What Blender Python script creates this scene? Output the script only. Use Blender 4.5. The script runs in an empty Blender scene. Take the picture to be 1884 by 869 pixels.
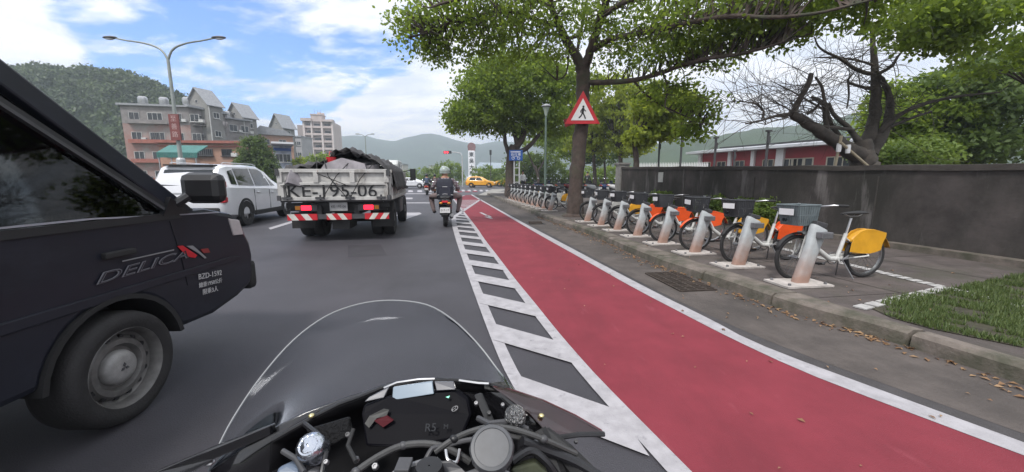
import bpy, math, random
import numpy as np
from mathutils import Vector, Matrix, Euler
R = math.radians
PI = math.pi
rnd = random.Random(7)
scene = bpy.context.scene

# ------------------------------------------------------------------ camera
F, CX, CY, CH = 700.0, 942.0, 434.5, 1.3
PITCH = math.atan(105.5 / F)
cp, sp = math.cos(PITCH), math.sin(PITCH)
cam_d = bpy.data.cameras.new('camera')
cam_d.sensor_width = 36.0
cam_d.lens = 36.0 * F / 1884.0
cam_d.clip_start = 0.02
cam_d.clip_end = 9000
cam = bpy.data.objects.new('camera', cam_d)
scene.collection.objects.link(cam)
cam.location = (0, 0, CH)
cam.rotation_euler = (PI / 2 - PITCH, 0, 0)
scene.camera = cam

# ------------------------------------------------------------------ world
SUN_EL, SUN_AZ = R(56), R(205)      # azimuth clockwise from +Y
def sun_vec():
    return Vector((math.sin(SUN_AZ) * math.cos(SUN_EL), math.cos(SUN_AZ) * math.cos(SUN_EL), math.sin(SUN_EL)))
def ray(px, py):
    u, v = (px - CX) / F, (CY - py) / F
    return Vector((u, cp + v * sp, v * cp - sp))
world = bpy.data.worlds.new('World')
scene.world = world
world.use_nodes = True
nt = world.node_tree
for n in list(nt.nodes): nt.nodes.remove(n)
N = nt.nodes.new; L = nt.links.new
out = N('ShaderNodeOutputWorld'); bg = N('ShaderNodeBackground'); bg.inputs[1].default_value = 0.1
sky = N('ShaderNodeTexSky'); sky.sky_type = 'NISHITA'; sky.sun_disc = False
sky.sun_elevation = SUN_EL; sky.sun_rotation = SUN_AZ
sky.air_density = 1.0; sky.dust_density = 0.6; sky.ozone_density = 2.0
tc = N('ShaderNodeTexCoord')
def vm(op, a, b=None):
    n = N('ShaderNodeVectorMath'); n.operation = op
    for i, x in enumerate((a, b)):
        if x is None: continue
        if isinstance(x, (tuple, list, Vector)): n.inputs[i].default_value = tuple(x)
        elif isinstance(x, (int, float)): n.inputs['Scale'].default_value = x
        else: L(x, n.inputs[i])
    return n
def mm(op, a, b=0.0, c=0.0, clamp=False):
    n = N('ShaderNodeMath'); n.operation = op; n.use_clamp = clamp
    for i, x in enumerate((a, b, c)):
        if isinstance(x, (int, float)): n.inputs[i].default_value = x
        else: L(x, n.inputs[i])
    return n.outputs[0]
D = tc.outputs['Generated']
sep = N('ShaderNodeSeparateXYZ'); L(D, sep.inputs[0])
zc = mm('ADD', mm('MAXIMUM', sep.outputs[2], 0.0), 0.22)
comb = N('ShaderNodeCombineXYZ')
L(mm('DIVIDE', sep.outputs[0], zc), comb.inputs[0]); L(mm('DIVIDE', sep.outputs[1], zc), comb.inputs[1])
rot = N('ShaderNodeMapping'); L(comb.outputs[0], rot.inputs[0]); rot.inputs['Rotation'].default_value = (0, 0, R(38)); rot.inputs['Scale'].default_value = (1.0, 1.5, 1)
ns = N('ShaderNodeTexNoise'); L(rot.outputs[0], ns.inputs['Vector']); ns.inputs['Scale'].default_value = 2.3
ns.inputs['Detail'].default_value = 12; ns.inputs['Roughness'].default_value = 0.58; ns.inputs['Distortion'].default_value = 0.15
bias = None
for (px, py, rad, k) in ((430, 55, .17, .5), (330, 40, .13, .36), (560, 110, .11, .38), (640, 28, .13, .44), (500, 100, .10, .4), (720, 55, .09, .34), (600, 60, .08, .3), (240, 10, .10, .3)):
    d = ray(px, py).normalized()
    dist = vm('DISTANCE', D, d).outputs['Value']
    g = mm('MULTIPLY', mm('POWER', mm('SUBTRACT', 1.0, mm('DIVIDE', dist, rad * 1.7), clamp=True), 1.3), k * 1.3)
    bias = g if bias is None else mm('ADD', bias, g)
cov = mm('SUBTRACT', mm('ADD', ns.outputs[0], 0.395), mm('MINIMUM', bias, 0.365))
mr = N('ShaderNodeMapRange'); mr.interpolation_type = 'SMOOTHSTEP'
L(cov, mr.inputs[0]); mr.inputs[1].default_value = 0.47; mr.inputs[2].default_value = 0.66
ns2 = N('ShaderNodeTexNoise'); L(rot.outputs[0], ns2.inputs['Vector']); ns2.inputs['Scale'].default_value = 2.6
ns2.inputs['Detail'].default_value = 8; ns2.inputs['Roughness'].default_value = 0.5; ns2.inputs['Distortion'].default_value = 0.2
cr = N('ShaderNodeValToRGB'); L(ns2.outputs[0], cr.inputs[0])
cr.color_ramp.elements[0].position = 0.36; cr.color_ramp.elements[0].color = (.68, .74, .86, 1)
cr.color_ramp.elements[1].position = 0.58; cr.color_ramp.elements[1].color = (.97, .97, 1.0, 1)
cs = vm('SCALE', cr.outputs[0], 11.8)
sk = vm('MULTIPLY', sky.outputs[0], (.92, 1.52, 2.35))
mix = N('ShaderNodeMix'); mix.data_type = 'RGBA'
L(mr.outputs[0], mix.inputs[0]); L(sk.outputs[0], mix.inputs[6]); L(cs.outputs[0], mix.inputs[7])
L(mix.outputs[2], bg.inputs[0]); L(bg.outputs[0], out.inputs[0])

sl = bpy.data.lights.new('sun', 'SUN'); sl.energy = 3.0; sl.angle = R(11); sl.color = (1, .965, .92)
so = bpy.data.objects.new('sun', sl); scene.collection.objects.link(so)
so.rotation_euler = (-sun_vec()).to_track_quat('-Z', 'Y').to_euler()
vs = scene.view_settings
vs.view_transform = 'Standard'; vs.look = 'None'; vs.exposure = 0.28; vs.gamma = 1.0; vs.use_curve_mapping = False
scene.cycles.max_bounces = 6; scene.cycles.transparent_max_bounces = 24
scene.cycles.volume_bounces = 0
scene.cycles.use_denoising = True
scene.cycles.caustics_reflective = False; scene.cycles.caustics_refractive = False

# ------------------------------------------------------------------ helpers
C = scene.collection
def G(px, py, z=0.0):
    r = ray(px, py); t = (z - CH) / r.z
    return Vector((r.x * t, r.y * t, z))
def W(px, py, Y):
    r = ray(px, py); t = Y / r.y
    return Vector((r.x * t, Y, CH + r.z * t))

MATS = {}
def mat(name, col, rough=0.6, metal=0.0, var=0.0, scale=8.0, bump=0.0, bscale=60.0, col2=None, spec=0.5, coat=0.0, detail=6, lo=.35, hi=.65, emit=None, estr=0.0):
    if name in MATS: return MATS[name]
    m = bpy.data.materials.new(name); m.use_nodes = True
    t = m.node_tree; b = t.nodes['Principled BSDF']
    b.inputs['Roughness'].default_value = rough; b.inputs['Metallic'].default_value = metal
    b.inputs['Specular IOR Level'].default_value = spec; b.inputs['Coat Weight'].default_value = coat
    b.inputs['Coat Roughness'].default_value = .06
    col = tuple(col)
    if col2 is None: col2 = tuple(min(1, c * (1 - var)) for c in col)
    b.inputs['Base Color'].default_value = col + (1,)
    co = t.nodes.new('ShaderNodeTexCoord')
    if var or col2 != col:
        n = t.nodes.new('ShaderNodeTexNoise'); n.inputs['Scale'].default_value = scale; n.inputs['Detail'].default_value = detail
        n.inputs['Roughness'].default_value = .62
        r = t.nodes.new('ShaderNodeValToRGB'); r.color_ramp.elements[0].position = lo; r.color_ramp.elements[1].position = hi
        r.color_ramp.elements[0].color = tuple(col2) + (1,); r.color_ramp.elements[1].color = col + (1,)
        t.links.new(co.outputs['Object'], n.inputs['Vector']); t.links.new(n.outputs[0], r.inputs[0]); t.links.new(r.outputs[0], b.inputs['Base Color'])
        m['ramp'] = r.name
    if bump:
        n2 = t.nodes.new('ShaderNodeTexNoise'); n2.inputs['Scale'].default_value = bscale; n2.inputs['Detail'].default_value = 4
        bp = t.nodes.new('ShaderNodeBump'); bp.inputs['Strength'].default_value = bump; bp.inputs['Distance'].default_value = .01
        t.links.new(co.outputs['Object'], n2.inputs['Vector']); t.links.new(n2.outputs[0], bp.inputs['Height']); t.links.new(bp.outputs[0], b.inputs['Normal'])
    if emit:
        b.inputs['Emission Color'].default_value = tuple(emit) + (1,); b.inputs['Emission Strength'].default_value = estr
    MATS[name] = m
    return m
def add_layer(m, col, scale, lo, hi, stretch=(1, 1, 1), amount=1.0, detail=8):
    """a second noise-driven colour (dirt, moss, patches) over a material's base colour"""
    t = m.node_tree; b = t.nodes['Principled BSDF']
    co = t.nodes.new('ShaderNodeTexCoord'); mp = t.nodes.new('ShaderNodeMapping'); mp.inputs['Scale'].default_value = stretch
    mp.inputs['Location'].default_value = (scale * 3.1, scale, 7)
    n = t.nodes.new('ShaderNodeTexNoise'); n.inputs['Scale'].default_value = scale; n.inputs['Detail'].default_value = detail; n.inputs['Roughness'].default_value = .65
    r = t.nodes.new('ShaderNodeMapRange'); r.inputs[1].default_value = lo; r.inputs[2].default_value = hi; r.inputs[4].default_value = amount
    mx = t.nodes.new('ShaderNodeMix'); mx.data_type = 'RGBA'
    t.links.new(co.outputs['Object'], mp.inputs[0]); t.links.new(mp.outputs[0], n.inputs['Vector']); t.links.new(n.outputs[0], r.inputs[0]); t.links.new(r.outputs[0], mx.inputs[0])
    src = b.inputs['Base Color']
    if src.is_linked: t.links.new(src.links[0].from_socket, mx.inputs[6])
    else: mx.inputs[6].default_value = src.default_value
    mx.inputs[7].default_value = tuple(col) + (1,)
    t.links.new(mx.outputs[2], b.inputs['Base Color'])
    return m

class MB:
    def __init__(s): s.v = []; s.f = []; s.m = []; s.cur = 0
    def add(s, vs, fs, mi=None):
        o = len(s.v); s.v += [tuple(x) for x in vs]; s.f += [tuple(i + o for i in f) for f in fs]; s.m += [s.cur if mi is None else mi] * len(fs); return s
    def box(s, c, d, rz=0, M=None, mi=None, taper=1.0):
        x, y, z = d[0] / 2, d[1] / 2, d[2] / 2
        vs = [Vector((a * x * (taper if e > 0 else 1), b * y * (taper if e > 0 else 1), e * z)) for e in (-1, 1) for b in (-1, 1) for a in (-1, 1)]
        T = Matrix.Translation(c) @ (M if M is not None else Matrix.Rotation(rz, 4, 'Z'))
        return s.add([T @ v for v in vs], [(0, 2, 3, 1), (4, 5, 7, 6), (0, 1, 5, 4), (2, 6, 7, 3), (0, 4, 6, 2), (1, 3, 7, 5)], mi)
    def poly(s, pts, mi=None): return s.add(pts, [tuple(range(len(pts)))], mi)
    def prism(s, pts, vec, mi=None):
        """closed solid: polygon pts (3D) swept by vec"""
        n = len(pts); vec = Vector(vec); a = [Vector(p) for p in pts]; b = [p + vec for p in a]
        fs = [tuple(range(n))[::-1], tuple(range(n, 2 * n))] + [(i, (i + 1) % n, n + (i + 1) % n, n + i) for i in range(n)]
        return s.add(a + b, fs, mi)
    def tube(s, pts, r, seg=8, caps=True, mi=None, flat=1.0):
        pts = [Vector(p) for p in pts]; n = len(pts)
        if not isinstance(r, (list, tuple)): r = [r] * n
        vs = []; prev = None
        for i, p in enumerate(pts):
            t = (pts[min(i + 1, n - 1)] - pts[max(i - 1, 0)])
            if t.length < 1e-9: t = Vector((0, 0, 1))
            t.normalize()
            if prev is None:
                a = Vector((0, 0, 1)) if abs(t.z) < .9 else Vector((1, 0, 0))
                u = t.cross(a).normalized()
            else:
                u = (prev - t * prev.dot(t)); u = u.normalized() if u.length > 1e-6 else t.orthogonal().normalized()
            prev = u; w = t.cross(u)
            for k in range(seg):
                a = 2 * PI * k / seg; vs.append(p + u * math.cos(a) * r[i] + w * math.sin(a) * r[i] * flat)
        fs = [(i * seg + k, i * seg + (k + 1) % seg, (i + 1) * seg + (k + 1) % seg, (i + 1) * seg + k) for i in range(n - 1) for k in range(seg)]
        if caps: fs += [tuple(range(seg))[::-1], tuple((n - 1) * seg + k for k in range(seg))]
        return s.add(vs, fs, mi)
    def lathe(s, prof, c=(0, 0, 0), axis='Z', seg=24, mi=None, closed=False, M=None):
        """prof: (radius, height) pairs round the axis"""
        vs = []
        for (r, h) in prof:
            for k in range(seg):
                a = 2 * PI * k / seg; x, y = r * math.cos(a), r * math.sin(a)
                vs.append(Vector({'Z': (x, y, h), 'Y': (x, h, y), 'X': (h, x, y)}[axis]))
        T = Matrix.Translation(c) @ (M if M is not None else Matrix())
        vs = [T @ v for v in vs]
        n = len(prof); rng = range(n if closed else n - 1)
        fs = [(i * seg + k, i * seg + (k + 1) % seg, ((i + 1) % n) * seg + (k + 1) % seg, ((i + 1) % n) * seg + k) for i in rng for k in range(seg)]
        return s.add(vs, fs, mi)
    def sphere(s, c, r, seg=16, mi=None, rings=9, M=None, a0=-PI/2, a1=PI/2):
        if not isinstance(r, (tuple, list)): r = (r, r, r)
        prof = [(math.cos(a0 + (a1-a0) * i / rings) , math.sin(a0 + (a1-a0) * i / rings)) for i in range(rings + 1)]
        T = Matrix.Translation(c) @ (M if M is not None else Matrix()) @ Matrix.Diagonal((r[0], r[1], r[2], 1))
        return s.lathe([(max(p[0], 1e-4), p[1]) for p in prof], (0, 0, 0), 'Z', seg, mi, M=T)
    def loft(s, rings, close=True, caps=True, mi=None):
        n = len(rings[0]); vs = [p for r in rings for p in r]; m = len(rings)
        kk = n if close else n - 1
        fs = [(i * n + k, i * n + (k + 1) % n, (i + 1) * n + (k + 1) % n, (i + 1) * n + k) for i in range(m - 1) for k in range(kk)]
        if caps: fs += [tuple(range(n))[::-1], tuple((m - 1) * n + k for k in range(n))]
        return s.add(vs, fs, mi)
    def build(s, name, mats, parent=None, smooth=False, bevel=0.0, subsurf=0, solid=0.0, angle=35):
        me = bpy.data.meshes.new(name); me.from_pydata(s.v, [], s.f)
        if not isinstance(mats, (list, tuple)): mats = [mats]
        for m in mats: me.materials.append(m)
        me.polygons.foreach_set('material_index', s.m)
        if smooth: me.polygons.foreach_set('use_smooth', [True] * len(s.f))
        me.update()
        if smooth and angle < 180:
            try: me.set_sharp_from_angle(angle=R(angle))
            except Exception: pass
        import bmesh
        bm = bmesh.new(); bm.from_mesh(me); bmesh.ops.recalc_face_normals(bm, faces=bm.faces)
        bm.to_mesh(me); bm.free()
        o = bpy.data.objects.new(name, me); C.objects.link(o)
        if parent is not None: o.parent = parent
        if solid:
            md = o.modifiers.new('solid', 'SOLIDIFY'); md.thickness = solid; md.offset = 0
        if bevel:
            md = o.modifiers.new('bevel', 'BEVEL'); md.width = bevel; md.segments = 2; md.limit_method = 'ANGLE'; md.angle_limit = R(40)
        if subsurf:
            md = o.modifiers.new('sub', 'SUBSURF'); md.levels = subsurf; md.render_levels = subsurf
        return o
LABELS = set()
def tag(o, label, cat, group=None, kind=None):
    o['label'] = label; o['category'] = cat
    if group: o['group'] = group
    if kind: o['kind'] = kind
    return o
def thing(name, label, cat, loc=(0, 0, 0), rz=0, group=None):
    o = bpy.data.objects.new(name, None); C.objects.link(o)
    o.empty_display_size = .2; o.location = loc; o.rotation_euler = (0, 0, rz)
    return tag(o, label, cat, group)
def struct(o):
    o['kind'] = 'structure'; return o
def kids(o): return [x for x in bpy.data.objects if x.parent is o]
def copy_tree(o, parent=None):
    c = o.copy(); C.objects.link(c)
    if parent is not None: c.parent = parent
    for ch in o.children: copy_tree(ch, c)
    return c
def dup(o, loc, rz, label, group=None, sc=None):
    c = copy_tree(o); c.location = loc; c.rotation_euler = (0, 0, rz); c['label'] = label
    if group: c['group'] = group
    if sc: c.scale = sc
    return c
_dg = None
def text(name, body, size, m, parent, origin, right, up, ext=.002, outline=0.0, align='CENTER', sx=1.0, shear=0.0):
    """text as mesh; origin = centre, lying in the plane of right x up"""
    cu = bpy.data.curves.new(name, 'FONT'); cu.body = body; cu.size = size; cu.extrude = ext; cu.align_x = align; cu.align_y = 'CENTER'
    cu.resolution_u = 3; cu.shear = shear
    cu.offset = outline
    t = bpy.data.objects.new(name, cu); C.objects.link(t)
    bpy.context.view_layer.update()
    dg = bpy.context.evaluated_depsgraph_get()
    me = bpy.data.meshes.new_from_object(t.evaluated_get(dg))
    bpy.data.objects.remove(t); bpy.data.curves.remove(cu)
    me.name = name; me.materials.clear(); me.materials.append(m)
    o = bpy.data.objects.new(name, me); C.objects.link(o)
    r = Vector(right).normalized(); u = Vector(up).normalized(); u = (u - r * u.dot(r)).normalized(); n = r.cross(u)
    Mx = Matrix((r * sx, u, n)).transposed().to_4x4(); Mx.translation = Vector(origin)
    me.transform(Mx)
    if parent is not None: o.parent = parent
    return o
def wedge_text_box(o): return o
# ------------------------------------------------------------------ materials
M_asph = add_layer(mat('asphalt', (.058, .055, .065), .62, var=.30, scale=.9, bump=.55, bscale=160), (.040, .040, .046), .35, .50, .75, (1, .35, 1), .55)
add_layer(M_asph, (.125, .12, .13), 150, .60, .70, amount=.55)
add_layer(M_asph, (.030, .029, .033), 60, .58, .70, amount=.7)
add_layer(M_asph, (.095, .090, .10), 24, .62, .72, amount=.35)
add_layer(M_asph, (.033, .032, .037), 2.4, .58, .70, (1, .25, 1), amount=.45)
M_asph2 = add_layer(mat('asphalt_patch', (.066, .060, .062), .8, var=.35, scale=4, bump=.5, bscale=150), (.035, .033, .035), 1.4, .5, .7)
M_red = add_layer(mat('red_lane_paint', (.215, .032, .047), .78, spec=.3, var=.20, scale=2.2, bump=.30, bscale=170), (.13, .022, .032), .8, .50, .70, (1.6, .35, 1), .75)
add_layer(M_red, (.12, .03, .04), 60, .62, .72, amount=.55)
add_layer(M_red, (.30, .075, .095), 5, .62, .76, (1.4, .4, 1), amount=.5)
M_white = add_layer(mat('road_white', (.40, .385, .405), .6, var=.25, scale=9, bump=.25, bscale=120), (.16, .155, .165), 14, .60, .72, (1, 1, 1), .75)
M_gutter = add_layer(mat('gutter_concrete', (.105, .088, .080), .85, var=.4, scale=3, bump=.6, bscale=60), (.040, .034, .031), .9, .42, .62, (1, .5, 1), .8)
M_kerb = add_layer(mat('kerb_concrete', (.19, .160, .138), .88, var=.4, scale=6, bump=.6, bscale=50), (.050, .052, .032), 2.2, .42, .60, (1, 1, 1), .85)
M_pave = add_layer(mat('pavement_concrete', (.105, .086, .080), .88, var=.45, scale=2.5, bump=.6, bscale=45), (.055, .052, .036), 1.1, .50, .66, (1, 1, 1), .8)
M_earth = add_layer(mat('earth', (.11, .10, .06), .95, var=.4, scale=.6, bump=.4), (.05, .085, .025), .25, .42, .55)
M_wall = add_layer(add_layer(mat('old_wall_concrete', (.075, .064, .060), .9, var=.55, scale=2.2, bump=.6, bscale=25), (.020, .019, .015), .8, .42, .60, (1, 1, .35), .9), (.22, .205, .20), 1.7, .57, .70, (1.5, 1.5, .25), .6)
M_walltop = mat('wall_top_dark', (.06, .052, .046), .9, var=.4, scale=5, bump=.4)
M_bark = add_layer(mat('bark', (.085, .062, .052), .9, var=.45, scale=7, bump=1.0, bscale=22), (.05, .058, .035), 2, .52, .7)
M_bark2 = mat('grey_bark', (.085, .072, .062), .9, var=.5, scale=6, bump=.9, bscale=20)
M_black = mat('black_plastic', (.012, .012, .014), .38, var=.3, scale=6)
M_blackm = mat('matt_black', (.018, .018, .019), .7, var=.3, scale=12)
M_rubber = mat('rubber', (.021, .020, .021), .78, var=.35, scale=10, bump=.3, bscale=80)
M_grey = mat('grey_paint', (.25, .25, .26), .5, var=.2, scale=6)
M_dgrey = mat('dark_grey', (.06, .06, .065), .5, var=.25, scale=8)
M_silver = mat('silver_metal', (.55, .55, .56), .3, 1.0, var=.15, scale=10)
M_steel = mat('dull_steel', (.26, .26, .27), .5, .7, var=.3, scale=12)
M_chrome = mat('chrome', (.85, .86, .88), .04, 1.0)
M_glassd = mat('dark_glass', (.014, .017, .02), .05, spec=.8)
M_pglass = mat('window_pane', (.035, .042, .05), .12, var=.5, scale=2, spec=.7)
M_pole = mat('galvanised_pole', (.36, .37, .38), .5, .3, var=.25, scale=3)
M_signred = mat('sign_red', (.50, .015, .025), .45, var=.12, scale=10)
M_signwhite = mat('sign_white', (.72, .72, .73), .45, var=.08, scale=10)
M_signblack = mat('sign_black', (.012, .012, .014), .5)
M_blue = mat('sign_blue', (.012, .075, .30), .4, var=.15, scale=8)

# ------------------------------------------------------------------ ground lines, unprojected from the photograph on to z = 0
def chaikin(p, n=2):
    for _ in range(n):
        q = [p[0]]
        for a, b in zip(p, p[1:]): q += [a * .75 + b * .25, a * .25 + b * .75]
        p = q + [p[-1]]
    return p
class Line:
    def __init__(s, px, z=0.0):
        pts = [G(x, y, z) for x, y in px]
        pts.sort(key=lambda p: -p.y)
        d = (pts[-1] - pts[-2]); d.normalize()
        a = pts[-1]
        if a.y > -6: pts.append(a + d * 3.0); pts.append(a + (d * .35 + Vector((0, -1, 0)) * .65).normalized() * 10.5)
        pts = chaikin(pts, 2)
        pts.sort(key=lambda p: p.y)
        s.Y = [p.y for p in pts]; s.X = [p.x for p in pts]
    def x(s, y): return float(np.interp(y, s.Y, s.X))
    def p(s, y, z=0.0, off=0.0): return Vector((s.x(y) + off, y, z))
LL = Line([(831, 400), (831, 414), (838, 440), (846.6, 466.7), (866.7, 524.7), (872, 540), (896.8, 608), (920.8, 669), (945, 717), (1000, 800), (1045, 869)])
RLl = Line([(833, 367), (840, 376), (856, 397.5), (883.6, 440), (890.9, 452), (916.6, 484.4), (936, 516.6), (966.6, 560), (1020, 630), (1074.5, 700), (1225, 869)])
RLr = Line([(836, 367), (843, 376), (878, 420), (890.5, 440), (915, 471.5), (948.9, 516.6), (985, 560), (1020, 604.5), (1059, 650.5), (1103, 700), (1270, 869)])
OLl = Line([(864, 357), (871, 362), (913.5, 386), (959.6, 413.6), (1004.5, 440), (1100, 493.4), (1161, 529), (1297, 600), (1314.8, 609.8), (1471.5, 686), (1714, 777.6)])
OLr = Line([(867, 357), (875, 362), (918, 386), (965, 412), (1010, 435.5), (1193, 533.5), (1329, 600), (1386, 634), (1714, 755)])
DSr = Line([(869, 357), (878, 362), (922, 386), (970, 411), (1016, 434), (1200, 532), (1279, 569.5), (1426.7, 636.6), (1714, 739.6)])
KB = Line([(893, 357), (913.6, 366.5), (954, 383.7), (1010, 406.7), (1092, 434.5), (1193, 483), (1301.5, 519.7), (1464, 581), (1603, 618), (1714, 654.7)])
KT = Line([(897, 354), (917, 362), (959.6, 374.5), (1010, 394.4), (1069, 412), (1350, 503), (1489, 546), (1628.5, 589), (1714, 616.7)], .13)
def sheet(name, A, B, y0, y1, z, m, n=160, kind='structure'):
    mb = MB(); ys = [y0 + (y1 - y0) * (i / n) ** 1.6 for i in range(n + 1)]
    for i in range(n):
        a, b = ys[i], ys[i + 1]
        mb.add([(A(a), a, z), (B(a), a, z), (B(b), b, z), (A(b), b, z)], [(0, 1, 2, 3)])
    o = mb.build(name, m); o['kind'] = kind; return o
YEND = 31.5
mb = MB(); mb.add([(-3000, -600, -.03), (3000, -600, -.03), (3000, 4000, -.03), (-3000, 4000, -.03)], [(0, 1, 2, 3)]); struct(mb.build('ground', M_earth))
mb = MB()
nx, ny = 60, 60
mb.add([(-40, -14, 0), (60, -14, 0), (60, 78, 0), (-40, 78, 0)], [(0, 1, 2, 3)])
struct(mb.build('road', M_asph))
sheet('bike_lane', RLr.x, OLl.x, -7, 30.5, .008, M_red)
sheet('lane_line', LL.x, lambda y: LL.x(y) + .075 + .07 * min(1, max(0, y / 12)), -7, 24, .010, M_white)
sheet('lane_line', lambda y: RLl.x(y), RLr.x, -7, 30, .010, M_white)
sheet('lane_line', OLl.x, OLr.x, -7, 31.5, .010, M_white)
sheet('asphalt_edge', OLr.x, DSr.x, -7, 31.5, .006, M_asph2)
sheet('gutter', DSr.x, lambda y: KB.x(y) + .05, -7, YEND, .007, M_gutter)
# hatch bars
mb = MB()
LLr = lambda y: LL.x(y) + .06
B0, B1 = G(922.6, 597), G(1021, 631)          # upper edge of one bar, its ends
step = .915; skew = (B1.y - B0.y)
for i in range(-1, 25):
    y = B0.y + i * step
    xl = LLr(y); w = .36
    xr = RLl.x(y + skew) + .03
    if y > 24: break
    pts = [(xl, y), (xr, y + skew), (xr + .05, y + skew - w), (xl + .03, y - w)]
    sub = 6
    mb.add([(p[0], p[1], .014) for p in pts], [(0, 1, 2, 3)])
struct(mb.build('hatch_markings', M_white))
# other markings
mb = MB()
def quadG(pts, z=.006): mb.add([tuple(G(*p))[:2] + (z,) for p in pts], [tuple(range(len(pts)))])
quadG([(494, 420), (498, 423), (556, 405), (552, 402.5)])
quadG([(690, 374.5), (800, 374.5), (800, 373.0), (690, 373.0)])
quadG([(690, 357.5), (820, 357.5), (820, 356.3), (690, 356.3)])
quadG([(735, 392), (772, 391.5), (776, 394), (744, 405), (748, 397), (728, 398)])
quadG([(744, 364), (759, 364), (759, 367), (744, 367)])
# crossing ahead: zebra stripes and the white hatched box over the red lane
for i in range(9):
    x0 = 700 + i * 17; quadG([(x0, 350.5), (x0 + 8, 350.5), (x0 + 9, 353.8), (x0, 353.8)])
for i in range(8):
    x0 = 838 + i * 11; quadG([(x0, 349.5), (x0 + 5, 349.5), (x0 + 7, 352.5), (x0 + 1, 352.5)])
struct(mb.build('road_markings', M_white))
mb = MB()
for (a, b) in ((842, 354.3), (856, 354.3), (870, 353.6)):
    p = [G(a, b), G(a + 9, b), G(a + 8, b - 2), G(a - 1, b - 2)]
    mb.add([(q.x, q.y, .012) for q in p], [(0, 1, 2, 3)])
struct(mb.build('red_crossing_patches', M_red))
mb = MB()
p = [G(880, 359), G(893, 360), G(926, 351), G(1000, 349.5), G(1000, 346.5), G(905, 348.5)]
mb.add([(q.x, q.y, .009) for q in p], [tuple(range(6))])
struct(mb.build('corner_apron', mat('pale_concrete', (.30, .285, .26), .85, var=.3, scale=1.5)))
# bicycle symbol scraped in the red lane
mb = MB()
for (a, b) in (((884, 391.8), (897, 398)), ((893, 399.5), (905, 403.2)), ((897, 397), (903, 401))):
    p, q = G(*a), G(*b); d = (q - p).normalized(); n = Vector((-d.y, d.x, 0)) * .05
    mb.add([(v.x, v.y, .013) for v in (p + n, p - n, q - n, q + n)], [(0, 1, 2, 3)])
struct(mb.build('lane_symbol', M_white))
# kerb: stones with gaps
KZ = .13
mb = MB()
y = -7.0; k = 0
while y < YEND - .3:
    ln = .98; n = 4
    ys = [y + .012 + (ln - .024) * i / n for i in range(n + 1)]
    rings = []
    h = KZ + rnd.uniform(-.006, .008); o = rnd.uniform(-.008, .008)
    for yy in ys:
        xb = KB.x(yy) + o; wdt = max(.13, KT.x(yy) - xb - .02)
        rings.append([(xb, yy, -.01), (xb + .012, yy, h * .78), (xb + .05, yy, h), (xb + wdt, yy, h + .004), (xb + wdt, yy, -.01)])
    mb.loft(rings)
    y += ln
struct(mb.build('kerb', M_kerb, smooth=True, angle=30))
# pavement behind the kerb
WALLP0 = G(1714, 466, .12)
wdir = Vector((-.2, .98, 0)).normalized()
wn = Vector((wdir.y, -wdir.x, 0))
mb = MB(); n = 90
ys = [-7 + (YEND + 7) * i / n for i in range(n + 1)]
for i in range(n):
    a, b = ys[i], ys[i + 1]
    mb.add([(KB.x(a) + .14, a, KZ - .004), (40, a, KZ - .004), (40, b, KZ - .004), (KB.x(b) + .14, b, KZ - .004)], [(0, 1, 2, 3)])
struct(mb.build('pavement', M_pave))
# rounded corner at the far end
mb = MB(); arc = []
xk = KB.x(YEND) + .02
for i in range(13):
    a = PI - PI / 2 * i / 12; arc.append((xk + 6 + 6 * math.cos(a), YEND + 6 * math.sin(a)))
arc.append((40, YEND + 6)); arc.append((40, YEND)); 
mb.prism([(x, yy, -.01) for x, yy in arc], (0, 0, KZ + .006))
struct(mb.build('pavement_corner', mat('pale_concrete', (0, 0, 0))))
# earth strip with leaf litter along the kerb near the tree, drain strip, marking blocks
mb = MB()
a, b = G(1480, 468, KZ), G(1714, 524, KZ)
d = (b - a).normalized(); nn = Vector((-d.y, d.x, 0))
a = a - d * 3.5; b = b + d * 4; LN = (b - a).length
i = 0
while i * .11 < LN:
    p = a + d * i * .11
    mb.box((p.x, p.y, KZ + .004), (.075, .13, .006), math.atan2(d.y, d.x)); i += 1
struct(mb.build('drain_strip', mat('strip_white', (.46, .45, .44), .7, var=.3, scale=12)))
mb = MB()
p0, p1 = G(1585, 566, KZ), G(1714, 536, KZ); d2 = (p1 - p0).normalized()
for i in range(9):
    p = p0 + d2 * i * .19
    mb.box((p.x + .02, p.y, KZ + .006), (.14, .10, .012), math.atan2(d2.y, d2.x))
struct(mb.build('edge_blocks', mat('strip_white', (0, 0, 0))))
mb = MB()
for k in range(22):
    yy = -2 + k * 1.5; mb.box((KB.x(yy) + .2 + 4.2, yy + .3, KZ - .003), (8.0, .014, .004), .16)
for off in (1.35, 3.1):
    for k in range(40):
        y0_ = -4 + k * .8; mb.add([(KB.x(y0_) + off, y0_, KZ), (KB.x(y0_) + off + .014, y0_, KZ), (KB.x(y0_ + .8) + off + .014, y0_ + .8, KZ), (KB.x(y0_ + .8) + off, y0_ + .8, KZ)], [(0, 1, 2, 3)])
struct(mb.build('pavement_joints', mat('joint_dark', (.045, .038, .034), .9)))
# old asphalt repairs and a long seam
mb = MB()
for pts in ([(640, 452), (700, 450), (712, 470), (640, 474)],):
    mb.add([tuple(G(*p))[:2] + (.004,) for p in pts], [(0, 1, 2, 3)])
struct(mb.build('asphalt_repairs', mat('asphalt_repair', (.043, .042, .049), .7, var=.3, scale=3, bump=.6, bscale=120)))
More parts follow.
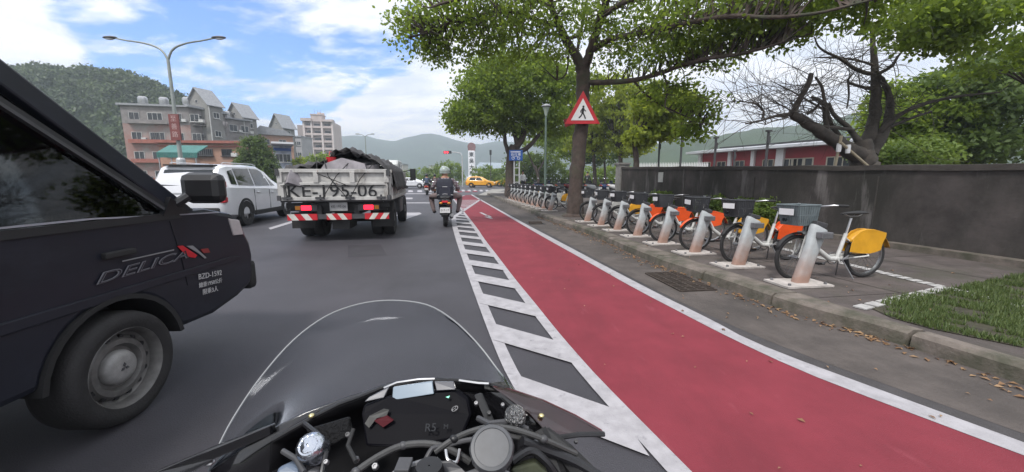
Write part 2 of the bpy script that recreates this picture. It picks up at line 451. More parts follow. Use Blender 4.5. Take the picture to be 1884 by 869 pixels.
# grass patch
grass_poly = [G(1600, 566, KZ), G(1650, 548, KZ), G(1716, 538, KZ), G(1884, 505, KZ), G(1884, 640, KZ), G(1716, 606, KZ), G(1640, 585, KZ)]
mbs = MB(); mbs.poly([(p.x, p.y, KZ + .003) for p in grass_poly]); struct(mbs.build('turf_soil', mat('soil', (.055, .05, .03), .95, var=.5, scale=9)))
def inpoly(x, y, P):
    c = False; j = len(P) - 1
    for i in range(len(P)):
        if (P[i].y > y) != (P[j].y > y) and x < (P[j].x - P[i].x) * (y - P[i].y) / (P[j].y - P[i].y) + P[i].x: c = not c
        j = i
    return c
def leafmat(name, c1, c2, trans=.35, rough=.55):
    if name in MATS: return MATS[name]
    m = bpy.data.materials.new(name); m.use_nodes = True; t = m.node_tree
    b = t.nodes['Principled BSDF']; o = t.nodes['Material Output']
    at = t.nodes.new('ShaderNodeAttribute'); at.attribute_name = 'tint'
    mx = t.nodes.new('ShaderNodeMix'); mx.data_type = 'RGBA'; mx.inputs[6].default_value = tuple(c1) + (1,); mx.inputs[7].default_value = tuple(c2) + (1,)
    t.links.new(at.outputs['Fac'], mx.inputs[0]); t.links.new(mx.outputs[2], b.inputs['Base Color'])
    b.inputs['Roughness'].default_value = rough
    tr = t.nodes.new('ShaderNodeBsdfTranslucent')
    hs = t.nodes.new('ShaderNodeHueSaturation'); hs.inputs['Value'].default_value = 1.8; hs.inputs['Hue'].default_value = .485
    t.links.new(mx.outputs[2], hs.inputs['Color']); t.links.new(hs.outputs[0], tr.inputs[0])
    ms = t.nodes.new('ShaderNodeMixShader'); ms.inputs[0].default_value = trans
    t.links.new(b.outputs[0], ms.inputs[1]); t.links.new(tr.outputs[0], ms.inputs[2]); t.links.new(ms.outputs[0], o.inputs[0])
    MATS[name] = m; return m
def tri_mesh(name, verts, nper, tint, m, parent=None):
    """verts: (n*nper,3) array of separate faces of nper corners; tint per face"""
    n = len(verts) // nper
    me = bpy.data.meshes.new(name)
    me.vertices.add(n * nper); me.vertices.foreach_set('co', verts.astype(np.float32).ravel())
    me.loops.add(n * nper); me.loops.foreach_set('vertex_index', np.arange(n * nper, dtype=np.int32))
    me.polygons.add(n); me.polygons.foreach_set('loop_start', np.arange(0, n * nper, nper, dtype=np.int32))
    me.update(calc_edges=True)
    at = me.attributes.new('tint', 'FLOAT', 'POINT'); at.data.foreach_set('value', np.repeat(tint, nper).astype(np.float32))
    me.materials.append(m); me.update(); me.validate()
    o = bpy.data.objects.new(name, me); C.objects.link(o)
    if parent is not None: o.parent = parent
    return o
nr = np.random.RandomState(11)
def grass(name, poly, n, h, z, m):
    xs = [p.x for p in poly]; ys = [p.y for p in poly]; V = []; T = []
    while len(T) < n:
        x, y = rnd.uniform(min(xs), max(xs)), rnd.uniform(min(ys), max(ys))
        if not inpoly(x, y, poly): continue
        if math.sin(x * 9) * math.sin(y * 7 + x) + .5 * math.sin(x * 23 + y * 17) < -.35: continue
        hh = h * rnd.uniform(.4, 1.2); a = rnd.uniform(0, 6.28); w = .006
        lx, ly = rnd.uniform(-.6, .6) * hh, rnd.uniform(-.6, .6) * hh
        V += [(x - w * math.cos(a), y - w * math.sin(a), z), (x + w * math.cos(a), y + w * math.sin(a), z), (x + lx, y + ly, z + hh)]
        T.append(rnd.random())
    return tri_mesh(name, np.array(V), 3, np.array(T), m)
M_grass = leafmat('grass_blade', (.05, .085, .022), (.13, .17, .055), .3)
o = grass('grass', grass_poly, 7000, .055, KZ, M_grass); tag(o, 'rough green grass patch on the pavement beside the kerb at the right', 'grass', kind='stuff')
# fallen leaves in the gutter and on the lane
V = []; T = []
def litter(x, y, z, s):
    a = rnd.uniform(0, 6.28); ca, sa = math.cos(a) * s, math.sin(a) * s; q = .45
    t1, t2 = rnd.uniform(0, .5) * s, rnd.uniform(0, .5) * s
    V.extend([(x - ca, y - sa, z + .004), (x - sa * q, y + ca * q, z + .006 + t1), (x + ca, y + sa, z + .005), (x + sa * q, y - ca * q, z + .006 + t2)]); T.append(rnd.random())
for i in range(620):
    y = 2.0 + 11 * rnd.random() ** 1.2; d = abs(rnd.gauss(0, .10)); litter(KB.x(y) - .02 - d, y, .008, rnd.uniform(.012, .034))
for i in range(160):
    y = 2.0 + 9 * rnd.random(); litter(KB.x(y) + rnd.uniform(.2, 3.5), y, KZ, rnd.uniform(.012, .03))
for i in range(90):
    y = 1.5 + 9 * rnd.random() ** 1.3; litter(rnd.uniform(RLr.x(y), KB.x(y)), y, .012, rnd.uniform(.009, .022))
lm = leafmat('dead_leaf', (.16, .075, .03), (.34, .22, .12), .1)
o = tri_mesh('fallen_leaves', np.array(V), 4, np.array(T), lm); tag(o, 'brown fallen leaves scattered in the gutter and on the lane', 'leaves', kind='stuff')

# drain grate in the gutter
ga, gb, gc, gd = G(1195, 506), G(1237, 502.5), G(1308, 533), G(1262, 541)
gr = thing('drain_grate', 'rusty iron storm drain grate set in the gutter before the nearest bicycles', 'drain grate', tuple((ga + gb + gc + gd) / 4))
c0 = (ga + gb + gc + gd) / 4; ex = ((gc + gd) - (ga + gb)) / 2; ey = ((gb + gc) - (ga + gd)) / 2
ex, ey = Vector((ex.x, ex.y, 0)), Vector((ey.x, ey.y, 0))
mb = MB(); mb.box((0, 0, .009), (ex.length, max(ey.length, .45), .004), math.atan2(ex.y, ex.x)); mb.build('pit', M_signblack, gr)
mb = MB(); W_ = max(ey.length, .45); ux = ex.normalized(); uy = Vector((-ux.y, ux.x, 0))
for i in range(15):
    p = ux * (ex.length * (i / 14 - .5)); mb.box((p.x, p.y, .018), (.022, W_, .016), math.atan2(ex.y, ex.x))
for i in (-1, -.5, 0, .5, 1):
    p = uy * W_ / 2 * i; mb.box((p.x, p.y, .017), (ex.length, .022, .014), math.atan2(ex.y, ex.x))
mb.build('bars', mat('rusty_iron', (.075, .058, .048), .8, .3, var=.5, scale=14, bump=.3), gr)
p = G(985, 411)
gr2 = thing('drain_grate', 'small dark drain cover in the gutter ahead of the big tree', 'drain grate', (p.x, p.y, 0))
mb = MB(); mb.box((0, 0, .012), (.45, .7, .01), .15); mb.build('cover', M_signblack, gr2)
mb = MB()
for i in range(8): mb.box((0, -.28 + .08 * i, .02), (.4, .02, .01), .15)
mb.build('bars', MATS['rusty_iron'], gr2)

# ------------------------------------------------------------------ old wall
wl = thing('wall', 'stained old concrete wall running behind the docked bicycles', 'wall', tuple(WALLP0))
T0, T1 = -9.0, 10.6
mb = MB(); n = 24; rings = []
def wtop(t): return 1.42 + .026 * max(t, 0) + .012 * math.sin(t * 3.1) + .01 * math.sin(t * 7.7)
for i in range(n + 1):
    t = T0 + (T1 - T0) * i / n; p = wdir * t; zt = wtop(t) - .12
    a = p; b = p + wn * .24
    rings.append([(a.x, a.y, -.02), (a.x, a.y, zt * .5), (a.x, a.y, zt), (b.x, b.y, zt), (b.x, b.y, -.02)])
mb.loft(rings); mb.build('body', M_wall, wl)
mb = MB(); rings = []
for i in range(n + 1):
    t = T0 + (T1 - T0) * i / n; p = wdir * (t + .002); zt = wtop(t) - .12
    a = p - wn * .03; b = p + wn * .27
    rings.append([(a.x, a.y, zt + .001), (a.x, a.y, zt + .09), (b.x, b.y, zt + .10), (b.x, b.y, zt + .001)])
mb.loft(rings); mb.build('coping', M_walltop, wl)
e = wdir * T1
mb = MB(); mb.box((e.x + wn.x * .12, e.y + wn.y * .12 + .1, .88), (.42, .42, 1.8), math.atan2(wdir.y, wdir.x)); mb.box((e.x + wn.x * .12, e.y + wn.y * .12 + .1, 1.81), (.5, .5, .07), math.atan2(wdir.y, wdir.x))
mb.build('end_pillar', mat('pale_old_concrete', (.26, .25, .235), .9, var=.4, scale=4), wl)
# low ledge along the wall foot
mb = MB(); a = wdir * T0; L2 = (T1 - T0 - 1)
pp = [wdir * T0 - wn * .002, wdir * (T1 - 1) - wn * .002, wdir * (T1 - 1) - wn * .20, wdir * T0 - wn * .20]
mb.prism([(p.x, p.y, 0) for p in pp], (0, 0, .10)); mb.build('foot_ledge', M_kerb, wl)
pt = WALLP0 + wdir * 7.6 - wn * .02
mb = MB()
for k in range(7):
    t = -7.2 + k * 2.7; p = wdir * t - wn * .003; mb.box((p.x, p.y, .62), (.02, .012, 1.2), math.atan2(wdir.y, wdir.x))
mb.build('joints', M_walltop, wl)
nb = MB(); nb.box((0, 0, 0), (.28, .012, .34), math.atan2(wdir.y, wdir.x)); o = nb.build('notice', mat('paper', (.42, .42, .40), .8, var=.15, scale=9)); o.location = (pt.x, pt.y, 1.35); tag(o, 'small pale notice stuck high on the far end of the wall', 'notice')
# ------------------------------------------------------------------ hills
def hill(name, profile, Y, depth, m, z_end=-2, rough=.05, nx=140, ny=26, seed=1):
    """profile: (px, py) skyline read at distance Y; a real ridge of terrain rising to it from the front and falling behind"""
    r = np.random.RandomState(seed)
    xs = [W(px, py, Y).x for px, py in profile]; zs = [W(px, py, Y).z for px, py in profile]
    X = np.linspace(xs[0], xs[-1], nx); Z = np.interp(X, xs, zs)
    ph = r.rand(40) * 6.28
    rings = []
    amp = max(zs) * rough
    for j in range(ny + 1):
        t = j / ny; row = []
        yy = Y - depth * (1 - t) if t <= 1 else 0
        for i, x in enumerate(X):
            prof = math.sin(min(1, t * 1.25) * PI / 2) ** 1.3 if t < .8 else 1 - (t - .8) * 1.5
            spur = sum(math.sin(x / (abs(xs[-1] - xs[0])) * f * 6.28 + ph[k] + t * 3 * math.sin(k)) / f for k, f in enumerate((3, 5, 9, 14, 23, 37)))
            s = 1 + .25 * spur * (1 - t) if t < .8 else 1
            zz = Z[i] * prof * max(.2, s) + amp * .5 * (r.rand() - .5)
            row.append((x * (yy / Y if t < .8 else 1 + (t - .8) * .2), Y - depth * (.8 - t) , zz if 0 < j else z_end))
        rings.append(row)
    mb = MB(); mb.loft(rings, close=False, caps=False)
    return struct(mb.build(name, m, smooth=True, angle=180))
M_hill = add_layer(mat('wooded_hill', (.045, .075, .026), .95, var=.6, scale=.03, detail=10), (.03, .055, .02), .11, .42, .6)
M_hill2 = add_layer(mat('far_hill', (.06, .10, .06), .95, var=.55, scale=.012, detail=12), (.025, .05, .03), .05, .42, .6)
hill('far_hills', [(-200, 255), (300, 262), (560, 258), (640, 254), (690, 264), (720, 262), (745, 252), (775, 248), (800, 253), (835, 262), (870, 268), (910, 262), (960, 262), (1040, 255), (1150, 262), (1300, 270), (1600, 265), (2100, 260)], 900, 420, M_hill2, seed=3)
hill('wooded_hill_right', [(1120, 300), (1190, 278), (1260, 262), (1330, 256), (1400, 250), (1460, 238), (1500, 232), (1560, 228), (1640, 215), (1750, 205), (2000, 190), (2300, 180)], 260, 130, M_hill, seed=5, rough=.03)
hill('wooded_hill_left', [(-500, 128), (-200, 130), (0, 140), (120, 148), (170, 158), (210, 165), (250, 175), (275, 187), (300, 199), (350, 222), (400, 252), (450, 285), (500, 315)], 130, 60, M_hill, seed=8, rough=.05)

# ------------------------------------------------------------------ foliage
LM = {
 'camphor': leafmat('camphor_leaf', (.070, .115, .018), (.21, .30, .035), .60),
 'bright': leafmat('bright_leaf', (.12, .17, .018), (.28, .34, .035), .58),
 'dark': leafmat('dark_leaf', (.038, .07, .018), (.11, .17, .035), .42),
 'hill': leafmat('hill_leaf', (.018, .036, .012), (.085, .125, .035), .2),
 'yellowgreen': leafmat('hedge_leaf', (.06, .11, .018), (.17, .24, .04), .35),
}
def leaves_at(cent, rad, nper, size, seed=0, flat=.75, clump=True):
    """leaf quads gathered in sprays: cent (n,3), rad (n,)"""
    r = np.random.RandomState(seed); n = len(cent)
    c = np.repeat(cent, nper, 0); R_ = np.repeat(rad, nper)[:, None]
    d = r.normal(size=(n * nper, 3)); d /= np.linalg.norm(d, axis=1)[:, None]
    p = c + d * R_ * (r.rand(n * nper, 1) ** .45) * np.array([1, 1, flat])
    a = r.normal(size=(n * nper, 3)) + np.array([0, 0, -.35]); a /= np.linalg.norm(a, axis=1)[:, None]
    b = np.cross(a, r.normal(size=a.shape)); b /= np.linalg.norm(b, axis=1)[:, None]
    s = size * (.6 + .8 * r.rand(n * nper, 1)); w = s * .30
    V = np.stack([p, p + a * s * .5 + b * w, p + a * s, p + a * s * .45 - b * w], 1).reshape(-1, 3)
    tint = np.clip(np.repeat(r.rand(n), nper) * .65 + r.rand(n * nper) * .4, 0, 1)
    return V, tint
def ell_points(c, rads, n, r, shell=.55):
    d = r.normal(size=(n, 3)); d /= np.linalg.norm(d, axis=1)[:, None]
    rr = shell + (1 - shell) * r.rand(n, 1) ** .6
    rr *= 1 + .16 * np.sin(d[:, :1] * 5 + c[0]) * np.cos(d[:, 1:2] * 4 + c[1])
    return np.array(c) + d * rr * np.array(rads)
def limb(mb, pts, radii, seg=8):
    """curve through the points with a little waver"""
    P = [Vector(p) for p in pts]; o = []; ro = []
    for i in range(len(P) - 1):
        p0, p1, p2, p3 = P[max(i - 1, 0)], P[i], P[i + 1], P[min(i + 2, len(P) - 1)]
        for k in range(5):
            t = k / 5
            q = .5 * ((2 * p1) + (p2 - p0) * t + (2 * p0 - 5 * p1 + 4 * p2 - p3) * t * t + (3 * p1 - p0 - 3 * p2 + p3) * t ** 3)
            w = (radii[i] * (1 - t) + radii[i + 1] * t)
            o.append(q + Vector((rnd.gauss(0, .12), rnd.gauss(0, .12), rnd.gauss(0, .12))) * w * .5); ro.append(w * rnd.uniform(.94, 1.07))
    o.append(P[-1]); ro.append(radii[-1]); mb.tube(o, ro, seg); return o
def twig(mb, a, d, length, r0, depth, bend=.5, seg=4, up=0.0):
    """recursive bare twigs"""
    p = Vector(a); d = Vector(d).normalized(); pts = [p.copy()]; n = 4
    for i in range(n):
        d = (d + Vector((rnd.gauss(0, .22), rnd.gauss(0, .22), rnd.gauss(0, .22) + up)) * bend).normalized(); p = p + d * length / n; pts.append(p.copy())
    mb.tube(pts, [r0 * (1 - .7 * i / n) for i in range(n + 1)], seg, caps=False)
    if depth > 0:
        for k in range(rnd.choice((2, 3, 3))):
            i = rnd.choice((1, 2, 3, 4)); ax = Vector((rnd.gauss(0, 1), rnd.gauss(0, 1), rnd.gauss(0, 1))).normalized()
            twig(mb, pts[i], d + ax * .9, length * rnd.uniform(.5, .8), r0 * .55, depth - 1, bend, seg, up)
    return pts

# --- the big camphor tree over the docks, limbs traced in space
tr = thing('street_tree', 'large spreading street tree with a warning triangle on its trunk, between the docked bicycles', 'tree', tuple(G(1057, 398, KZ)))
tl = tr.location
def Lc(p): return p - tl
def PW(*a): return [Lc(W(x, y, Y)) for x, y, Y in a]
mb = MB(); YB = tl.y
s = YB / 700
main = limb(mb, PW((1057, 400, YB), (1060, 340, YB), (1066, 270, YB), (1072, 200, YB), (1073, 150, YB), (1072, 122, YB)), [17 * s, 13 * s, 12.5 * s, 12 * s, 12 * s, 13 * s], 12)
mb.sphere(Lc(W(1057, 399, YB)), (.42, .36, .16), 12)
limbs = [
 ([(1072, 128, YB), (1058, 100, YB), (1040, 72, YB), (1028, 45, YB - .5), (1012, 5, YB - .9), (1000, -60, YB - 1.2)], [9, 8, 7, 6, 4.5, 2]),
 ([(1074, 128, YB), (1086, 95, YB - .2), (1098, 60, YB - .4), (1105, 30, YB - .8), (1122, -20, YB - 1.3), (1130, -90, YB - 1.6)], [8.5, 7.5, 7, 6, 4.5, 2]),
 ([(1094, 92, YB - .3), (1112, 78, YB - .7), (1150, 66, YB - 1.4), (1210, 55, YB - 2.2), (1270, 42, YB - 3), (1340, 30, YB - 3.8), (1420, 32, YB - 4.4), (1500, 25, YB - 5), (1580, 6, YB - 5.3), (1650, -12, YB - 5.6)], [5, 5, 4.5, 4, 3.5, 3, 2.2, 1.6, 1.2, .7]),
 ([(1076, 152, YB), (1110, 152, YB - .4), (1165, 148, YB - 1), (1205, 138, YB - 1.6), (1250, 122, YB - 2.3), (1300, 108, YB - 3), (1370, 98, YB - 3.6), (1440, 78, YB - 4.3)], [5, 4.5, 4, 3.6, 3.2, 2.8, 2, 1.2]),
 ([(1040, 70, YB), (1010, 62, YB + .2), (985, 80, YB + .3), (965, 112, YB + .5)], [4, 3, 2, 1]),
 ([(1030, 48, YB - .4), (990, 38, YB - .8), (940, 22, YB - 1.4), (880, 28, YB - 2), (820, 45, YB - 2.5), (780, 62, YB - 2.8)], [4, 3.6, 3, 2.4, 1.8, 1]),
 ([(1016, 15, YB - .8), (960, -10, YB - 1.8), (890, -10, YB - 2.8), (820, 5, YB - 3.2), (790, 15, YB - 3.5)], [3.5, 3, 2.4, 1.8, 1]),
 ([(1106, 30, YB - .8), (1160, 0, YB - 2), (1240, -20, YB - 3.4), (1350, -25, YB - 4.6), (1480, -20, YB - 5.6)], [4.5, 4, 3.2, 2.4, 1.4]),
 ([(1045, 85, YB), (1046, 110, YB), (1040, 138, YB - .1), (1025, 148, YB - .2)], [1.6, 1.5, 1.3, .8]),
 ([(1218, 132, YB - 1.8), (1228, 160, YB - 1.9), (1224, 195, YB - 2), (1238, 208, YB - 2.1)], [1.8, 1.5, 1.2, .6]),
 ([(1165, 148, YB - 1), (1195, 180, YB - 1.2), (1240, 205, YB - 1.5), (1290, 225, YB - 1.8)], [2.2, 1.8, 1.4, .8]),
 ([(1068, 66, YB - .2), (1048, 72, YB), (1075, 58, YB), (1090, 50, YB)], [1.8, 1.6, 1.4, .8]),
 ([(1060, 105, YB), (1085, -30, YB + 1.5), (1100, -120, YB + 2)], [3, 2.5, 1.5]),
]
tips = []
for pts, rr in limbs:
    o = limb(mb, PW(*pts), [r * pts[0][2] / 700 for r in rr], 8); tips += [(p, r) for p, r in zip(o[3:], range(len(o)))]
tips = [t[0] for t in tips]
# foliage masses (px, py, Y, radius in metres x,y,z, sprays)
masses = [
 (770, 60, 9.6, .75, .8, .55, 60), (800, 95, 9.9, .55, .6, .3, 34), (800, 20, 9.4, .9, .9, .55, 62), (850, 60, 9.8, .95, .9, .8, 80), (880, 10, 9.6, 1.1, 1, .8, 95),
 (905, 90, 10.4, .85, .9, .55, 55), (950, 50, 10.6, 1.0, 1, .9, 85), (980, 10, 10.8, 1.2, 1, .8, 90), (1000, 90, 11.4, .9, .9, .6, 50), (1060, 30, 11.8, 1.2, 1, 1.0, 80),
 (1130, 20, 11, 1.2, 1.2, .8, 85), (1180, 70, 10.8, 1.1, 1, .5, 70), (1150, 110, 11.4, .9, .9, .4, 40), (1230, 30, 9.8, 1.2, 1, .7, 85), (1240, 95, 10, 1.1, .9, .5, 80),
 (1300, 60, 9.2, 1.0, 1, .45, 90), (1330, 100, 9.4, .8, .8, .28, 52), (1380, 50, 8.8, 1.0, 1, .40, 95), (1400, 10, 8.4, 1.1, 1, .5, 80), (1450, 50, 8.2, .75, .9, .36, 75),
 (1480, 5, 7.8, 1.0, 1, .45, 80), (1560, 8, 7.6, .9, .9, .38, 70), (1240, 170, 10.4, .7, .7, .40, 44), (1285, 200, 10.2, .6, .6, .42, 60), (1270, 240, 10.4, .45, .5, .25, 42),
 (1200, 180, 10.8, .6, .6, .4, 26), (1320, 5, 8.9, 1.2, 1.1, .6, 80), (1640, -10, 7.2, 1.0, .9, .5, 70), (1100, 160, 12.6, .6, .6, .45, 20),
 (900, -70, 9.8, 1.6, 1.3, .9, 80), (1050, -70, 11, 2, 1.5, 1, 90), (1200, -80, 10.6, 2, 1.6, 1, 100), (1350, -70, 9.4, 1.8, 1.5, .8, 90), (1500, -60, 8, 1.6, 1.3, .7, 80),
]
cen = []
for (px, py, Y, a, b, c, k) in masses:
    p = Lc(W(px, py, Y)); cen.append(ell_points(p, (a, b, c), k, nr, .15))
cen = np.concatenate(cen)
tipa = np.array([tuple(t) for t in tips])
tw = MB()
for i, c in enumerate(cen):
    if i % 2: continue
    d = np.linalg.norm(tipa - c, axis=1); j = int(np.argmin(d)); a = Vector(tipa[j]); b = Vector(c)
    if d[j] > 1.15: continue
    mid = (a + b) / 2 + Vector((rnd.gauss(0, .1), rnd.gauss(0, .1), rnd.gauss(0, .1) + .08)) * d[j]
    tw.tube([a, mid, b], [.018 + .006 * d[j], .012, .005], 4, caps=False)
mb.build('trunk', M_bark, tr, smooth=True, angle=60)
tw.build('twigs', M_bark, tr)
V, T = leaves_at(cen, .20 + .22 * nr.rand(len(cen)), 14, .105, 5)
tri_mesh('crown', V, 4, T, LM['camphor'], tr)

def tree(name, label, cat, base, trunk_pts, trunk_r, crown, leaf, lm_, nper=24, lsize=.14, group=None, extra=(), bark=None, seed=1, spray=.34, shell=.45, Y_limit=False):
    """trunk_pts (px,py,Y); crown: (px,py,Y,rx,ry,rz,n)"""
    t = thing(name, label, cat, tuple(base), 0, group); l = Vector(base)
    mb = MB(); s = base[1] / 700
    o = limb(mb, [W(*p) - l for p in trunk_pts], [r * s for r in trunk_r], 8); tp = o[2:]
    for pts, rr in extra:
        tp += limb(mb, [W(*p) - l for p in pts], [r * s for r in rr], 6)
    r = np.random.RandomState(seed)
    cen = np.concatenate([ell_points(W(c[0], c[1], c[2]) - l, c[3:6], c[6], r, shell) for c in crown])
    ta = np.array([tuple(x) for x in tp])
    for i, c in enumerate(cen):
        if i % 5: continue
        d = np.linalg.norm(ta - c, axis=1); j = int(np.argmin(d))
        if d[j] > (1.0 if Y_limit else 9): continue
        a = Vector(ta[j]); b = Vector(c); mb.tube([a, (a + b) / 2 + Vector((0, 0, .12 * d[j])), b], [.02 + .008 * d[j], .018, .006], 4, caps=False)
    mb.build('trunk', bark or M_bark, t, smooth=True, angle=60)
    V, T = leaves_at(cen, spray * (.7 + .6 * r.rand(len(cen))), nper, lsize, seed)
    tri_mesh('crown', V, 4, T, LM[lm_], t)
    return t
# second street tree
b = G(938, 362, KZ); Y2 = b.y
tree('street_tree', 'dense rounded street tree behind the blue sign at the far end of the docks', 'tree', b,
     [(938, 364, Y2), (939, 325, Y2), (940, 295, Y2), (946, 270, Y2)], [10, 8.5, 9, 8],
     [(900, 190, Y2, 2.6, 2.4, 1.6, 200), (950, 160, Y2, 3.0, 2.6, 1.8, 240), (1000, 180, Y2, 2.6, 2.4, 1.8, 200), (860, 215, Y2 - .5, 1.5, 1.5, 1.0, 90), (950, 130, Y2, 3.0, 2.4, 1.2, 150),
      (895, 150, Y2, 2.0, 2, 1.3, 110), (1035, 150, Y2, 1.6, 1.8, 1.3, 90), (1020, 220, Y2, 1.9, 2, 1.1, 110), (960, 220, Y2 + .5, 2.2, 2, 1.0, 110), (905, 228, Y2, 1.6, 1.6, .7, 60), (840, 222, Y2, .9, 1, .6, 30)],
     None, 'camphor', 26, .20, extra=[
         ([(940, 290, Y2), (930, 265, Y2), (925, 235, Y2), (900, 205, Y2)], [5, 4, 3, 1.5]),
         ([(944, 280, Y2), (960, 255, Y2), (968, 225, Y2), (975, 180, Y2)], [7, 6, 5, 2]),
         ([(946, 285, Y2), (975, 268, Y2), (1000, 235, Y2), (1020, 200, Y2)], [6, 4.5, 3.5, 1.5]),
         ([(952, 268, Y2), (945, 240, Y2), (935, 200, Y2), (930, 160, Y2)], [5, 4, 3, 1.5])], seed=4, spray=.5, group=None)
# lighter trees in the park behind the docks
park = [
 ('young forked tree with a dark slender trunk beside the park lamp', (990, 344), [(990, 346), (990, 325), (985, 305)], [3, 2.6, 2.4], [(985, 250, 2.2, 1.2, 70), (1020, 262, 1.8, 1.0, 50)], 'camphor',
   [([(988, 318), (975, 290), (965, 262)], [2, 1.6, 1]), ([(988, 318), (1003, 292), (1010, 265)], [2, 1.6, 1])]),
 ('yellow-green park tree just behind the trunk with the warning triangle', (1095, 350), [(1095, 350), (1094, 320), (1092, 285)], [4, 3.4, 3], [(1090, 250, 3.0, 2.0, 170), (1060, 205, 2.6, 1.6, 110), (1120, 225, 2.4, 1.6, 110)], 'bright', []),
 ('bright green park tree between the warning triangle and the wall end', (1145, 352), [(1145, 352), (1143, 315), (1140, 280)], [5, 4.2, 4], [(1150, 215, 3.4, 2.4, 200), (1120, 170, 2.6, 1.8, 120), (1185, 180, 2.8, 1.8, 130), (1160, 265, 2.4, 1.2, 90)], 'bright', []),
 ('broad-trunked park tree standing right before the far end of the wall', (1172, 356), [(1172, 358), (1171, 320), (1170, 285), (1165, 255)], [7, 6, 5, 4], [(1205, 200, 2.2, 1.6, 120), (1230, 235, 1.7, 1.1, 80), (1180, 250, 1.6, 1.0, 70), (1255, 190, 1.6, 1.3, 70)], 'bright', []),
 ('dusky green park tree in the middle of the grove', (1058, 346), [(1058, 346), (1057, 315), (1056, 290)], [3, 2.6, 2.4], [(1050, 265, 2.8, 1.8, 130), (1030, 230, 2.6, 1.6, 100)], 'camphor', []),
 ('low leafy park tree left of the pale round-headed lamp', (968, 343), [(968, 343), (967, 325), (966, 305)], [2, 2, 1.6], [(965, 300, 1.8, 1.1, 80), (1000, 300, 2.2, 1.0, 80)], 'yellowgreen', []),
 ('thin dark-trunked tree in the far grove near the second row of scooters', (1113, 346), [(1113, 346), (1113, 320), (1112, 295)], [2.4, 2, 2], [(1112, 280, 2.4, 1.4, 100)], 'dark', []),
]
for i, (lab, bp, tp, tr_, cr_, lm_, ex_) in enumerate(park):
    b = G(bp[0], bp[1], KZ); Y = min(b.y, 60)
    b = W(bp[0], bp[1], Y); b.z = KZ
    if i == 3: Y = 19.5; b = W(bp[0], 360, Y); b.z = KZ
    k = Y / 40
    tree('park_tree', lab, 'tree', b, [(x, y, Y) for x, y in tp], tr_, [(c[0], c[1], Y, c[2] * k, c[2] * k, c[3] * k, c[4]) for c in cr_], None, lm_, 22, .17 + .13 * k,
         extra=[([(x, y, Y) for x, y in p], r) for p, r in ex_], seed=20 + i, spray=.5 * max(.6, k), group='trees in the park grove')
# trees beyond the wall at the right
def gtree(lab, px, Y, crown, lm_, seed, trunk=(6, 5, 4), base_z=0.0, name='garden_tree', nper=24, ls=.2, spray=.4):
    b = Vector(((px - CX) / 700 * Y * .99, Y, base_z)); b = Vector((W(px, 330, Y).x, Y, base_z))
    top = min(c[1] for c in crown)
    return tree(name, lab, 'tree', b, [(px, 329 + (CH - base_z) * 700 / Y, Y), (px + 2, 300, Y), (px - 2, (top + 300) / 2, Y)], list(trunk),
         [(c[0], c[1], Y + c[5] if len(c) > 5 else Y, c[2], c[2], c[3], c[4]) for c in crown], None, lm_, nper, ls, seed=seed, spray=spray, Y_limit=(px == 1900))
gtree('dense green garden tree behind the wall beside the bare tree', 1690, 13.5, [(1680, 190, 1.3, .8, 130), (1640, 230, 1.0, .8, 90), (1720, 240, 1.5, 1.2, 170), (1650, 270, 1.0, .6, 80), (1700, 285, 1.4, .7, 110)], 'camphor', 41, nper=26, ls=.16)
gtree('dark leafy garden tree rising behind the wall at the picture edge', 1790, 13, [(1780, 180, 1.6, 1.1, 190), (1830, 240, 1.8, 1.3, 200), (1760, 270, 1.3, .7, 120), (1860, 130, 1.5, 1.1, 120)], 'dark', 42, nper=26, ls=.16)
gtree('yellow-green shrubby tree low behind the wall right of the bare trunk', 1650, 11, [(1645, 292, .9, .42, 130), (1690, 285, .8, .45, 110), (1610, 296, .4, .3, 30)], 'yellowgreen', 43, (2, 2, 1.5), nper=26, ls=.12, spray=.25)
gtree('overhanging dark branch tree at the top right corner', 1900, 8.0, [(1700, 25, .8, .38, 75), (1740, 60, .6, .3, 40), (1790, 20, 1.0, .55, 80), (1680, 70, .45, .2, 16), (1860, 40, 1.0, .7, 75), (1850, 100, .8, .4, 34)], 'camphor', 44, (5, 5, 4), nper=26, ls=.11, spray=.25)

# low shrubs: hedges, bushes
def bush(lab, base, crown, lm_, name='bush', cat='bush', nper=30, ls=.12, seed=1, spray=.25, shell=.5, group=None):
    t = thing(name, lab, cat, tuple(base), 0, group); r = np.random.RandomState(seed); l = Vector(base)
    cen = np.concatenate([ell_points(Vector(c[0]) - l, c[1], c[2], r, shell) for c in crown])
    cen[:, 2] = np.maximum(cen[:, 2], .05)
    mb = MB()
    for i in range(0, len(cen), 4): mb.tube([(cen[i][0] * .15, cen[i][1] * .15, 0), tuple(cen[i] * np.array([.6, .6, .5])), tuple(cen[i])], [.02, .014, .005], 4, caps=False)
    mb.build('stems', M_bark, t)
    V, T = leaves_at(cen, spray * (.7 + .6 * r.rand(len(cen))), nper, ls, seed); tri_mesh('foliage', V, 4, T, LM[lm_], t)
    return t
def wb(px, py, Y): return W(px, py, Y)
p = wb(475, 329, 36); p.z = 0
bush('big round clipped bush beside the peach building', p, [((p.x, p.y, 2.2), (1.9, 1.7, 1.9), 420), ((p.x, p.y, 3.8), (1.4, 1.3, 1.35), 160), ((p.x, p.y, 1), (2.0, 1.7, 1.2), 150)], 'dark', 'round_bush', ls=.2, nper=26, seed=51, spray=.3)
p = wb(598, 329, 60); p.z = 0
bush('green treetop showing over the loaded truck before the tower block', p, [((p.x, p.y, 3.2), (3.4, 2, 1.9), 160), ((p.x + 2.0, p.y, 2.8), (2.6, 2, 1.5), 80)], 'camphor', 'roadside_bush', ls=.35, seed=52, spray=.6)
p = wb(548, 329, 50); p.z = 0
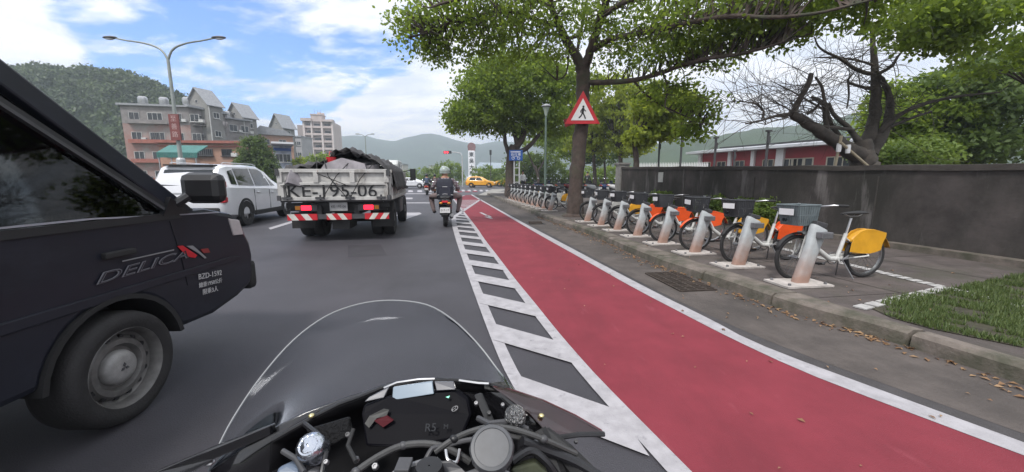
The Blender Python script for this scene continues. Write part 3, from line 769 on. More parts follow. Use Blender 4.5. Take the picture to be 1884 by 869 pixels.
bush('olive bush left of the green treetop behind the truck', p, [((p.x, p.y, 2.2), (2.0, 1.5, 1.6), 80)], 'bright', 'roadside_bush', ls=.3, seed=53, spray=.5)
for i, (px, Y, zz, rx, rz, lm_, lab) in enumerate([(925, 72, 1.5, 3.6, 1.9, 'yellowgreen', 'bright green shrub behind the yellow taxi'), (895, 85, 2.2, 3.0, 2.0, 'camphor', 'mid green shrub before the low white hall'),
        (828, 90, 3.0, 3.4, 2.6, 'camphor', 'dark green tree clump left of the white sign tower'), (800, 100, 2.4, 3.4, 2.2, 'yellowgreen', 'pale green clump beyond the rider with the backpack'), (770, 105, 2.2, 4.4, 2.0, 'camphor', 'green clump beyond the white car'),
        (965, 60, 1.4, 3.0, 1.6, 'yellowgreen', 'light green shrub in the park just right of the blue sign'), (1020, 62, 1.6, 4.2, 1.8, 'yellowgreen', 'wide sunny green shrub behind the park lamp post'), (1080, 64, 1.5, 4.4, 1.6, 'camphor', 'wide mid green shrub behind the big trunk'), (1140, 64, 1.7, 4.0, 1.8, 'camphor', 'green shrub at the back of the grove'), (1215, 40, 1.3, 2.6, 1.2, 'yellowgreen', 'green shrub behind the white picket fence')]):
    p = wb(px, 329, Y); p.z = 0
    bush(lab, p, [((p.x, p.y, zz), (rx, 1.8, rz), 110), ((p.x, p.y, zz * .5), (rx * 1.1, 1.8, rz * .6), 60)], lm_, 'shrub', ls=.34, seed=60 + i, spray=.55, group='shrubs beyond the crossing and in the park')
# planting at the wall foot
for i, (px, py, Y, rx, rz, lab) in enumerate([(1325, 392, 11.2, .75, .35, 'low green hedge plant at the wall foot behind the middle bicycles'), (1420, 388, 9.6, .55, .30, 'low green hedge plant at the wall foot left of the dark mudguard'), (1230, 380, 13.5, .8, .35, 'low green hedge plant at the wall foot near its far end'), (1378, 392, 10.3, .55, .28, 'low green hedge plant in the middle of the wall foot')]):
    p = wb(px, py, Y - .62); p.z = KZ
    bush(lab, p, [((p.x, p.y, .50), (rx * 1.15, .26, rz * 1.1), 190)], 'yellowgreen', 'hedge_plant', cat='plant', nper=28, ls=.08, seed=80 + i, spray=.13, group='plants along the wall foot')
# left hill woodland
V = []; cen = []
from mathutils.bvhtree import BVHTree
hm = [o_ for o_ in bpy.data.objects if o_.name == 'wooded_hill_left'][0].data
bvh = BVHTree.FromPolygons([v.co for v in hm.vertices], [tuple(p_.vertices) for p_ in hm.polygons])
for i in range(2600):
    px = nr.uniform(-330, 520); t = nr.rand()
    sky_y = np.interp(px, [-500, -200, 0, 120, 170, 210, 250, 275, 300, 350, 420, 500, 560], [110, 112, 125, 130, 142, 148, 158, 172, 182, 200, 222, 262, 300])
    Y = 85 + 45 * t ** .7; p = W(px, sky_y + 3, 130)
    h = p.z * (math.sin(min(1, (Y - 82) / 60 * 1.25) * PI / 2) ** 1.3)
    hit = bvh.ray_cast(Vector((p.x * (Y / 130), Y, 200)), Vector((0, 0, -1)))[0]
    if hit is None or hit.z < 1.5: continue
    cen.append((hit.x, hit.y, hit.z + nr.uniform(.2, 1.6)))
cen = np.array(cen)
V, T = leaves_at(cen, 1.3 + 1.5 * nr.rand(len(cen)), 44, .85, 9, flat=.7)
T = np.clip(np.repeat(nr.rand(len(cen)) ** 1.5, 44) * .9 + nr.rand(len(T)) * .15, 0, 1)
o = tri_mesh('hillside_woodland', V, 4, T, LM['hill']); tag(o, 'dense wood covering the steep hill behind the apartment block', 'woodland', kind='stuff')

# --- bare pollarded tree behind the wall
bt = thing('bare_tree', 'gnarled pollarded tree with bare twisted branches standing behind the wall', 'tree', tuple(Vector((W(1592, 330, 8.9).x, 8.9, 0))))
bl = bt.location; YB2 = 8.9; s = YB2 / 700
mb = MB()
def BP(*a): return [W(x, y, Y) - bl for x, y, Y in a]
bare = [
 ([(1596, 431, 8.9), (1594, 330, 8.9), (1586, 290, 8.9), (1582, 262, 8.9)], [32, 27, 24, 20]),
 ([(1588, 290, 8.9), (1548, 268, 8.7), (1512, 244, 8.6), (1478, 222, 8.5), (1456, 208, 8.4)], [20, 14, 12, 10, 8]),
 ([(1458, 210, 8.4), (1472, 182, 8.4), (1486, 158, 8.4), (1493, 136, 8.4)], [7, 5.5, 5.5, 5]),
 ([(1456, 210, 8.4), (1430, 213, 8.3), (1400, 222, 8.2), (1372, 228, 8.1)], [4.5, 3, 2.4, 1.6]),
 ([(1404, 218, 8.2), (1404, 202, 8.2), (1384, 190, 8.2), (1348, 186, 8.2)], [2.2, 1.8, 1.6, .8]),
 ([(1428, 215, 8.3), (1450, 216, 8.2), (1420, 224, 8.2), (1408, 230, 8.2)], [1.6, 1.6, 1.3, .7]),
 ([(1524, 250, 8.6), (1518, 215, 8.7), (1514, 190, 8.7), (1492, 178, 8.8)], [6, 4.5, 4, 3]),
 ([(1552, 260, 8.9), (1530, 230, 9.0), (1518, 190, 9.0), (1512, 160, 9.0), (1500, 142, 9.0)], [6, 4.5, 3.5, 3, 2]),
 ([(1580, 260, 8.9), (1560, 235, 8.9), (1535, 212, 8.8), (1525, 190, 8.8)], [7, 5.5, 4, 3]),
 ([(1478, 222, 8.5), (1510, 232, 8.6), (1545, 236, 8.7), (1570, 240, 8.8)], [3, 3, 4, 4]),
 ([(1484, 210, 8.5), (1500, 200, 8.4), (1510, 186, 8.3)], [3.5, 3, 2.4]),
 ([(1458, 206, 8.4), (1440, 195, 8.4), (1426, 190, 8.4)], [2, 1.5, .8]),
 ([(1592, 270, 9.2), (1606, 230, 9.3), (1612, 180, 9.3), (1610, 130, 9.3), (1606, 85, 9.3), (1604, 45, 9.3)], [15, 12, 10, 7, 5, 3]),
 ([(1600, 285, 9.1), (1628, 240, 9.2), (1638, 200, 9.2), (1632, 165, 9.2), (1616, 138, 9.2)], [15, 11, 8, 6, 5]),
 ([(1608, 138, 9.3), (1575, 128, 9.2), (1545, 108, 9.1), (1510, 90, 9.0), (1498, 68, 9.0)], [4.5, 4, 3, 2, 1]),
 ([(1606, 120, 9.3), (1580, 112, 9.3), (1555, 108, 9.3), (1500, 106, 9.2)], [3, 2.4, 2, 1]),
 ([(1616, 136, 9.2), (1640, 122, 9.1), (1652, 104, 9.1), (1664, 92, 9.0)], [4, 3.4, 2.4, 1]),
 ([(1606, 165, 9.3), (1578, 158, 9.3), (1560, 150, 9.2), (1570, 135, 9.2)], [4, 3, 2.4, 1.4]),
 ([(1560, 150, 9.2), (1562, 175, 9.2), (1558, 200, 9.2)], [2.2, 1.8, 1.2]),
 ([(1612, 250, 9.2), (1650, 215, 9.0), (1700, 192, 8.8), (1760, 178, 8.6), (1840, 170, 8.4)], [7, 4.5, 3.5, 2.6, 1.4]),
 ([(1625, 240, 9.2), (1665, 222, 9.0), (1714, 205, 8.9)], [4, 3, 2]),
 ([(1520, 205, 8.7), (1460, 170, 8.8), (1420, 150, 8.9)], [2.6, 1.6, .8]),
]
ends = []
for pts, rr in bare:
    o = limb(mb, BP(*pts), [r * .8 * pts[0][2] / 700 for r in rr], 8); ends += o[4::2]
for i in range(210):
    p = rnd.choice(ends)
    if p.z < 2.4: continue
    d = Vector((rnd.gauss(-.5, .8), rnd.gauss(0, .5), rnd.gauss(.25, .5)))
    twig(mb, p, d, rnd.uniform(.5, 1.3), .009, 2 if i % 3 == 0 else 1, .7)
mb.build('trunk', M_bark2, bt, smooth=True, angle=60)
# bamboo props on the bare tree
for lab, a, b in (('pale bamboo prop leaning steeply against the bare tree', (1548, 250), (1528, 345)), ('long thin bamboo prop slanting down to the right from the bare tree', (1546, 262), (1650, 352))):
    A, B = W(a[0], a[1], 8.3), W(b[0], b[1], 8.5)
    d = (B - A).normalized(); B = A + d * ((A.z - 0) / -d.z)
    t = thing('tree_prop', lab, 'prop', (B.x, B.y, 0)); mb = MB(); mb.tube([A - Vector((B.x, B.y, 0)), Vector((0, 0, 0))], .028, 8)
    mb.build('pole', mat('bamboo', (.40, .34, .24), .7, var=.3, scale=6), t)
    mb = MB(); mb.lathe([(.04, -.09), (.045, -.05), (.045, .05), (.04, .09)], A + d * .25 - Vector((B.x, B.y, 0)), 'Z', 10); mb.build('binding', M_signwhite, t)

# ------------------------------------------------------------------ buildings
def bld(name, label, pl, pr, Yl, Yr, depth, top, group=None):
    """facade from pixel column pl (at distance Yl) to pr (Yr); returns root, width, heading"""
    a, b = W(pl, 329, Yl), W(pr, 329, Yr); a.z = b.z = 0
    d = b - a; t = thing(name, label, 'building', tuple(a), math.atan2(d.y, d.x), group)
    return t, d.length
M_bglass = mat('building_glass', (.03, .035, .04), .15, var=.4, scale=1.2)
M_frame = mat('window_frame_white', (.55, .55, .54), .5, var=.2, scale=4)
def window(parent, x, y, z, w, h, fm=None, gm=None, mull=1, sill=True):
    """outer frame proud of the wall, pane inside"""
    f = MB(); t = .06 if w > .8 else .04; yy = y - .03
    f.box((x, yy, z + h / 2 - t / 2), (w, .08, t)); f.box((x, yy, z - h / 2 + t / 2), (w, .08, t))
    for sx in (-1, 1): f.box((x + sx * (w / 2 - t / 2), yy, z), (t, .08, h - 2 * t))
    for k in range(1, mull + 1): f.box((x - w / 2 + w * k / (mull + 1), yy, z), (t * .7, .07, h - 2 * t))
    o = f.build('window', fm or M_frame, parent)
    p = MB(); p.box((x, y - .012, z), (w - 2 * t, .02, h - 2 * t)); p.build('pane', gm or M_bglass, o)
    if sill: q = MB(); q.box((x, y - .1, z - h / 2 - .05), (w + .15, .2, .07)); q.build('sill', fm or M_frame, o)
    return o
def wallbox(parent, x0, x1, y0, y1, z0, z1, m, name='wall'):
    mb = MB(); mb.box(((x0 + x1) / 2, (y0 + y1) / 2, (z0 + z1) / 2), (x1 - x0, y1 - y0, z1 - z0)); return mb.build(name, m, parent)
def gable(parent, x0, x1, y0, y1, z0, z1, m, over=.25, name='roof', wallm=None):
    xm = (x0 + x1) / 2; mb = MB(); t = .14
    if wallm: wm = MB(); wm.prism([(x0, y0, z0), (x1, y0, z0), (xm, y0, z1)], (0, y1 - y0, 0)); wm.build('gable_wall', wallm, parent)
    for s_ in (-1, 1):
        xe = (x0 - over) if s_ < 0 else (x1 + over); sl = (z1 - z0) / ((x1 - x0) / 2); ze = z0 - over * sl
        mb.prism([(xe, y0 - over, ze + .01), (xm, y0 - over, z1 + .01), (xm, y0 - over, z1 + t), (xe, y0 - over, ze + t)], (0, y1 - y0 + 2 * over, 0))
    return mb.build(name, m, parent)
M_pink = add_layer(mat('pink_tile', (.35, .20, .175), .8, var=.25, scale=.8), (.30, .28, .27), .35, .42, .62)
M_greyw = add_layer(mat('weathered_render', (.26, .24, .235), .85, var=.35, scale=1.1), (.20, .19, .19), .6, .52, .68, (1, 1, .4))
M_towerw = add_layer(mat('tower_render', (.24, .235, .225), .85, var=.25, scale=.9), (.22, .22, .21), .5, .5, .68, (1, 1, .3))
M_roofg = mat('grey_roof', (.30, .31, .33), .6, var=.25, scale=3)
M_peach = add_layer(mat('peach_wall', (.42, .245, .175), .8, var=.15, scale=1.5), (.36, .26, .22), .5, .55, .7)
M_terr = mat('terracotta_trim', (.34, .12, .09), .75, var=.3, scale=3)
def zat(py, Y): return CH + (329 - py) * Y / 700 / 1.0
# weathered apartment block with pink lower floors
t, wd = bld('apartment_block', 'weathered pink and grey apartment block behind the twin-armed street lamp', 240, 362, 58, 60, 12, 0)
H1 = zat(200, 59) - .2
wallbox(t, 0, wd, 0, 11, 0, H1 - 2.6, M_pink); wallbox(t, 0, wd, .003, 11, H1 - 2.597, H1, M_greyw, 'upper_wall')
wallbox(t, -.3, wd + .2, -.35, 11.3, H1 + .003, H1 + .28, M_roofg, 'roof')
for r_ in range(4):
    z = H1 - 1.5 - r_ * 2.85
    for k, (x, w_) in enumerate(((1.6, 1.3), (4.2, 1.9), (7.2, .9), (9.3, 1.2))):
        if z > 1: window(t, x, 0, z, w_, 1.15, mull=1 if w_ < 1.5 else 2)
    mb = MB(); mb.box((3.4, -.35, z - 1.05), (5.2, .7, .10)); mb.box((3.4, -.66, z - .78), (5.2, .07, .5)); mb.build('balcony', M_terr if r_ else M_greyw, t)
# second wing with balconies
t, wd = bld('apartment_block', 'grey apartment wing with clothes-hung balconies right of the lamp pole', 362, 427, 60, 64, 12, 0)
H2 = zat(208, 62)
wallbox(t, .01, wd, 0, 11, 0, H2, M_greyw)
mb = MB(); mb.prism([(-.3, -.8, H2 + .003), (wd + .2, -.8, H2 - .5), (wd + .2, -.8, H2 - .3), (-.3, -.8, H2 + .35)], (0, 12, 0)); mb.build('roof', M_roofg, t)
for r_ in range(3):
    z = H2 - 1.6 - r_ * 2.8
    for x in (wd * .3, wd * .74): window(t, x, 0, z, 1.5, 1.2, mull=2)
    mb = MB(); mb.box((wd * .5, -.4, z - 1.0), (wd * .9, .8, .1))
    for k in range(14): mb.box((wd * .07 + wd * .86 * k / 13, -.76, z - .6), (.04, .04, .75))
    mb.box((wd * .5, -.76, z - .22), (wd * .9, .06, .06)); mb.build('balcony', M_greyw, t)
mb = MB()
for k in range(9): mb.box((1.2 + k * .42, -.8, H2 - 1.9 - (k % 3) * .05), (.3, .05, .6))
mb.build('laundry', mat('laundry', (.5, .46, .46), .9, var=.6, scale=1.6), t)
def gtower(lab, pl, pr, Y, py_eave, py_top, dp=4):
    t, wd = bld('stair_tower', lab, pl, pr, Y, Y + .6, dp, 0, 'gabled stair towers of the apartment blocks')
    ze, zt = zat(py_eave, Y), zat(py_top, Y)
    wallbox(t, 0, wd, 0, dp * 1.4, 0, ze, M_towerw); gable(t, 0, wd, 0, dp * 1.4, ze + .002, zt, M_roofg, .3, wallm=M_towerw)
    window(t, wd * .5, 0, ze - .2, .55, .55, mull=0, sill=False); window(t, wd * .5, 0, ze - 3, .6, .9, mull=0)
    mb = MB(); mb.box((wd + .02, .4, ze / 2), (.12, .12, ze)); mb.build('downpipe', M_pole, t)
    return t
# towers turned so that their gable end and a flank both show
def tower2(lab, px_l, px_ridge_end, px_r, Y, py_eave, py_top, group='gabled stair towers of the apartment blocks'):
    a, b = W(px_l, 329, Y), W(px_ridge_end, 329, Y - .6); a.z = b.z = 0
    d = b - a; wd = d.length; rz = math.atan2(d.y, d.x)
    t = thing('stair_tower', lab, 'building', tuple(a), rz - .12, group)
    dp = 2.3 * Y / 62
    ze, zt = zat(py_eave, Y), zat(py_top, Y)
    wallbox(t, 0, wd, 0, dp, 0, ze, M_towerw); gable(t, 0, wd, 0, dp, ze + .002, zt, M_roofg, .3 * Y / 62, wallm=M_towerw)
    window(t, wd * .5, 0, ze + (zt - ze) * .18, .5, .5, mull=0, sill=False)
    for k in range(3):
        o = window(t, dp * .5, 0, ze - 1.6 - k * 2.8, 1.0, .9, mull=1)
        o.rotation_euler = (0, 0, PI / 2); o.location = (wd, 0, 0)
    mb = MB(); mb.tube([(wd + .06, .1, 0), (wd + .06, .1, ze)], .08, 6); mb.build('downpipe', M_frame, t)
    return t
tower2('tallest gabled grey stair tower, nearest the street lamp', 360, 403, 425, 62, 200, 173)
tower2('middle gabled grey stair tower above the round bush', 430, 462, 477, 74, 220, 198)
tower2('smallest gabled grey stair tower, next to the tall apartment tower', 507, 530, 544, 96, 236, 216)
t, wd = bld('apartment_block', 'low grey block with open balconies between the two nearest stair towers', 425, 470, 70, 74, 10, 0)
H3 = zat(226, 72); wallbox(t, 0, wd, 0, 8, 0, H3, M_greyw); wallbox(t, -.2, wd + .2, -.5, 8, H3 + .003, H3 + .25, M_roofg, 'roof')
for r_ in range(2):
    for x in (wd * .3, wd * .75): window(t, x, 0, H3 - 1.5 - r_ * 2.8, 1.4, 1.2)
t, wd = bld('house', 'orange-walled house with a dark roof behind the round bush', 474, 545, 78, 82, 10, 0)
H4 = zat(252, 80); wallbox(t, 0, wd, 0, 8, 0, H4, M_peach)
mb = MB(); mb.prism([(-.4, -.5, H4 + .003), (wd + .3, -.5, H4 + .003), (wd * .8, -.5, H4 + 1.0), (wd * .18, -.5, H4 + 1.7)], (0, 9, 0)); mb.build('roof', M_roofg, t)
for x in (wd * .3, wd * .72): window(t, x, 0, H4 - 1.4, 1.3, 1.1)
t, wd = bld('shop', 'small white and blue building right of the round bush', 508, 540, 48, 49, 6, 0)
H5 = zat(270, 48); wallbox(t, 0, wd, 0, 5, 0, H5, mat('pale_blue_wall', (.42, .46, .55), .7, var=.4, scale=1.6))
mb = MB(); mb.box((wd / 2, -.2, H5 + .12), (wd + .4, 6, .22)); mb.build('roof', mat('white_roof', (.66, .67, .69), .6, var=.1), t)
mb = MB(); mb.box((wd / 2, -.06, H5 - .45), (wd, .1, .35)); mb.build('fascia', M_blue, t)
for x in (wd * .28, wd * .72): window(t, x, 0, H5 - 1.5, .8, 1.0)
# low peach building
t, wd = bld('house', 'long peach two-storey house with a red-brown cornice behind the white car', 300, 446, 43, 44, 8, 0)
H6 = zat(266, 43.5); wallbox(t, 0, wd, 0, 7, 0, H6, M_peach)
mb = MB(); mb.box((wd / 2, 3.3, H6 + .12), (wd + .5, 7.6, .28)); mb.box((wd / 2, -.08, H6 - .35), (wd + .1, .14, .14)); mb.build('roof', M_terr, t)
for x, w_ in ((1.2, 1.0), (wd * .33, .9), (wd * .56, 1.7), (wd * .84, 1.1)):
    window(t, x, 0, H6 - 1.0, w_, .75, mull=2 if w_ > 1.2 else 1, fm=M_dgrey); window(t, x, 0, H6 - 3.2, w_, .9, mull=2 if w_ > 1.2 else 1, fm=M_dgrey)
# teal awning and shop front
t, wd = bld('shop_awning', 'teal corrugated awning over a shop front beside the lamp base', 294, 368, 39, 39.6, 2, 0)
z0 = zat(293, 39); z1 = zat(268, 39)
mb = MB(); mb.prism([(0, 0, z0 + .5), (0, 0, z0 + .62), (0, 2, z1 + .1), (0, 2, z1)], (wd, 0, 0))
for k in range(24): mb.box((wd * (k + .5) / 24, 0, z0 + .35), (wd / 28, .03, .5))
mb.build('canopy', mat('teal_sheet', (.035, .17, .15), .5, var=.3, scale=2), t)
mb = MB()
for k in range(4): mb.box((wd * (k + .1) / 3.3, .1, z0 / 2 + .2), (.08, .08, z0 + .4))
mb.build('posts', M_pole, t)
# apartment tower
t, wd = bld('apartment_tower', 'tall pale pink apartment tower of nine storeys with stacked balconies', 566, 620, 150, 152, 12, 0)
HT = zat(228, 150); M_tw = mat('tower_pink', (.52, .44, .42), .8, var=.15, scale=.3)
wallbox(t, 0, wd, 0, 12, 0, HT, M_tw)
mb = MB()
for x0_, x1_ in ((0, .7), (wd * .26, wd * .31), (wd * .60, wd * .66), (wd - .6, wd)): mb.box(((x0_ + x1_) / 2, -.55, HT / 2), (x1_ - x0_, 1.1, HT))
mb.build('piers', mat('tower_pier', (.60, .53, .51), .8, var=.1, scale=.3), t)
mb = MB(); mb.box((wd * .13, -.1, HT + .5), (wd * .34, 3.2, 1.1)); mb.box((wd * .83, -.1, HT + .3), (wd * .38, 3.2, .8)); mb.box((wd * .45, 2, HT + 1.2), (wd * .36, 5, 2.4)); mb.box((wd * .45, 2, HT + 2.6), (wd * .4, 5.4, .4))
mb.box((wd * .5, 2, HT + 3.2), (1.2, 1, 1.0)); mb.box((wd * .62, 2, HT + 3.1), (1.0, 1, .8)); mb.build('roof_deck', M_tw, t)
for r_ in range(9):
    z = HT - 1.6 - r_ * 2.7
    if z < .8: break
    for (xa, xb) in ((.8, wd * .26), (wd * .31, wd * .6), (wd * .66, wd - .65)):
        mb = MB(); mb.box(((xa + xb) / 2, -.5, z - .85), (xb - xa - .02, 1.0, .12)); mb.box(((xa + xb) / 2, -.96, z - .45), (xb - xa - .02, .1, .75)); mb.build('balcony', M_tw, t)
        o = window(t, (xa + xb) / 2, 0, z + .1, (xb - xa) * .72, 1.5, mull=1, sill=False, fm=M_dgrey)
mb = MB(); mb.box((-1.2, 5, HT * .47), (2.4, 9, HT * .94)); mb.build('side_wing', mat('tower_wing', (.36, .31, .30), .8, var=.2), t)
mb = MB()
for k in range(3): mb.tube([(wd * (.35 + .1 * k), 2, HT + 2.6), (wd * (.35 + .1 * k), 2, HT + 4.8)], .06, 4)
mb.build('antennas', M_pole, t)
# rooftop tanks, air conditioners and stains of use on the left-hand blocks
for root in [o for o in bpy.data.objects if o.name.split('.')[0] in ('apartment_block', 'house') and o.type == 'EMPTY']:
    ws_ = [c_ for c_ in root.children if c_.name.split('.')[0] == 'window']
    for w_ in ws_:
        if rnd.random() < .5:
            bx = [Vector(c_) for c_ in w_.bound_box]; x1 = max(v.x for v in bx); z0_ = min(v.z for v in bx)
            mb = MB(); mb.box((x1 + .35, -.25, z0_ + .1), (.6, .4, .42)); mb.build('air_conditioner', M_frame if rnd.random() < .6 else M_pole, root, bevel=.03)
        if rnd.random() < .3:
            bx = [Vector(c_) for c_ in w_.bound_box]; x0, x1 = min(v.x for v in bx), max(v.x for v in bx); z0_, z1_ = min(v.z for v in bx), max(v.z for v in bx)
            mb = MB()
            for k in range(9): mb.box((x0 + (x1 - x0) * k / 8, -.22, (z0_ + z1_) / 2), (.03, .03, z1_ - z0_ + .1))
            mb.box(((x0 + x1) / 2, -.22, z0_ - .03), (x1 - x0 + .1, .25, .03)); mb.build('window_bars', M_steel, root)
    rf = [c_ for c_ in root.children if c_.name.split('.')[0] == 'roof']
    if rf and root.name.startswith('apartment'):
        bx = [Vector(c_) for c_ in rf[0].bound_box]; zt_ = max(v.z for v in bx); xa_, xb_ = min(v.x for v in bx), max(v.x for v in bx)
        for k in range(2):
            mb = MB(); xx = xa_ + (xb_ - xa_) * (.2 + .3 * k); mb.lathe([(.001, 0), (.55, 0), (.6, .1), (.6, 1.0), (.4, 1.2), (.001, 1.25)], (xx, 2.5, zt_ + .3), 'Z', 16)
            for a_ in range(4): mb.tube([(xx + .4 * math.cos(a_ * 1.57), 2.5 + .4 * math.sin(a_ * 1.57), zt_ - .1), (xx + .4 * math.cos(a_ * 1.57), 2.5 + .4 * math.sin(a_ * 1.57), zt_ + .3)], .04, 4)
            mb.build('water_tank', M_silver, root, smooth=True, angle=40)
# small city blocks behind
for i, (pl, pr, Y, py, lab, c) in enumerate([(543, 560, 110, 255, 'narrow grey block between the smallest stair tower and the apartment tower', (.36, .35, .36)), (790, 812, 170, 306, 'tiny pale house at the foot of the far hills left of the rider', (.6, .6, .6)), (705, 742, 120, 304, 'pale low house on the far side behind the truck cab', (.5, .48, .45))]):
    t, wd = bld('house', lab, pl, pr, Y, Y, 8, 0); h = zat(py, Y); wallbox(t, 0, wd, 0, 6, 0, h, mat('block_%d' % i, c, .8, var=.2, scale=.5)); wallbox(t, -.2, wd + .2, -.3, 6.2, h + .003, h + .3, M_roofg, 'roof')
    for x in (wd * .3, wd * .7):
        for k in range(2 if h > 6 else 1): window(t, x, 0, h - 1.8 - 3 * k, 1.2, 1.1)
# white sign tower of the university and its low hall
t, wd = bld('sign_tower', 'slender white sign tower with dark characters and a round red-brown top', 862, 874, 140, 140, 3, 0)
zt = zat(279, 140)
mb = MB(); mb.box((wd / 2, wd / 2, zt / 2), (wd, wd, zt)); mb.box((wd / 2, wd / 2, 1.0), (wd * 1.6, wd * 1.6, 2.0)); mb.build('shaft', mat('white_tile', (.74, .74, .78), .6, var=.08, scale=.6), t, bevel=.08)
mb = MB(); mb.lathe([(.02, -.4), (wd * .62, -.4), (wd * .62, .4), (.02, .4)], (wd / 2, wd / 2, zt + wd * .6), 'Y', 28); mb.box((wd / 2, wd / 2, zt + .25), (wd * 1.05, wd * .8, .9)); mb.build('emblem', mat('red_brown', (.22, .11, .11), .7, var=.3, scale=1.5), t)
for k, ch in enumerate('東吳大學'):
    text('lettering', ch, 1.75, M_signblack, t, (wd / 2, -.03, zt - 1.5 - k * 2.25), (1, 0, 0), (0, 0, 1), .03, outline=.03)
t, wd = bld('hall', 'long low white hall with a pale blue roof beside the sign tower', 874, 962, 150, 150, 14, 0)
h = zat(311, 150); wallbox(t, 0, wd, 0, 12, 0, h, mat('hall_wall', (.50, .52, .58), .7, var=.2, scale=.4))
mb = MB(); mb.prism([(-.5, -.6, h + .003), (wd + .5, -.6, h + .003), (wd - 3, -.6, h + 2.0), (2, -.6, h + 2.4)], (0, 13, 0)); mb.build('roof', mat('pale_blue_roof', (.52, .60, .70), .5, var=.1, scale=.5), t)
for k in range(7): window(t, 1.8 + k * 2.6, 0, h * .55, 1.5, 1.5)
t, wd = bld('pavilion', 'small white roofed pavilion left of the sign tower beyond the crossing', 795, 822, 130, 130, 8, 0)
h = zat(312, 130)
mb = MB(); mb.lathe([(.02, h + 1.5), (wd * .3, h + 1.2), (wd * .62, h + .1), (wd * .62, h - .1)], (wd / 2, 3, 0), 'Z', 20); mb.build('roof', mat('white_roof', (0, 0, 0)), t)
mb = MB()
for k in range(6): mb.tube([(wd / 2 + wd * .5 * math.cos(k), 3 + wd * .5 * math.sin(k), 0), (wd / 2 + wd * .5 * math.cos(k), 3 + wd * .5 * math.sin(k), h)], .2, 6)
mb.build('columns', M_frame, t)
# red school building behind the wall
t, wd = bld('school_building', 'single-storey dark red building with a pale metal roof behind the wall', 1284, 1600, 34, 23, 8, 0)
M_rb = add_layer(mat('red_brick_paint', (.34, .050, .060), .8, var=.2, scale=1.0), (.22, .06, .06), .6, .5, .7)
h = 3.42
wallbox(t, 0, wd, 0, 7, 0, h, M_rb)
mb = MB(); mb.prism([(-.6, -1.0, h + .003), (-.6, -1.0, h + .18), (-.6, 3.5, h + .62), (-.6, 8, h + .3), (-.6, 8, h + .003)], (wd + 1.2, 0, 0)); mb.build('roof', mat('pale_metal_roof', (.50, .52, .55), .5, .2, var=.2, scale=1.5), t)
mb = MB(); mb.box((wd / 2, 3.5, h + .69), (wd + 1.3, .4, .12)); mb.build('ridge_cap', M_dgrey, t)
M_wf = mat('window_frame_cream', (.58, .54, .44), .6, var=.2)
for x, w_ in ((.8, .8), (2.2, .8), (3.8, .8), (6.0, .8), (8.0, .8), (11.8, .9), (wd * .62, 2.0), (wd * .69, 1.3), (wd * .88, 1.8)): window(t, x, 0, 2.2, w_, 1.0, mull=3 if w_ > 1.5 else 1, fm=M_wf)
for x in (.2, 3.0, 4.9, 7.0, wd * .56):
    mb = MB(); mb.box((x, -.12, h / 2), (.26, .24, h)); mb.build('pilaster', M_signwhite, t)
mb = MB(); mb.box((wd * .22, -1.4, 1.62), (wd * .42, .1, .14))
for k in range(26): mb.box((wd * .02 + wd * .41 * k / 25, -1.4, 1.3), (.05, .05, .6))
mb.build('railing', M_dgrey, t)
# white picket fence beyond the wall end
t = thing('picket_fence', 'pale picket fence standing behind the far end of the wall', 'fence', tuple(W(1168, 329, 24).xy) + (0,))
A = W(1168, 329, 24); B = W(1300, 329, 23); d = Vector((B.x - A.x, B.y - A.y, 0)); LN = d.length; d.normalize(); t.rotation_euler = (0, 0, math.atan2(d.y, d.x))
n = 46
for i in range(n):
    mb = MB(); x = LN * i / (n - 1); mb.prism([(x - .03, 0, .4), (x + .03, 0, .4), (x + .03, 0, 2.15), (x, 0, 2.3), (x - .03, 0, 2.15)], (0, .03, 0)); mb.build('picket', M_signwhite, t)
for z in (.9, 1.85):
    mb = MB(); mb.box((LN / 2, .06, z), (LN, .05, .08)); mb.build('rail', M_signwhite, t)
for i, (px, Y, py) in enumerate(((1210, 20, 262), (1250, 18.5, 250), (1312, 16.5, 258), (1406, 15, 246), (1348, 22, 280))):
    p = W(px, 329, Y); zt = zat(py, Y)
    t = thing('fence_post', 'tall slim dark net post behind the wall, %s from the left' % ('first', 'second', 'third', 'last and tallest', 'short one, fourth')[i], 'post', (p.x, p.y, 0), 0, 'net posts behind the wall')
    mb = MB(); mb.tube([(0, 0, 0), (0, 0, zt)], .05, 8); mb.build('pole', M_dgrey, t)
    mb = MB(); mb.box((0, 0, zt + .03), (.16, .16, .06)); mb.box((0, -.06, zt - .3), (.1, .05, .25)); mb.build('cap', M_dgrey, t)
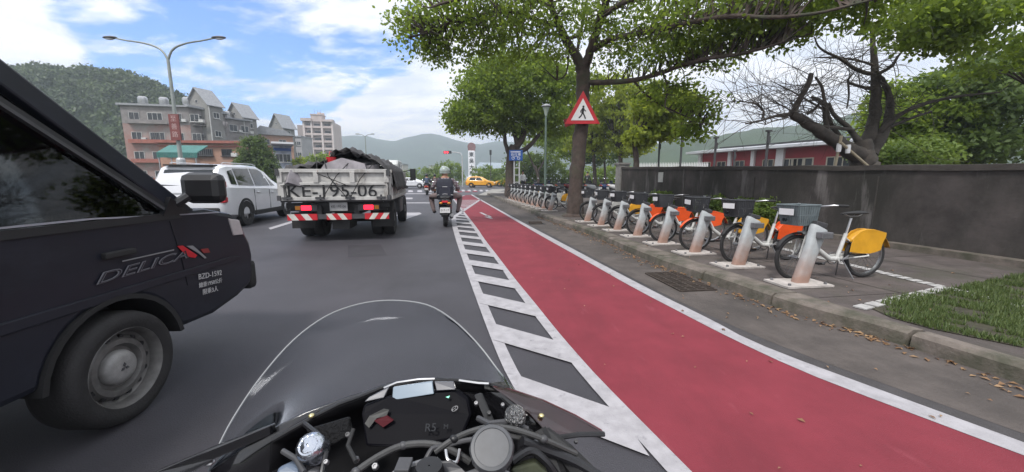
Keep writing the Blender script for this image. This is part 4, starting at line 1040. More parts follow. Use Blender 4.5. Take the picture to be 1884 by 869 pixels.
# ------------------------------------------------------------------ lamps, signs
def gp(px, Y, z=0.0):
    p = W(px, 329, Y); return Vector((p.x, p.y, z))
t = thing('street_lamp', 'tall grey street lamp with two long curved arms and a red-brown sign on its pole', 'street lamp', tuple(gp(337, 22.6)))
M_lamp = mat('lamp_pole_paint', (.30, .33, .31), .5, .2, var=.25, scale=2)
mb = MB(); mb.tube([(0, 0, 0), (0, 0, 4), (0, 0, 8.0)], [.13, .10, .075], 12); mb.build('pole', M_lamp, t, smooth=True, angle=60)
mb = MB(); mb.lathe([(.2, 0), (.24, .3), (.22, 2.4), (.16, 2.5)], (0, 0, 0), 'Z', 12); mb.build('base', mat('pale_steel', (.48, .49, .50), .5, .2, var=.2), t)
for s_ in (-1, 1):
    mb = MB(); o = limb(mb, [(0, 0, 7.9), (s_ * .35, 0, 8.45), (s_ * 1.1, -.02, 8.75), (s_ * 2.1, -.05, 8.9), (s_ * 2.75, -.06, 9.02)], [.06, .055, .05, .045, .04], 8); a = mb.build('arm', M_lamp, t, smooth=True, angle=60)
    mb = MB(); mb.sphere((s_ * 3.02, -.06, 9.05), (.42, .13, .085), 12); mb.build('lamp_head', M_dgrey, a, smooth=True)
    mb = MB(); mb.sphere((s_ * 3.05, -.06, 9.0), (.26, .10, .07), 12); mb.build('lens', M_signwhite, a, smooth=True)
mb = MB(); mb.box((.05, -.17, 4.2), (.56, .08, 1.45)); sg = mb.build('sign', mat('maroon', (.20, .055, .05), .6, var=.3, scale=3), t)
for k, ch in enumerate('至善路'): text('lettering', ch, .36, mat('dull_pink', (.42, .30, .29), .6), sg, (.05, -.216, 4.66 - k * .44), (1, 0, 0), (0, 0, 1), .004)
t = thing('street_lamp', 'distant twin-armed street lamp above the truck cab', 'street lamp', tuple(gp(676, 62)))
mb = MB(); mb.tube([(0, 0, 0), (0, 0, 8)], [.12, .07], 8); mb.build('pole', M_lamp, t)
for s_ in (-1, 1):
    mb = MB(); mb.tube([(0, 0, 7.9), (s_ * .5, 0, 8.2), (s_ * 1.3, 0, 8.3)], .05, 6); a = mb.build('arm', M_lamp, t)
    mb = MB(); mb.sphere((s_ * 1.2, 0, 8.3), (.35, .12, .09), 8); mb.build('lamp_head', M_lamp, a)
# traffic light on its mast arm
t = thing('traffic_light', 'red-lit traffic light hanging from a pale mast arm over the crossing', 'traffic light', tuple(gp(851, 62)))
mb = MB(); mb.tube([(0, 0, 0), (0, 0, 4.9), (-.25, 0, 5.3), (-.9, 0, 5.45), (-2.6, 0, 5.5)], [.11, .09, .08, .07, .06], 8); mb.build('mast', mat('pale_steel', (0, 0, 0)), t, smooth=True, angle=60)
mb = MB(); mb.box((-2.3, -.12, 5.45), (1.25, .22, .42)); h_ = mb.build('housing', M_signblack, t)
for k in range(3):
    mb = MB(); mb.lathe([(.02, -.02), (.15, -.02), (.15, .03), (.02, .03)], (-2.68 + .38 * k, -.26, 5.45), 'Y', 14)
    mb.build('lens', mat('lit_red', (.5, .01, .02), .4, emit=(1, .03, .05), estr=4) if k < 2 else M_dgrey, h_)
t = thing('traffic_light', 'small dark traffic signal on a thin pole right of the sign tower', 'traffic light', tuple(gp(903, 66)))
mb = MB(); mb.tube([(0, 0, 0), (0, 0, 5.4)], .07, 6); mb.build('mast', M_dgrey, t)
mb = MB(); mb.box((0, -.1, 5.7), (.35, .25, .8)); mb.build('housing', M_signblack, t)
# park lamp
b = G(1000, 392, KZ); Yl = 17.0; p = gp(1003, Yl, KZ)
t = thing('park_lamp', 'slim grey-green park lamp with a pale cap-shaped head beside the triangle sign', 'park lamp', tuple(p))
zt = CH + (329 - 198) * Yl / 700 - KZ
mb = MB(); mb.tube([(0, 0, 0), (0, 0, .6), (0, 0, zt - .45)], [.075, .06, .045], 10); mb.build('pole', mat('green_pole', (.12, .17, .14), .5, .2, var=.3, scale=3), t, smooth=True, angle=60)
mb = MB(); mb.lathe([(.05, 0), (.07, .12), (.14, .32), (.15, .36), (.02, .38)], (0, 0, zt - .5), 'Z', 14); mb.build('lantern', mat('lantern_glass', (.35, .42, .36), .3, var=.2), t, smooth=True)
mb = MB(); mb.lathe([(.20, 0), (.19, .04), (.06, .10), (.01, .11)], (0, 0, zt - .11), 'Z', 14); mb.build('cap', M_pole, t, smooth=True)
# blue sign on a lattice-like pale post
Yb = 24.5; p = gp(949, Yb, KZ)
t = thing('road_sign', 'blue cycle-lane sign on a pale post before the far tree trunk', 'road sign', tuple(p))
zt = CH + (329 - 300) * Yb / 700
mb = MB(); mb.tube([(-.10, 0, 0), (-.10, 0, 2.4)], .045, 8); mb.tube([(.22, 0, 0), (.22, 0, 2.4)], .045, 8)
for k in range(4): mb.box((.06, 0, .5 + .45 * k), (.3, .03, .05))
mb.build('post', mat('pale_steel', (0, 0, 0)), t)
mb = MB(); mb.box((0, -.08, 2.62), (.86, .05, .66)); pn = mb.build('panel', M_blue, t, bevel=.02)
mb = MB(); mb.box((-.02, -.108, 2.83), (.62, .006, .05)); mb.build('lettering', M_signwhite, pn)
for k, ch in enumerate('自行車'): text('lettering', ch, .2, M_signwhite, pn, (-.22 + .22 * k, -.11, 2.66), (1, 0, 0), (0, 0, 1), .003)
mb = MB()
for c_ in (-.17, .17): mb.lathe([(.075, -.003), (.095, -.003), (.095, .003), (.075, .003)], (c_, -.11, 2.45), 'Y', 16, closed=True)
mb.tube([(-.17, -.112, 2.45), (-.05, -.112, 2.56), (.08, -.112, 2.56), (.17, -.112, 2.45)], .012, 5); mb.build('symbol', M_signwhite, pn)
# warning triangle on the big tree
pc = W(1072, 208, YB - .36)
t = thing('warning_sign', 'red-edged white warning triangle with a black walking figure, strapped to the big trunk', 'road sign', tuple(pc))
mb = MB(); h = .94; a_ = 1.04
def tri(k, y, z0=0): return [(-a_ / 2 * k, y, -h / 3 * k + z0), (a_ / 2 * k, y, -h / 3 * k + z0), (0, y, 2 * h / 3 * k + z0)]
mb.prism(tri(1, 0), (0, .02, 0)); mb.build('plate', M_signred, t, bevel=.004)
mb = MB(); mb.prism(tri(.66, -.008, -.005), (0, .006, 0)); mb.build('white_field', M_signwhite, t)
mb = MB(); y = -.016
mb.lathe([(.001, 0), (.032, 0), (.032, .004), (.001, .004)], (.015, y, .175), 'Y', 14)
def stroke(p, w): mb.tube([(x, y, z) for x, z in p], w, 6, flat=.3) if False else [mb.prism([(x0 + nx, y, z0 + nz), (x0 - nx, y, z0 - nz), (x1 - nx, y, z1 - nz), (x1 + nx, y, z1 + nz)], (0, .004, 0)) for (x0, z0), (x1, z1) in zip(p, p[1:]) for nx, nz in [((z1 - z0) / math.hypot(x1 - x0, z1 - z0) * w, -(x1 - x0) / math.hypot(x1 - x0, z1 - z0) * w)]]
stroke([(.012, .14), (-.005, .0)], .034); stroke([(0, .12), (-.06, .06), (-.055, .005)], .013); stroke([(.015, .12), (.06, .07), (.095, .045)], .013)
stroke([(.0, .01), (.05, -.08), (.085, -.17)], .019); stroke([(-.005, .01), (-.045, -.08), (-.11, -.145)], .019)
mb.build('walking_figure', M_signblack, t)
mb = MB(); mb.box((0, .19, 0), (.05, .34, .05)); mb.box((0, .19, -.2), (.05, .34, .05)); mb.build('bracket', M_steel, t)
pc2 = W(1044, 226, YB - .1)
t = thing('small_sign', 'small dark red plate fixed edge-on behind the left corner of the warning triangle', 'sign', tuple(pc2))
mb = MB(); mb.prism([(-.12, 0, .1), (.14, -.02, .14), (.16, -.02, -.06), (-.06, 0, -.13)], (0, .02, 0)); mb.build('plate', mat('dull_red', (.28, .03, .03), .6, var=.3, scale=8), t)
mb = MB(); mb.box((.2, .1, .03), (.3, .05, .04)); mb.build('bracket', M_steel, t)

# ------------------------------------------------------------------ rental bicycles in docks
M_bikew = mat('bike_white', (.58, .58, .56), .4, var=.2, scale=9)
M_yel = mat('guard_yellow', (.66, .33, .02), .4, var=.15, scale=7)
M_ora = mat('guard_orange', (.72, .085, .012), .4, var=.12, scale=7)
M_basket = mat('basket_dark', (.035, .037, .042), .6, var=.3, scale=10)
M_baskg = mat('basket_grey', (.13, .16, .17), .6, var=.3, scale=10)
def wheel_parts(t, x, r=.30, w=.022, spokes=22, y=0.0, parent_name='wheel'):
    mb = MB(); mb.lathe([(r - w * 2, -w * .75), (r - w * .6, -w), (r, -w * .35), (r, w * .35), (r - w * .6, w), (r - w * 2, w * .75)], (x, y, r), 'Y', 36, closed=True)
    o = mb.build('wheel', M_rubber, t, smooth=True, angle=80)
    mb = MB(); mb.lathe([(r - w * 2.6, -w * .55), (r - w * 1.8, -w * .7), (r - w * 1.8, w * .7), (r - w * 2.6, w * .55)], (x, y, r), 'Y', 36, closed=True); mb.build('rim', M_silver, o, smooth=True, angle=50)
    mb = MB()
    for k in range(spokes):
        a = 2 * PI * k / spokes; a2 = a + .35 * (1 if k % 2 else -1); s_ = (1 if k % 4 < 2 else -1) * .03
        mb.tube([(x + .03 * math.cos(a2), y + s_, r + .03 * math.sin(a2)), (x + (r - w * 2.4) * math.cos(a), y, r + (r - w * 2.4) * math.sin(a))], .0022, 3, caps=False)
    mb.tube([(x, y - .045, r), (x, y + .045, r)], .026, 10); mb.build('spokes', M_steel, o)
    return o
def make_bike(label, guard, bask, mud, panel):
    t = thing('rental_bicycle', label, 'bicycle', (0, 0, 0), 0, 'rental bicycles in the docking row')
    wheel_parts(t, .51); wheel_parts(t, -.51)
    mb = MB()
    mb.tube([(.40, 0, .80), (.36, 0, .68), (.20, 0, .40), (.02, 0, .27), (-.10, 0, .26)], [.026, .028, .032, .034, .034], 10)
    mb.tube([(-.09, 0, .25), (-.20, 0, .60)], [.024, .022], 10)
    for s_ in (-1, 1):
        mb.tube([(-.10, s_ * .03, .26), (-.51, s_ * .055, .30)], .012, 6); mb.tube([(-.18, s_ * .02, .54), (-.51, s_ * .055, .31)], .009, 6)
    mb.tube([(-.10, -.05, .26), (-.10, .05, .26)], .035, 10)
    mb.build('frame', M_bikew, t, smooth=True, angle=60)
    mb = MB(); mb.tube([(.385, 0, .86), (.42, 0, .64)], .022, 8); mb.box((.428, 0, .625), (.07, .12, .03))
    for s_ in (-1, 1): mb.tube([(.43, s_ * .05, .63), (.47, s_ * .052, .48), (.51, s_ * .05, .30)], .012, 6)
    mb.build('fork', M_bikew, t, smooth=True, angle=60)
    mb = MB(); mb.tube([(.385, 0, .86), (.36, 0, .95)], .015, 8); mb.tube([(.20, -.28, .98), (.30, -.25, .985), (.36, -.10, .96), (.36, .10, .96), (.30, .25, .985), (.20, .28, .98)], .011, 8)
    h = mb.build('handlebar', M_silver, t, smooth=True, angle=60)
    for s_ in (-1, 1):
        mb = MB(); mb.tube([(.14, s_ * .29, .975), (.25, s_ * .266, .982)], .016, 8); mb.build('grip', M_blackm, h, smooth=True)
    # basket over the front wheel: tapered open box with ribs
    mb = MB(); zb, zt2 = .735, .985
    B = lambda k, z: [(.40 - .012 * k, -.14 - .03 * k, z), (.64 + .05 * k, -.14 - .03 * k, z), (.64 + .05 * k, .14 + .03 * k, z), (.40 - .012 * k, .14 + .03 * k, z)]
    lo, hi = B(0, zb), B(1, zt2); n = 9
    for i in range(4):
        a0, a1, b0, b1 = Vector(lo[i]), Vector(lo[(i + 1) % 4]), Vector(hi[i]), Vector(hi[(i + 1) % 4])
        for k in range(n):
            f0, f1 = (k + .12) / n, (k + .88) / n
            q = [a0.lerp(a1, f0), a0.lerp(a1, f1), b0.lerp(b1, f1), b0.lerp(b1, f0)]; nrm = (q[1] - q[0]).cross(q[3] - q[0]).normalized() * .006; mb.prism(q, nrm)
        for z_ in (0, .5, 1): mb.tube([a0.lerp(b0, z_), a1.lerp(b1, z_)], .008 if z_ != 1 else .012, 6)
    mb.prism([(p[0], p[1], p[2]) for p in lo], (0, 0, .008)); mb.build('basket', bask, t)
    if panel:
        mb = MB(); mb.prism([(.46, -.178, .905), (.63, -.178, .905), (.635, -.184, .965), (.455, -.184, .965)], (0, .006, 0)); mb.build('basket_panel', M_signwhite, t)
        mb = MB(); mb.box((.702, 0, .90), (.006, .22, .08)); mb.build('basket_panel', M_signwhite, t)
    # front mudguard
    def guardarc(cx, r0, w_, a0, a1, n_=14):
        rings = []
        for i in range(n_ + 1):
            a = a0 + (a1 - a0) * i / n_; c, s_ = math.cos(a), math.sin(a)
            rings.append([(cx + (r0 - .012) * c, -w_, .3 + (r0 - .012) * s_), (cx + r0 * c, -w_ * .6, .3 + r0 * s_), (cx + (r0 + .008) * c, 0, .3 + (r0 + .008) * s_), (cx + r0 * c, w_ * .6, .3 + r0 * s_), (cx + (r0 - .012) * c, w_, .3 + (r0 - .012) * s_)])
        return rings
    mb = MB(); mb.loft(guardarc(.51, .325, .034, R(25), R(150)), close=False, caps=False); mb.build('front_mudguard', mud, t, smooth=True, solid=.003)
    # big rear side guard panels: half-moon with a square tail
    for s_ in (-1, 1):
        mb = MB(); pts = [(-.22, .36), (-.235, .47), (-.27, .56), (-.34, .625), (-.43, .655), (-.54, .655), (-.64, .63), (-.755, .60), (-.75, .54), (-.71, .47), (-.69, .37), (-.60, .345), (-.52, .33), (-.40, .335), (-.28, .35)]
        mb.prism([(x, s_ * (.045 + .012 * math.sin((x + .75) * 5)), z) for x, z in pts], (0, s_ * .008, 0)); mb.build('rear_guard', guard, t, bevel=.004)
    mb = MB(); mb.loft(guardarc(-.51, .345, .05, R(35), R(165)), close=False, caps=False); mb.build('rear_mudguard', guard, t, smooth=True, solid=.003)
    mb = MB(); mb.tube([(-.20, 0, .60), (-.255, 0, .80)], .014, 8); mb.build('seat_post', M_silver, t)
    # saddle
    mb = MB(); rings = []
    for x, w_, z, th in ((-.42, .085, .885, .03), (-.38, .10, .895, .04), (-.30, .085, .89, .04), (-.22, .045, .885, .035), (-.14, .022, .878, .025), (-.10, .015, .87, .02)):
        rings.append([(x, w_ * math.cos(a), z - th * .5 + th * .5 * math.sin(a) * (1 if math.sin(a) > 0 else 1.2)) for a in [2 * PI * k / 12 for k in range(12)]])
    mb.loft(rings); sd = mb.build('saddle', M_blackm, t, smooth=True, angle=80)
    mb = MB()
    for s_ in (-1, 1): mb.tube([(-.38, s_ * .05, .865), (-.32, s_ * .03, .83), (-.2, s_ * .02, .83), (-.13, s_ * .012, .862)], .005, 5)
    mb.build('rails', M_silver, sd)
    mb = MB(); mb.lathe([(.075, -.004), (.085, -.004), (.085, .004), (.075, .004)], (-.10, -.06, .26), 'Y', 24, closed=True)
    mb.tube([(-.10, -.07, .26), (.03, -.075, .18)], .010, 6); mb.tube([(-.10, .07, .26), (-.23, .075, .34)], .010, 6); mb.tube([(-.10, -.08, .26), (-.10, .08, .26)], .012, 6)
    cr = mb.build('crankset', M_steel, t)
    for q in ((.03, -.12, .18), (-.23, .12, .34)):
        mb = MB(); mb.box(q, (.09, .085, .022)); mb.build('pedal', M_black, cr)
    mb = MB(); mb.prism([(-.02, -.064, .31), (-.02, -.064, .21), (-.50, -.064, .27), (-.55, -.064, .30), (-.50, -.064, .335)], (0, -.012, 0)); mb.build('chain_case', M_bikew, t, bevel=.004)
    mb = MB(); mb.tube([(-.16, .03, .24), (-.24, .12, .01)], .009, 6); mb.tube([(-.16, -.03, .24), (-.24, -.12, .01)], .009, 6); mb.build('kickstand', M_steel, t)
    mb = MB(); mb.box((.345, 0, .70), (.10, .09, .16)); mb.build('lock_unit', M_dgrey, t, bevel=.01)
    mb = MB(); mb.lathe([(.001, 0), (.024, 0), (.024, .03), (.001, .03)], (.70, 0, .80), 'X', 12); mb.build('headlight', M_glassd, t)
    mb = MB(); mb.box((-.765, 0, .56), (.015, .06, .035)); mb.build('tail_light', M_signred, t)
    mb = MB(); mb.tube([(.36, .03, .95), (.44, .05, .92), (.45, .04, .75), (.46, .03, .6)], .005, 5); mb.tube([(.30, -.2, .98), (.38, -.12, .9), (.40, -.03, .75)], .005, 5); mb.build('cables', M_black, t)
    return t
M_dock = mat('dock_paint', (.46, .49, .50), .5, var=.2, scale=7)
def rust(m):
    t = m.node_tree; b = t.nodes['Principled BSDF']
    co = t.nodes.new('ShaderNodeTexCoord'); sp_ = t.nodes.new('ShaderNodeSeparateXYZ'); n = t.nodes.new('ShaderNodeTexNoise'); n.inputs['Scale'].default_value = 9; n.inputs['Detail'].default_value = 6
    ad = t.nodes.new('ShaderNodeMath'); ad.operation = 'MULTIPLY_ADD'; ad.inputs[1].default_value = .34
    mr_ = t.nodes.new('ShaderNodeMapRange'); mr_.inputs[1].default_value = .60; mr_.inputs[2].default_value = .27
    mx = t.nodes.new('ShaderNodeMix'); mx.data_type = 'RGBA'; mx.inputs[7].default_value = (.27, .13, .08, 1)
    oi = t.nodes.new('ShaderNodeObjectInfo'); n.noise_dimensions = '4D'; ml_ = t.nodes.new('ShaderNodeMath'); ml_.operation = 'MULTIPLY'; ml_.inputs[1].default_value = 40; t.links.new(oi.outputs['Random'], ml_.inputs[0]); t.links.new(ml_.outputs[0], n.inputs['W']); mr_.inputs[4].default_value = .82
    t.links.new(co.outputs['Object'], sp_.inputs[0]); t.links.new(co.outputs['Object'], n.inputs['Vector'])
    t.links.new(n.outputs[0], ad.inputs[0]); t.links.new(sp_.outputs[2], ad.inputs[2]); t.links.new(ad.outputs[0], mr_.inputs[0]); t.links.new(mr_.outputs[0], mx.inputs[0])
    t.links.new(b.inputs['Base Color'].links[0].from_socket, mx.inputs[6]); t.links.new(mx.outputs[2], b.inputs['Base Color'])
rust(M_dock)
def make_dock(label):
    t = thing('bicycle_dock', label, 'bicycle dock', (0, 0, 0), 0, 'docking posts in the row')
    mb = MB(); mb.box((.02, 0, .012), (.56, .34, .022)); bp_ = mb.build('base_plate', mat('dock_plate', (.50, .46, .43), .7, var=.35, scale=9), t)
    mb = MB()
    for x in (-.2, .24):
        for y in (-.12, .12): mb.tube([(x, y, .02), (x, y, .045)], .016, 6)
    mb.build('bolts', M_steel, bp_)
    rings = []
    for z, x, wx, wy in ((.02, 0, .086, .052), (.20, -.045, .080, .050), (.45, -.115, .080, .048), (.60, -.155, .094, .048), (.64, -.165, .086, .044)):
        rings.append([(x + wx * c, wy * s_, z + (.04 * c if z > .5 else 0)) for c, s_ in [(math.copysign(abs(math.cos(a)) ** .55, math.cos(a)), math.copysign(abs(math.sin(a)) ** .55, math.sin(a))) for a in [2 * PI * (k + .5) / 16 for k in range(16)]]])
    mb = MB(); mb.loft(rings); mb.build('post', M_dock, t, smooth=True, angle=50)
    mb = MB(); mb.box((-.17, 0, .672), (.14, .07, .05), M=Matrix.Rotation(-.25, 4, 'Y')); mb.build('card_reader', M_dgrey, t, bevel=.008)
    mb = MB(); mb.box((-.16, .07, .56), (.14, .10, .07)); mb.build('lock_arm', M_steel, t, bevel=.008)
    return t
px_d = [(1466, 520), (1355, 490), (1280, 467), (1222, 450), (1173, 435), (1133, 424)]
gd_ = [G(x, y, KZ) for x, y in px_d]
ax = np.polyfit(range(6), [p.x for p in gd_], 1); ay = np.polyfit(range(6), [p.y for p in gd_], 1)
print('dock spacing', ax, ay)
row_rz = math.atan2(ax[0], -ay[0]) if False else None
rowd = Vector((ax[0], ay[0], 0)).normalized(); brz = math.atan2(rowd.y, rowd.x) + PI / 2 + R(-3)   # bicycles face the kerb
variants = {}
words = ['nearest', 'second', 'third', 'fourth', 'fifth', 'sixth', 'seventh', 'eighth', 'ninth', 'tenth', 'eleventh', 'twelfth', 'thirteenth', 'fourteenth', 'fifteenth', 'sixteenth', 'seventeenth', 'eighteenth', 'nineteenth', 'farthest']
gsel = [('yellow', 'g'), ('orange', 'd'), ('yellow', 'o'), ('orange', 'o'), ('orange', 'd'), ('orange', 'd'), ('yellow', 'd'), ('white', 'd')] + [('white', 'd'), ('yellow', 'd'), ('white', 'd'), ('white', 'd'), ('yellow', 'd')] * 3
idx = [0, 1, 2, 3, 4, 5, 6, 7] + list(range(11, 21))
M_gw = mat('guard_pale', (.42, .42, .40), .5, var=.2, scale=8)
dock0 = None
for n_, i in enumerate(idx):
    p = Vector((ax[1] + ax[0] * i, ay[1] + ay[0] * i, KZ))
    v = gsel[n_]; col, fr = v
    desc = {'yellow': 'a yellow rear guard', 'orange': 'an orange rear guard', 'white': 'a pale rear guard'}[col] + {'g': ' and a grey basket', 'd': ' and a dark basket', 'o': ' and an orange front mudguard'}[fr]
    lab = f'{words[n_] if i < 20 else "farthest"} docked bicycle in the row, with {desc}'
    rz = brz + R(rnd.uniform(-8, 7))
    fw = Vector((math.cos(rz), math.sin(rz), 0)); sd_ = Vector((-fw.y, fw.x, 0))
    bike_mid = p - fw * (.455 + .10) + rowd * .17
    if v not in variants:
        variants[v] = make_bike(lab, {'yellow': M_yel, 'orange': M_ora, 'white': M_gw}[col], M_baskg if fr == 'g' else M_basket, M_ora if fr == 'o' else M_blackm, True)
        b_ = variants[v]; b_.location = bike_mid; b_.rotation_euler = (0, R(rnd.uniform(-.3, .3)), rz)
    else: b_ = dup(variants[v], bike_mid, rz, lab)
    b_.rotation_euler[0] = R(rnd.uniform(-3, 3)); b_.scale = (.89,) * 3
    dl = f'rust-footed pale grey docking post, {words[n_]} from the viewer' if n_ < 17 else 'rust-footed pale grey docking post, farthest in the row'
    if dock0 is None: dock0 = make_dock(dl); dock0.location = p; dock0.rotation_euler = (0, 0, brz)
    else: dup(dock0, p, brz + R(rnd.uniform(-2, 2)), dl)

# ------------------------------------------------------------------ people
def skin_body(name, verts, edges, radii, m, parent=None, sub=1, root=0):
    me = bpy.data.meshes.new(name); me.from_pydata([tuple(v) for v in verts], edges, []); o = bpy.data.objects.new(name, me); C.objects.link(o)
    md = o.modifiers.new('skin', 'SKIN'); md.use_smooth_shade = True
    for i, r_ in enumerate(radii): me.skin_vertices[0].data[i].radius = r_ if isinstance(r_, tuple) else (r_, r_)
    me.skin_vertices[0].data[root].use_root = True
    s_ = o.modifiers.new('sub', 'SUBSURF'); s_.levels = sub; s_.render_levels = sub
    bpy.context.view_layer.update()
    dg = bpy.context.evaluated_depsgraph_get(); me2 = bpy.data.meshes.new_from_object(o.evaluated_get(dg))
    bpy.data.objects.remove(o); bpy.data.meshes.remove(me)
    return me2
M_skin = mat('skin', (.38, .20, .13), .55, var=.12, scale=12)
def rider(name, label, shirt, trousers, helmet, helm_vis=True, knees=.30, shorts=False, lean=.10):
    """seated scooter rider in the scooter's frame: x forward, seat at z .78"""
    t = thing(name, label, 'person', (0, 0, 0))
    Vv = [(-.12, 0, .86), (-.10, 0, 1.02), (-.05 + lean * .3, 0, 1.20), (lean * .6, 0, 1.33), (lean * .7, 0, 1.42), (lean * .85, 0, 1.50), (lean * .95, 0, 1.56)]
    Rr = [(.17, .15), (.15, .12), (.17, .12), (.13, .09), (.055, .055), (.085, .085), (.08, .08)]; E = [(0, 1), (1, 2), (2, 3), (3, 4), (4, 5), (5, 6)]; Km = ['p', 's', 's', 's', 'k', 'k', 'k']
    for s_ in (-1, 1):
        b_ = len(Vv); Vv += [(lean * .55, s_ * .19, 1.31), (.06, s_ * .29, 1.10), (.18, s_ * .30, 1.03), (.36, s_ * .29, 1.01), (.43, s_ * .285, 1.01)]
        Rr += [.065, .055, .045, .032, (.038, .022)]; E += [(3, b_), (b_, b_ + 1), (b_ + 1, b_ + 2), (b_ + 2, b_ + 3), (b_ + 3, b_ + 4)]; Km += ['s', 's', 'k', 'k', 'k']
        c_ = len(Vv); Vv += [(-.05, s_ * .12, .84), (.18, s_ * knees * .85, .84), (.33, s_ * knees, .80), (.30, s_ * knees * .95, .60), (.27, s_ * knees * .85, .40), (.28, s_ * knees * .8, .345), (.42, s_ * knees * .8, .325)]
        Rr += [.11, .095, .075, .062, .045, .045, (.045, .032)]; E += [(0, c_), (c_, c_ + 1), (c_ + 1, c_ + 2), (c_ + 2, c_ + 3), (c_ + 3, c_ + 4), (c_ + 4, c_ + 5), (c_ + 5, c_ + 6)]; Km += ['p', 'p', 'p', 'p', 'p', 'o', 'o']
    me = skin_body('body', Vv, E, Rr, None, sub=2)
    # fingers closed on the grips, part of the same mesh
    import bmesh
    bm = bmesh.new(); bm.from_mesh(me); f = MB()
    for s_ in (-1, 1):
        for k, ln in enumerate((.9, 1.0, .95, .8)):
            y = s_ * (.255 + .021 * k); f.tube([(.43, y, 1.015), (.475, y, 1.02), (.50, y, .995), (.485, y, .965)], [.011, .010, .009, .007], 6)
        f.tube([(.42, s_ * .245, 1.005), (.45, s_ * .235, .985), (.475, s_ * .245, .97)], [.012, .010, .008], 6)
    fm = bpy.data.meshes.new('f'); fm.from_pydata(f.v, [], f.f); nb0 = len(bm.verts); bm.from_mesh(fm); bm.to_mesh(me); bm.free(); bpy.data.meshes.remove(fm)
    me.materials.clear()
    for m_ in (shirt, trousers, M_skin, M_blackm): me.materials.append(m_)
    P = [Vector(v) for v in Vv]
    mi = []
    for pl in me.polygons:
        c_ = pl.center; j = min(range(len(P)), key=lambda q: (P[q] - c_).length); mi.append({'s': 0, 'p': 1, 'k': 2, 'o': 3}[Km[j]] if c_.z < 1.39 or Km[j] == 'k' else 0)
    me.polygons.foreach_set('material_index', mi); me.polygons.foreach_set('use_smooth', [True] * len(mi))
    o = bpy.data.objects.new('body', me); C.objects.link(o); o.parent = t
    hx = lean * .95
    hb = MB(); hb.sphere((hx, 0, 1.585), (.135, .122, .135), 20, a0=-.55, a1=PI / 2); hb.lathe([(.118, -.075), (.128, -.075), (.128, -.05), (.118, -.05)], (hx, 0, 1.585), 'Z', 20, closed=True)
    he = hb.build('helmet', helmet, t, smooth=True, angle=80, solid=.006)
    # face: nose, brow and ears ahead of the skull
    fb = MB(); fb.sphere((hx + .085, 0, 1.52), (.02, .014, .022), 8)
    for s_ in (-1, 1): fb.sphere((hx + .072, s_ * .03, 1.545), (.012, .014, .009), 8); fb.sphere((hx - .005, s_ * .088, 1.525), (.018, .010, .026), 8)
    fb.sphere((hx + .078, 0, 1.478), (.010, .024, .007), 8); fb.build('face', M_skin, t, smooth=True)
    vb = MB(); rings = []
    for k in range(9):
        a = R(-70 + 140 * k / 8); rings.append([(hx + .150 * math.cos(a), .135 * math.sin(a), 1.60), (hx + .158 * math.cos(a), .14 * math.sin(a), 1.50)])
    vb.loft(rings, close=False, caps=False); vb.build('visor', mat('visor', (.03, .035, .04), .08), he, smooth=True, solid=.003)
    return t
def plaid(name, c1, c2):
    m = mat(name, c1, .85, var=.15, scale=10); t = m.node_tree; b = t.nodes['Principled BSDF']; co = t.nodes.new('ShaderNodeTexCoord')
    src = b.inputs['Base Color'].links[0].from_socket
    for ax_, sc_ in (('X', 22), ('Z', 22)):
        w = t.nodes.new('ShaderNodeTexWave'); w.bands_direction = ax_ if ax_ != 'X' else 'Y'; w.inputs['Scale'].default_value = sc_ / 6.28 * 1.2; w.inputs['Distortion'].default_value = .6
        r = t.nodes.new('ShaderNodeMapRange'); r.inputs[1].default_value = .62; r.inputs[2].default_value = .72; r.inputs[4].default_value = .8
        mx = t.nodes.new('ShaderNodeMix'); mx.data_type = 'RGBA'; mx.inputs[7].default_value = c2 + (1,)
        t.links.new(co.outputs['Object'], w.inputs[0]); t.links.new(w.outputs[1], r.inputs[0]); t.links.new(r.outputs[0], mx.inputs[0]); t.links.new(src, mx.inputs[6]); src = mx.outputs[2]
    t.links.new(src, b.inputs['Base Color']); return m

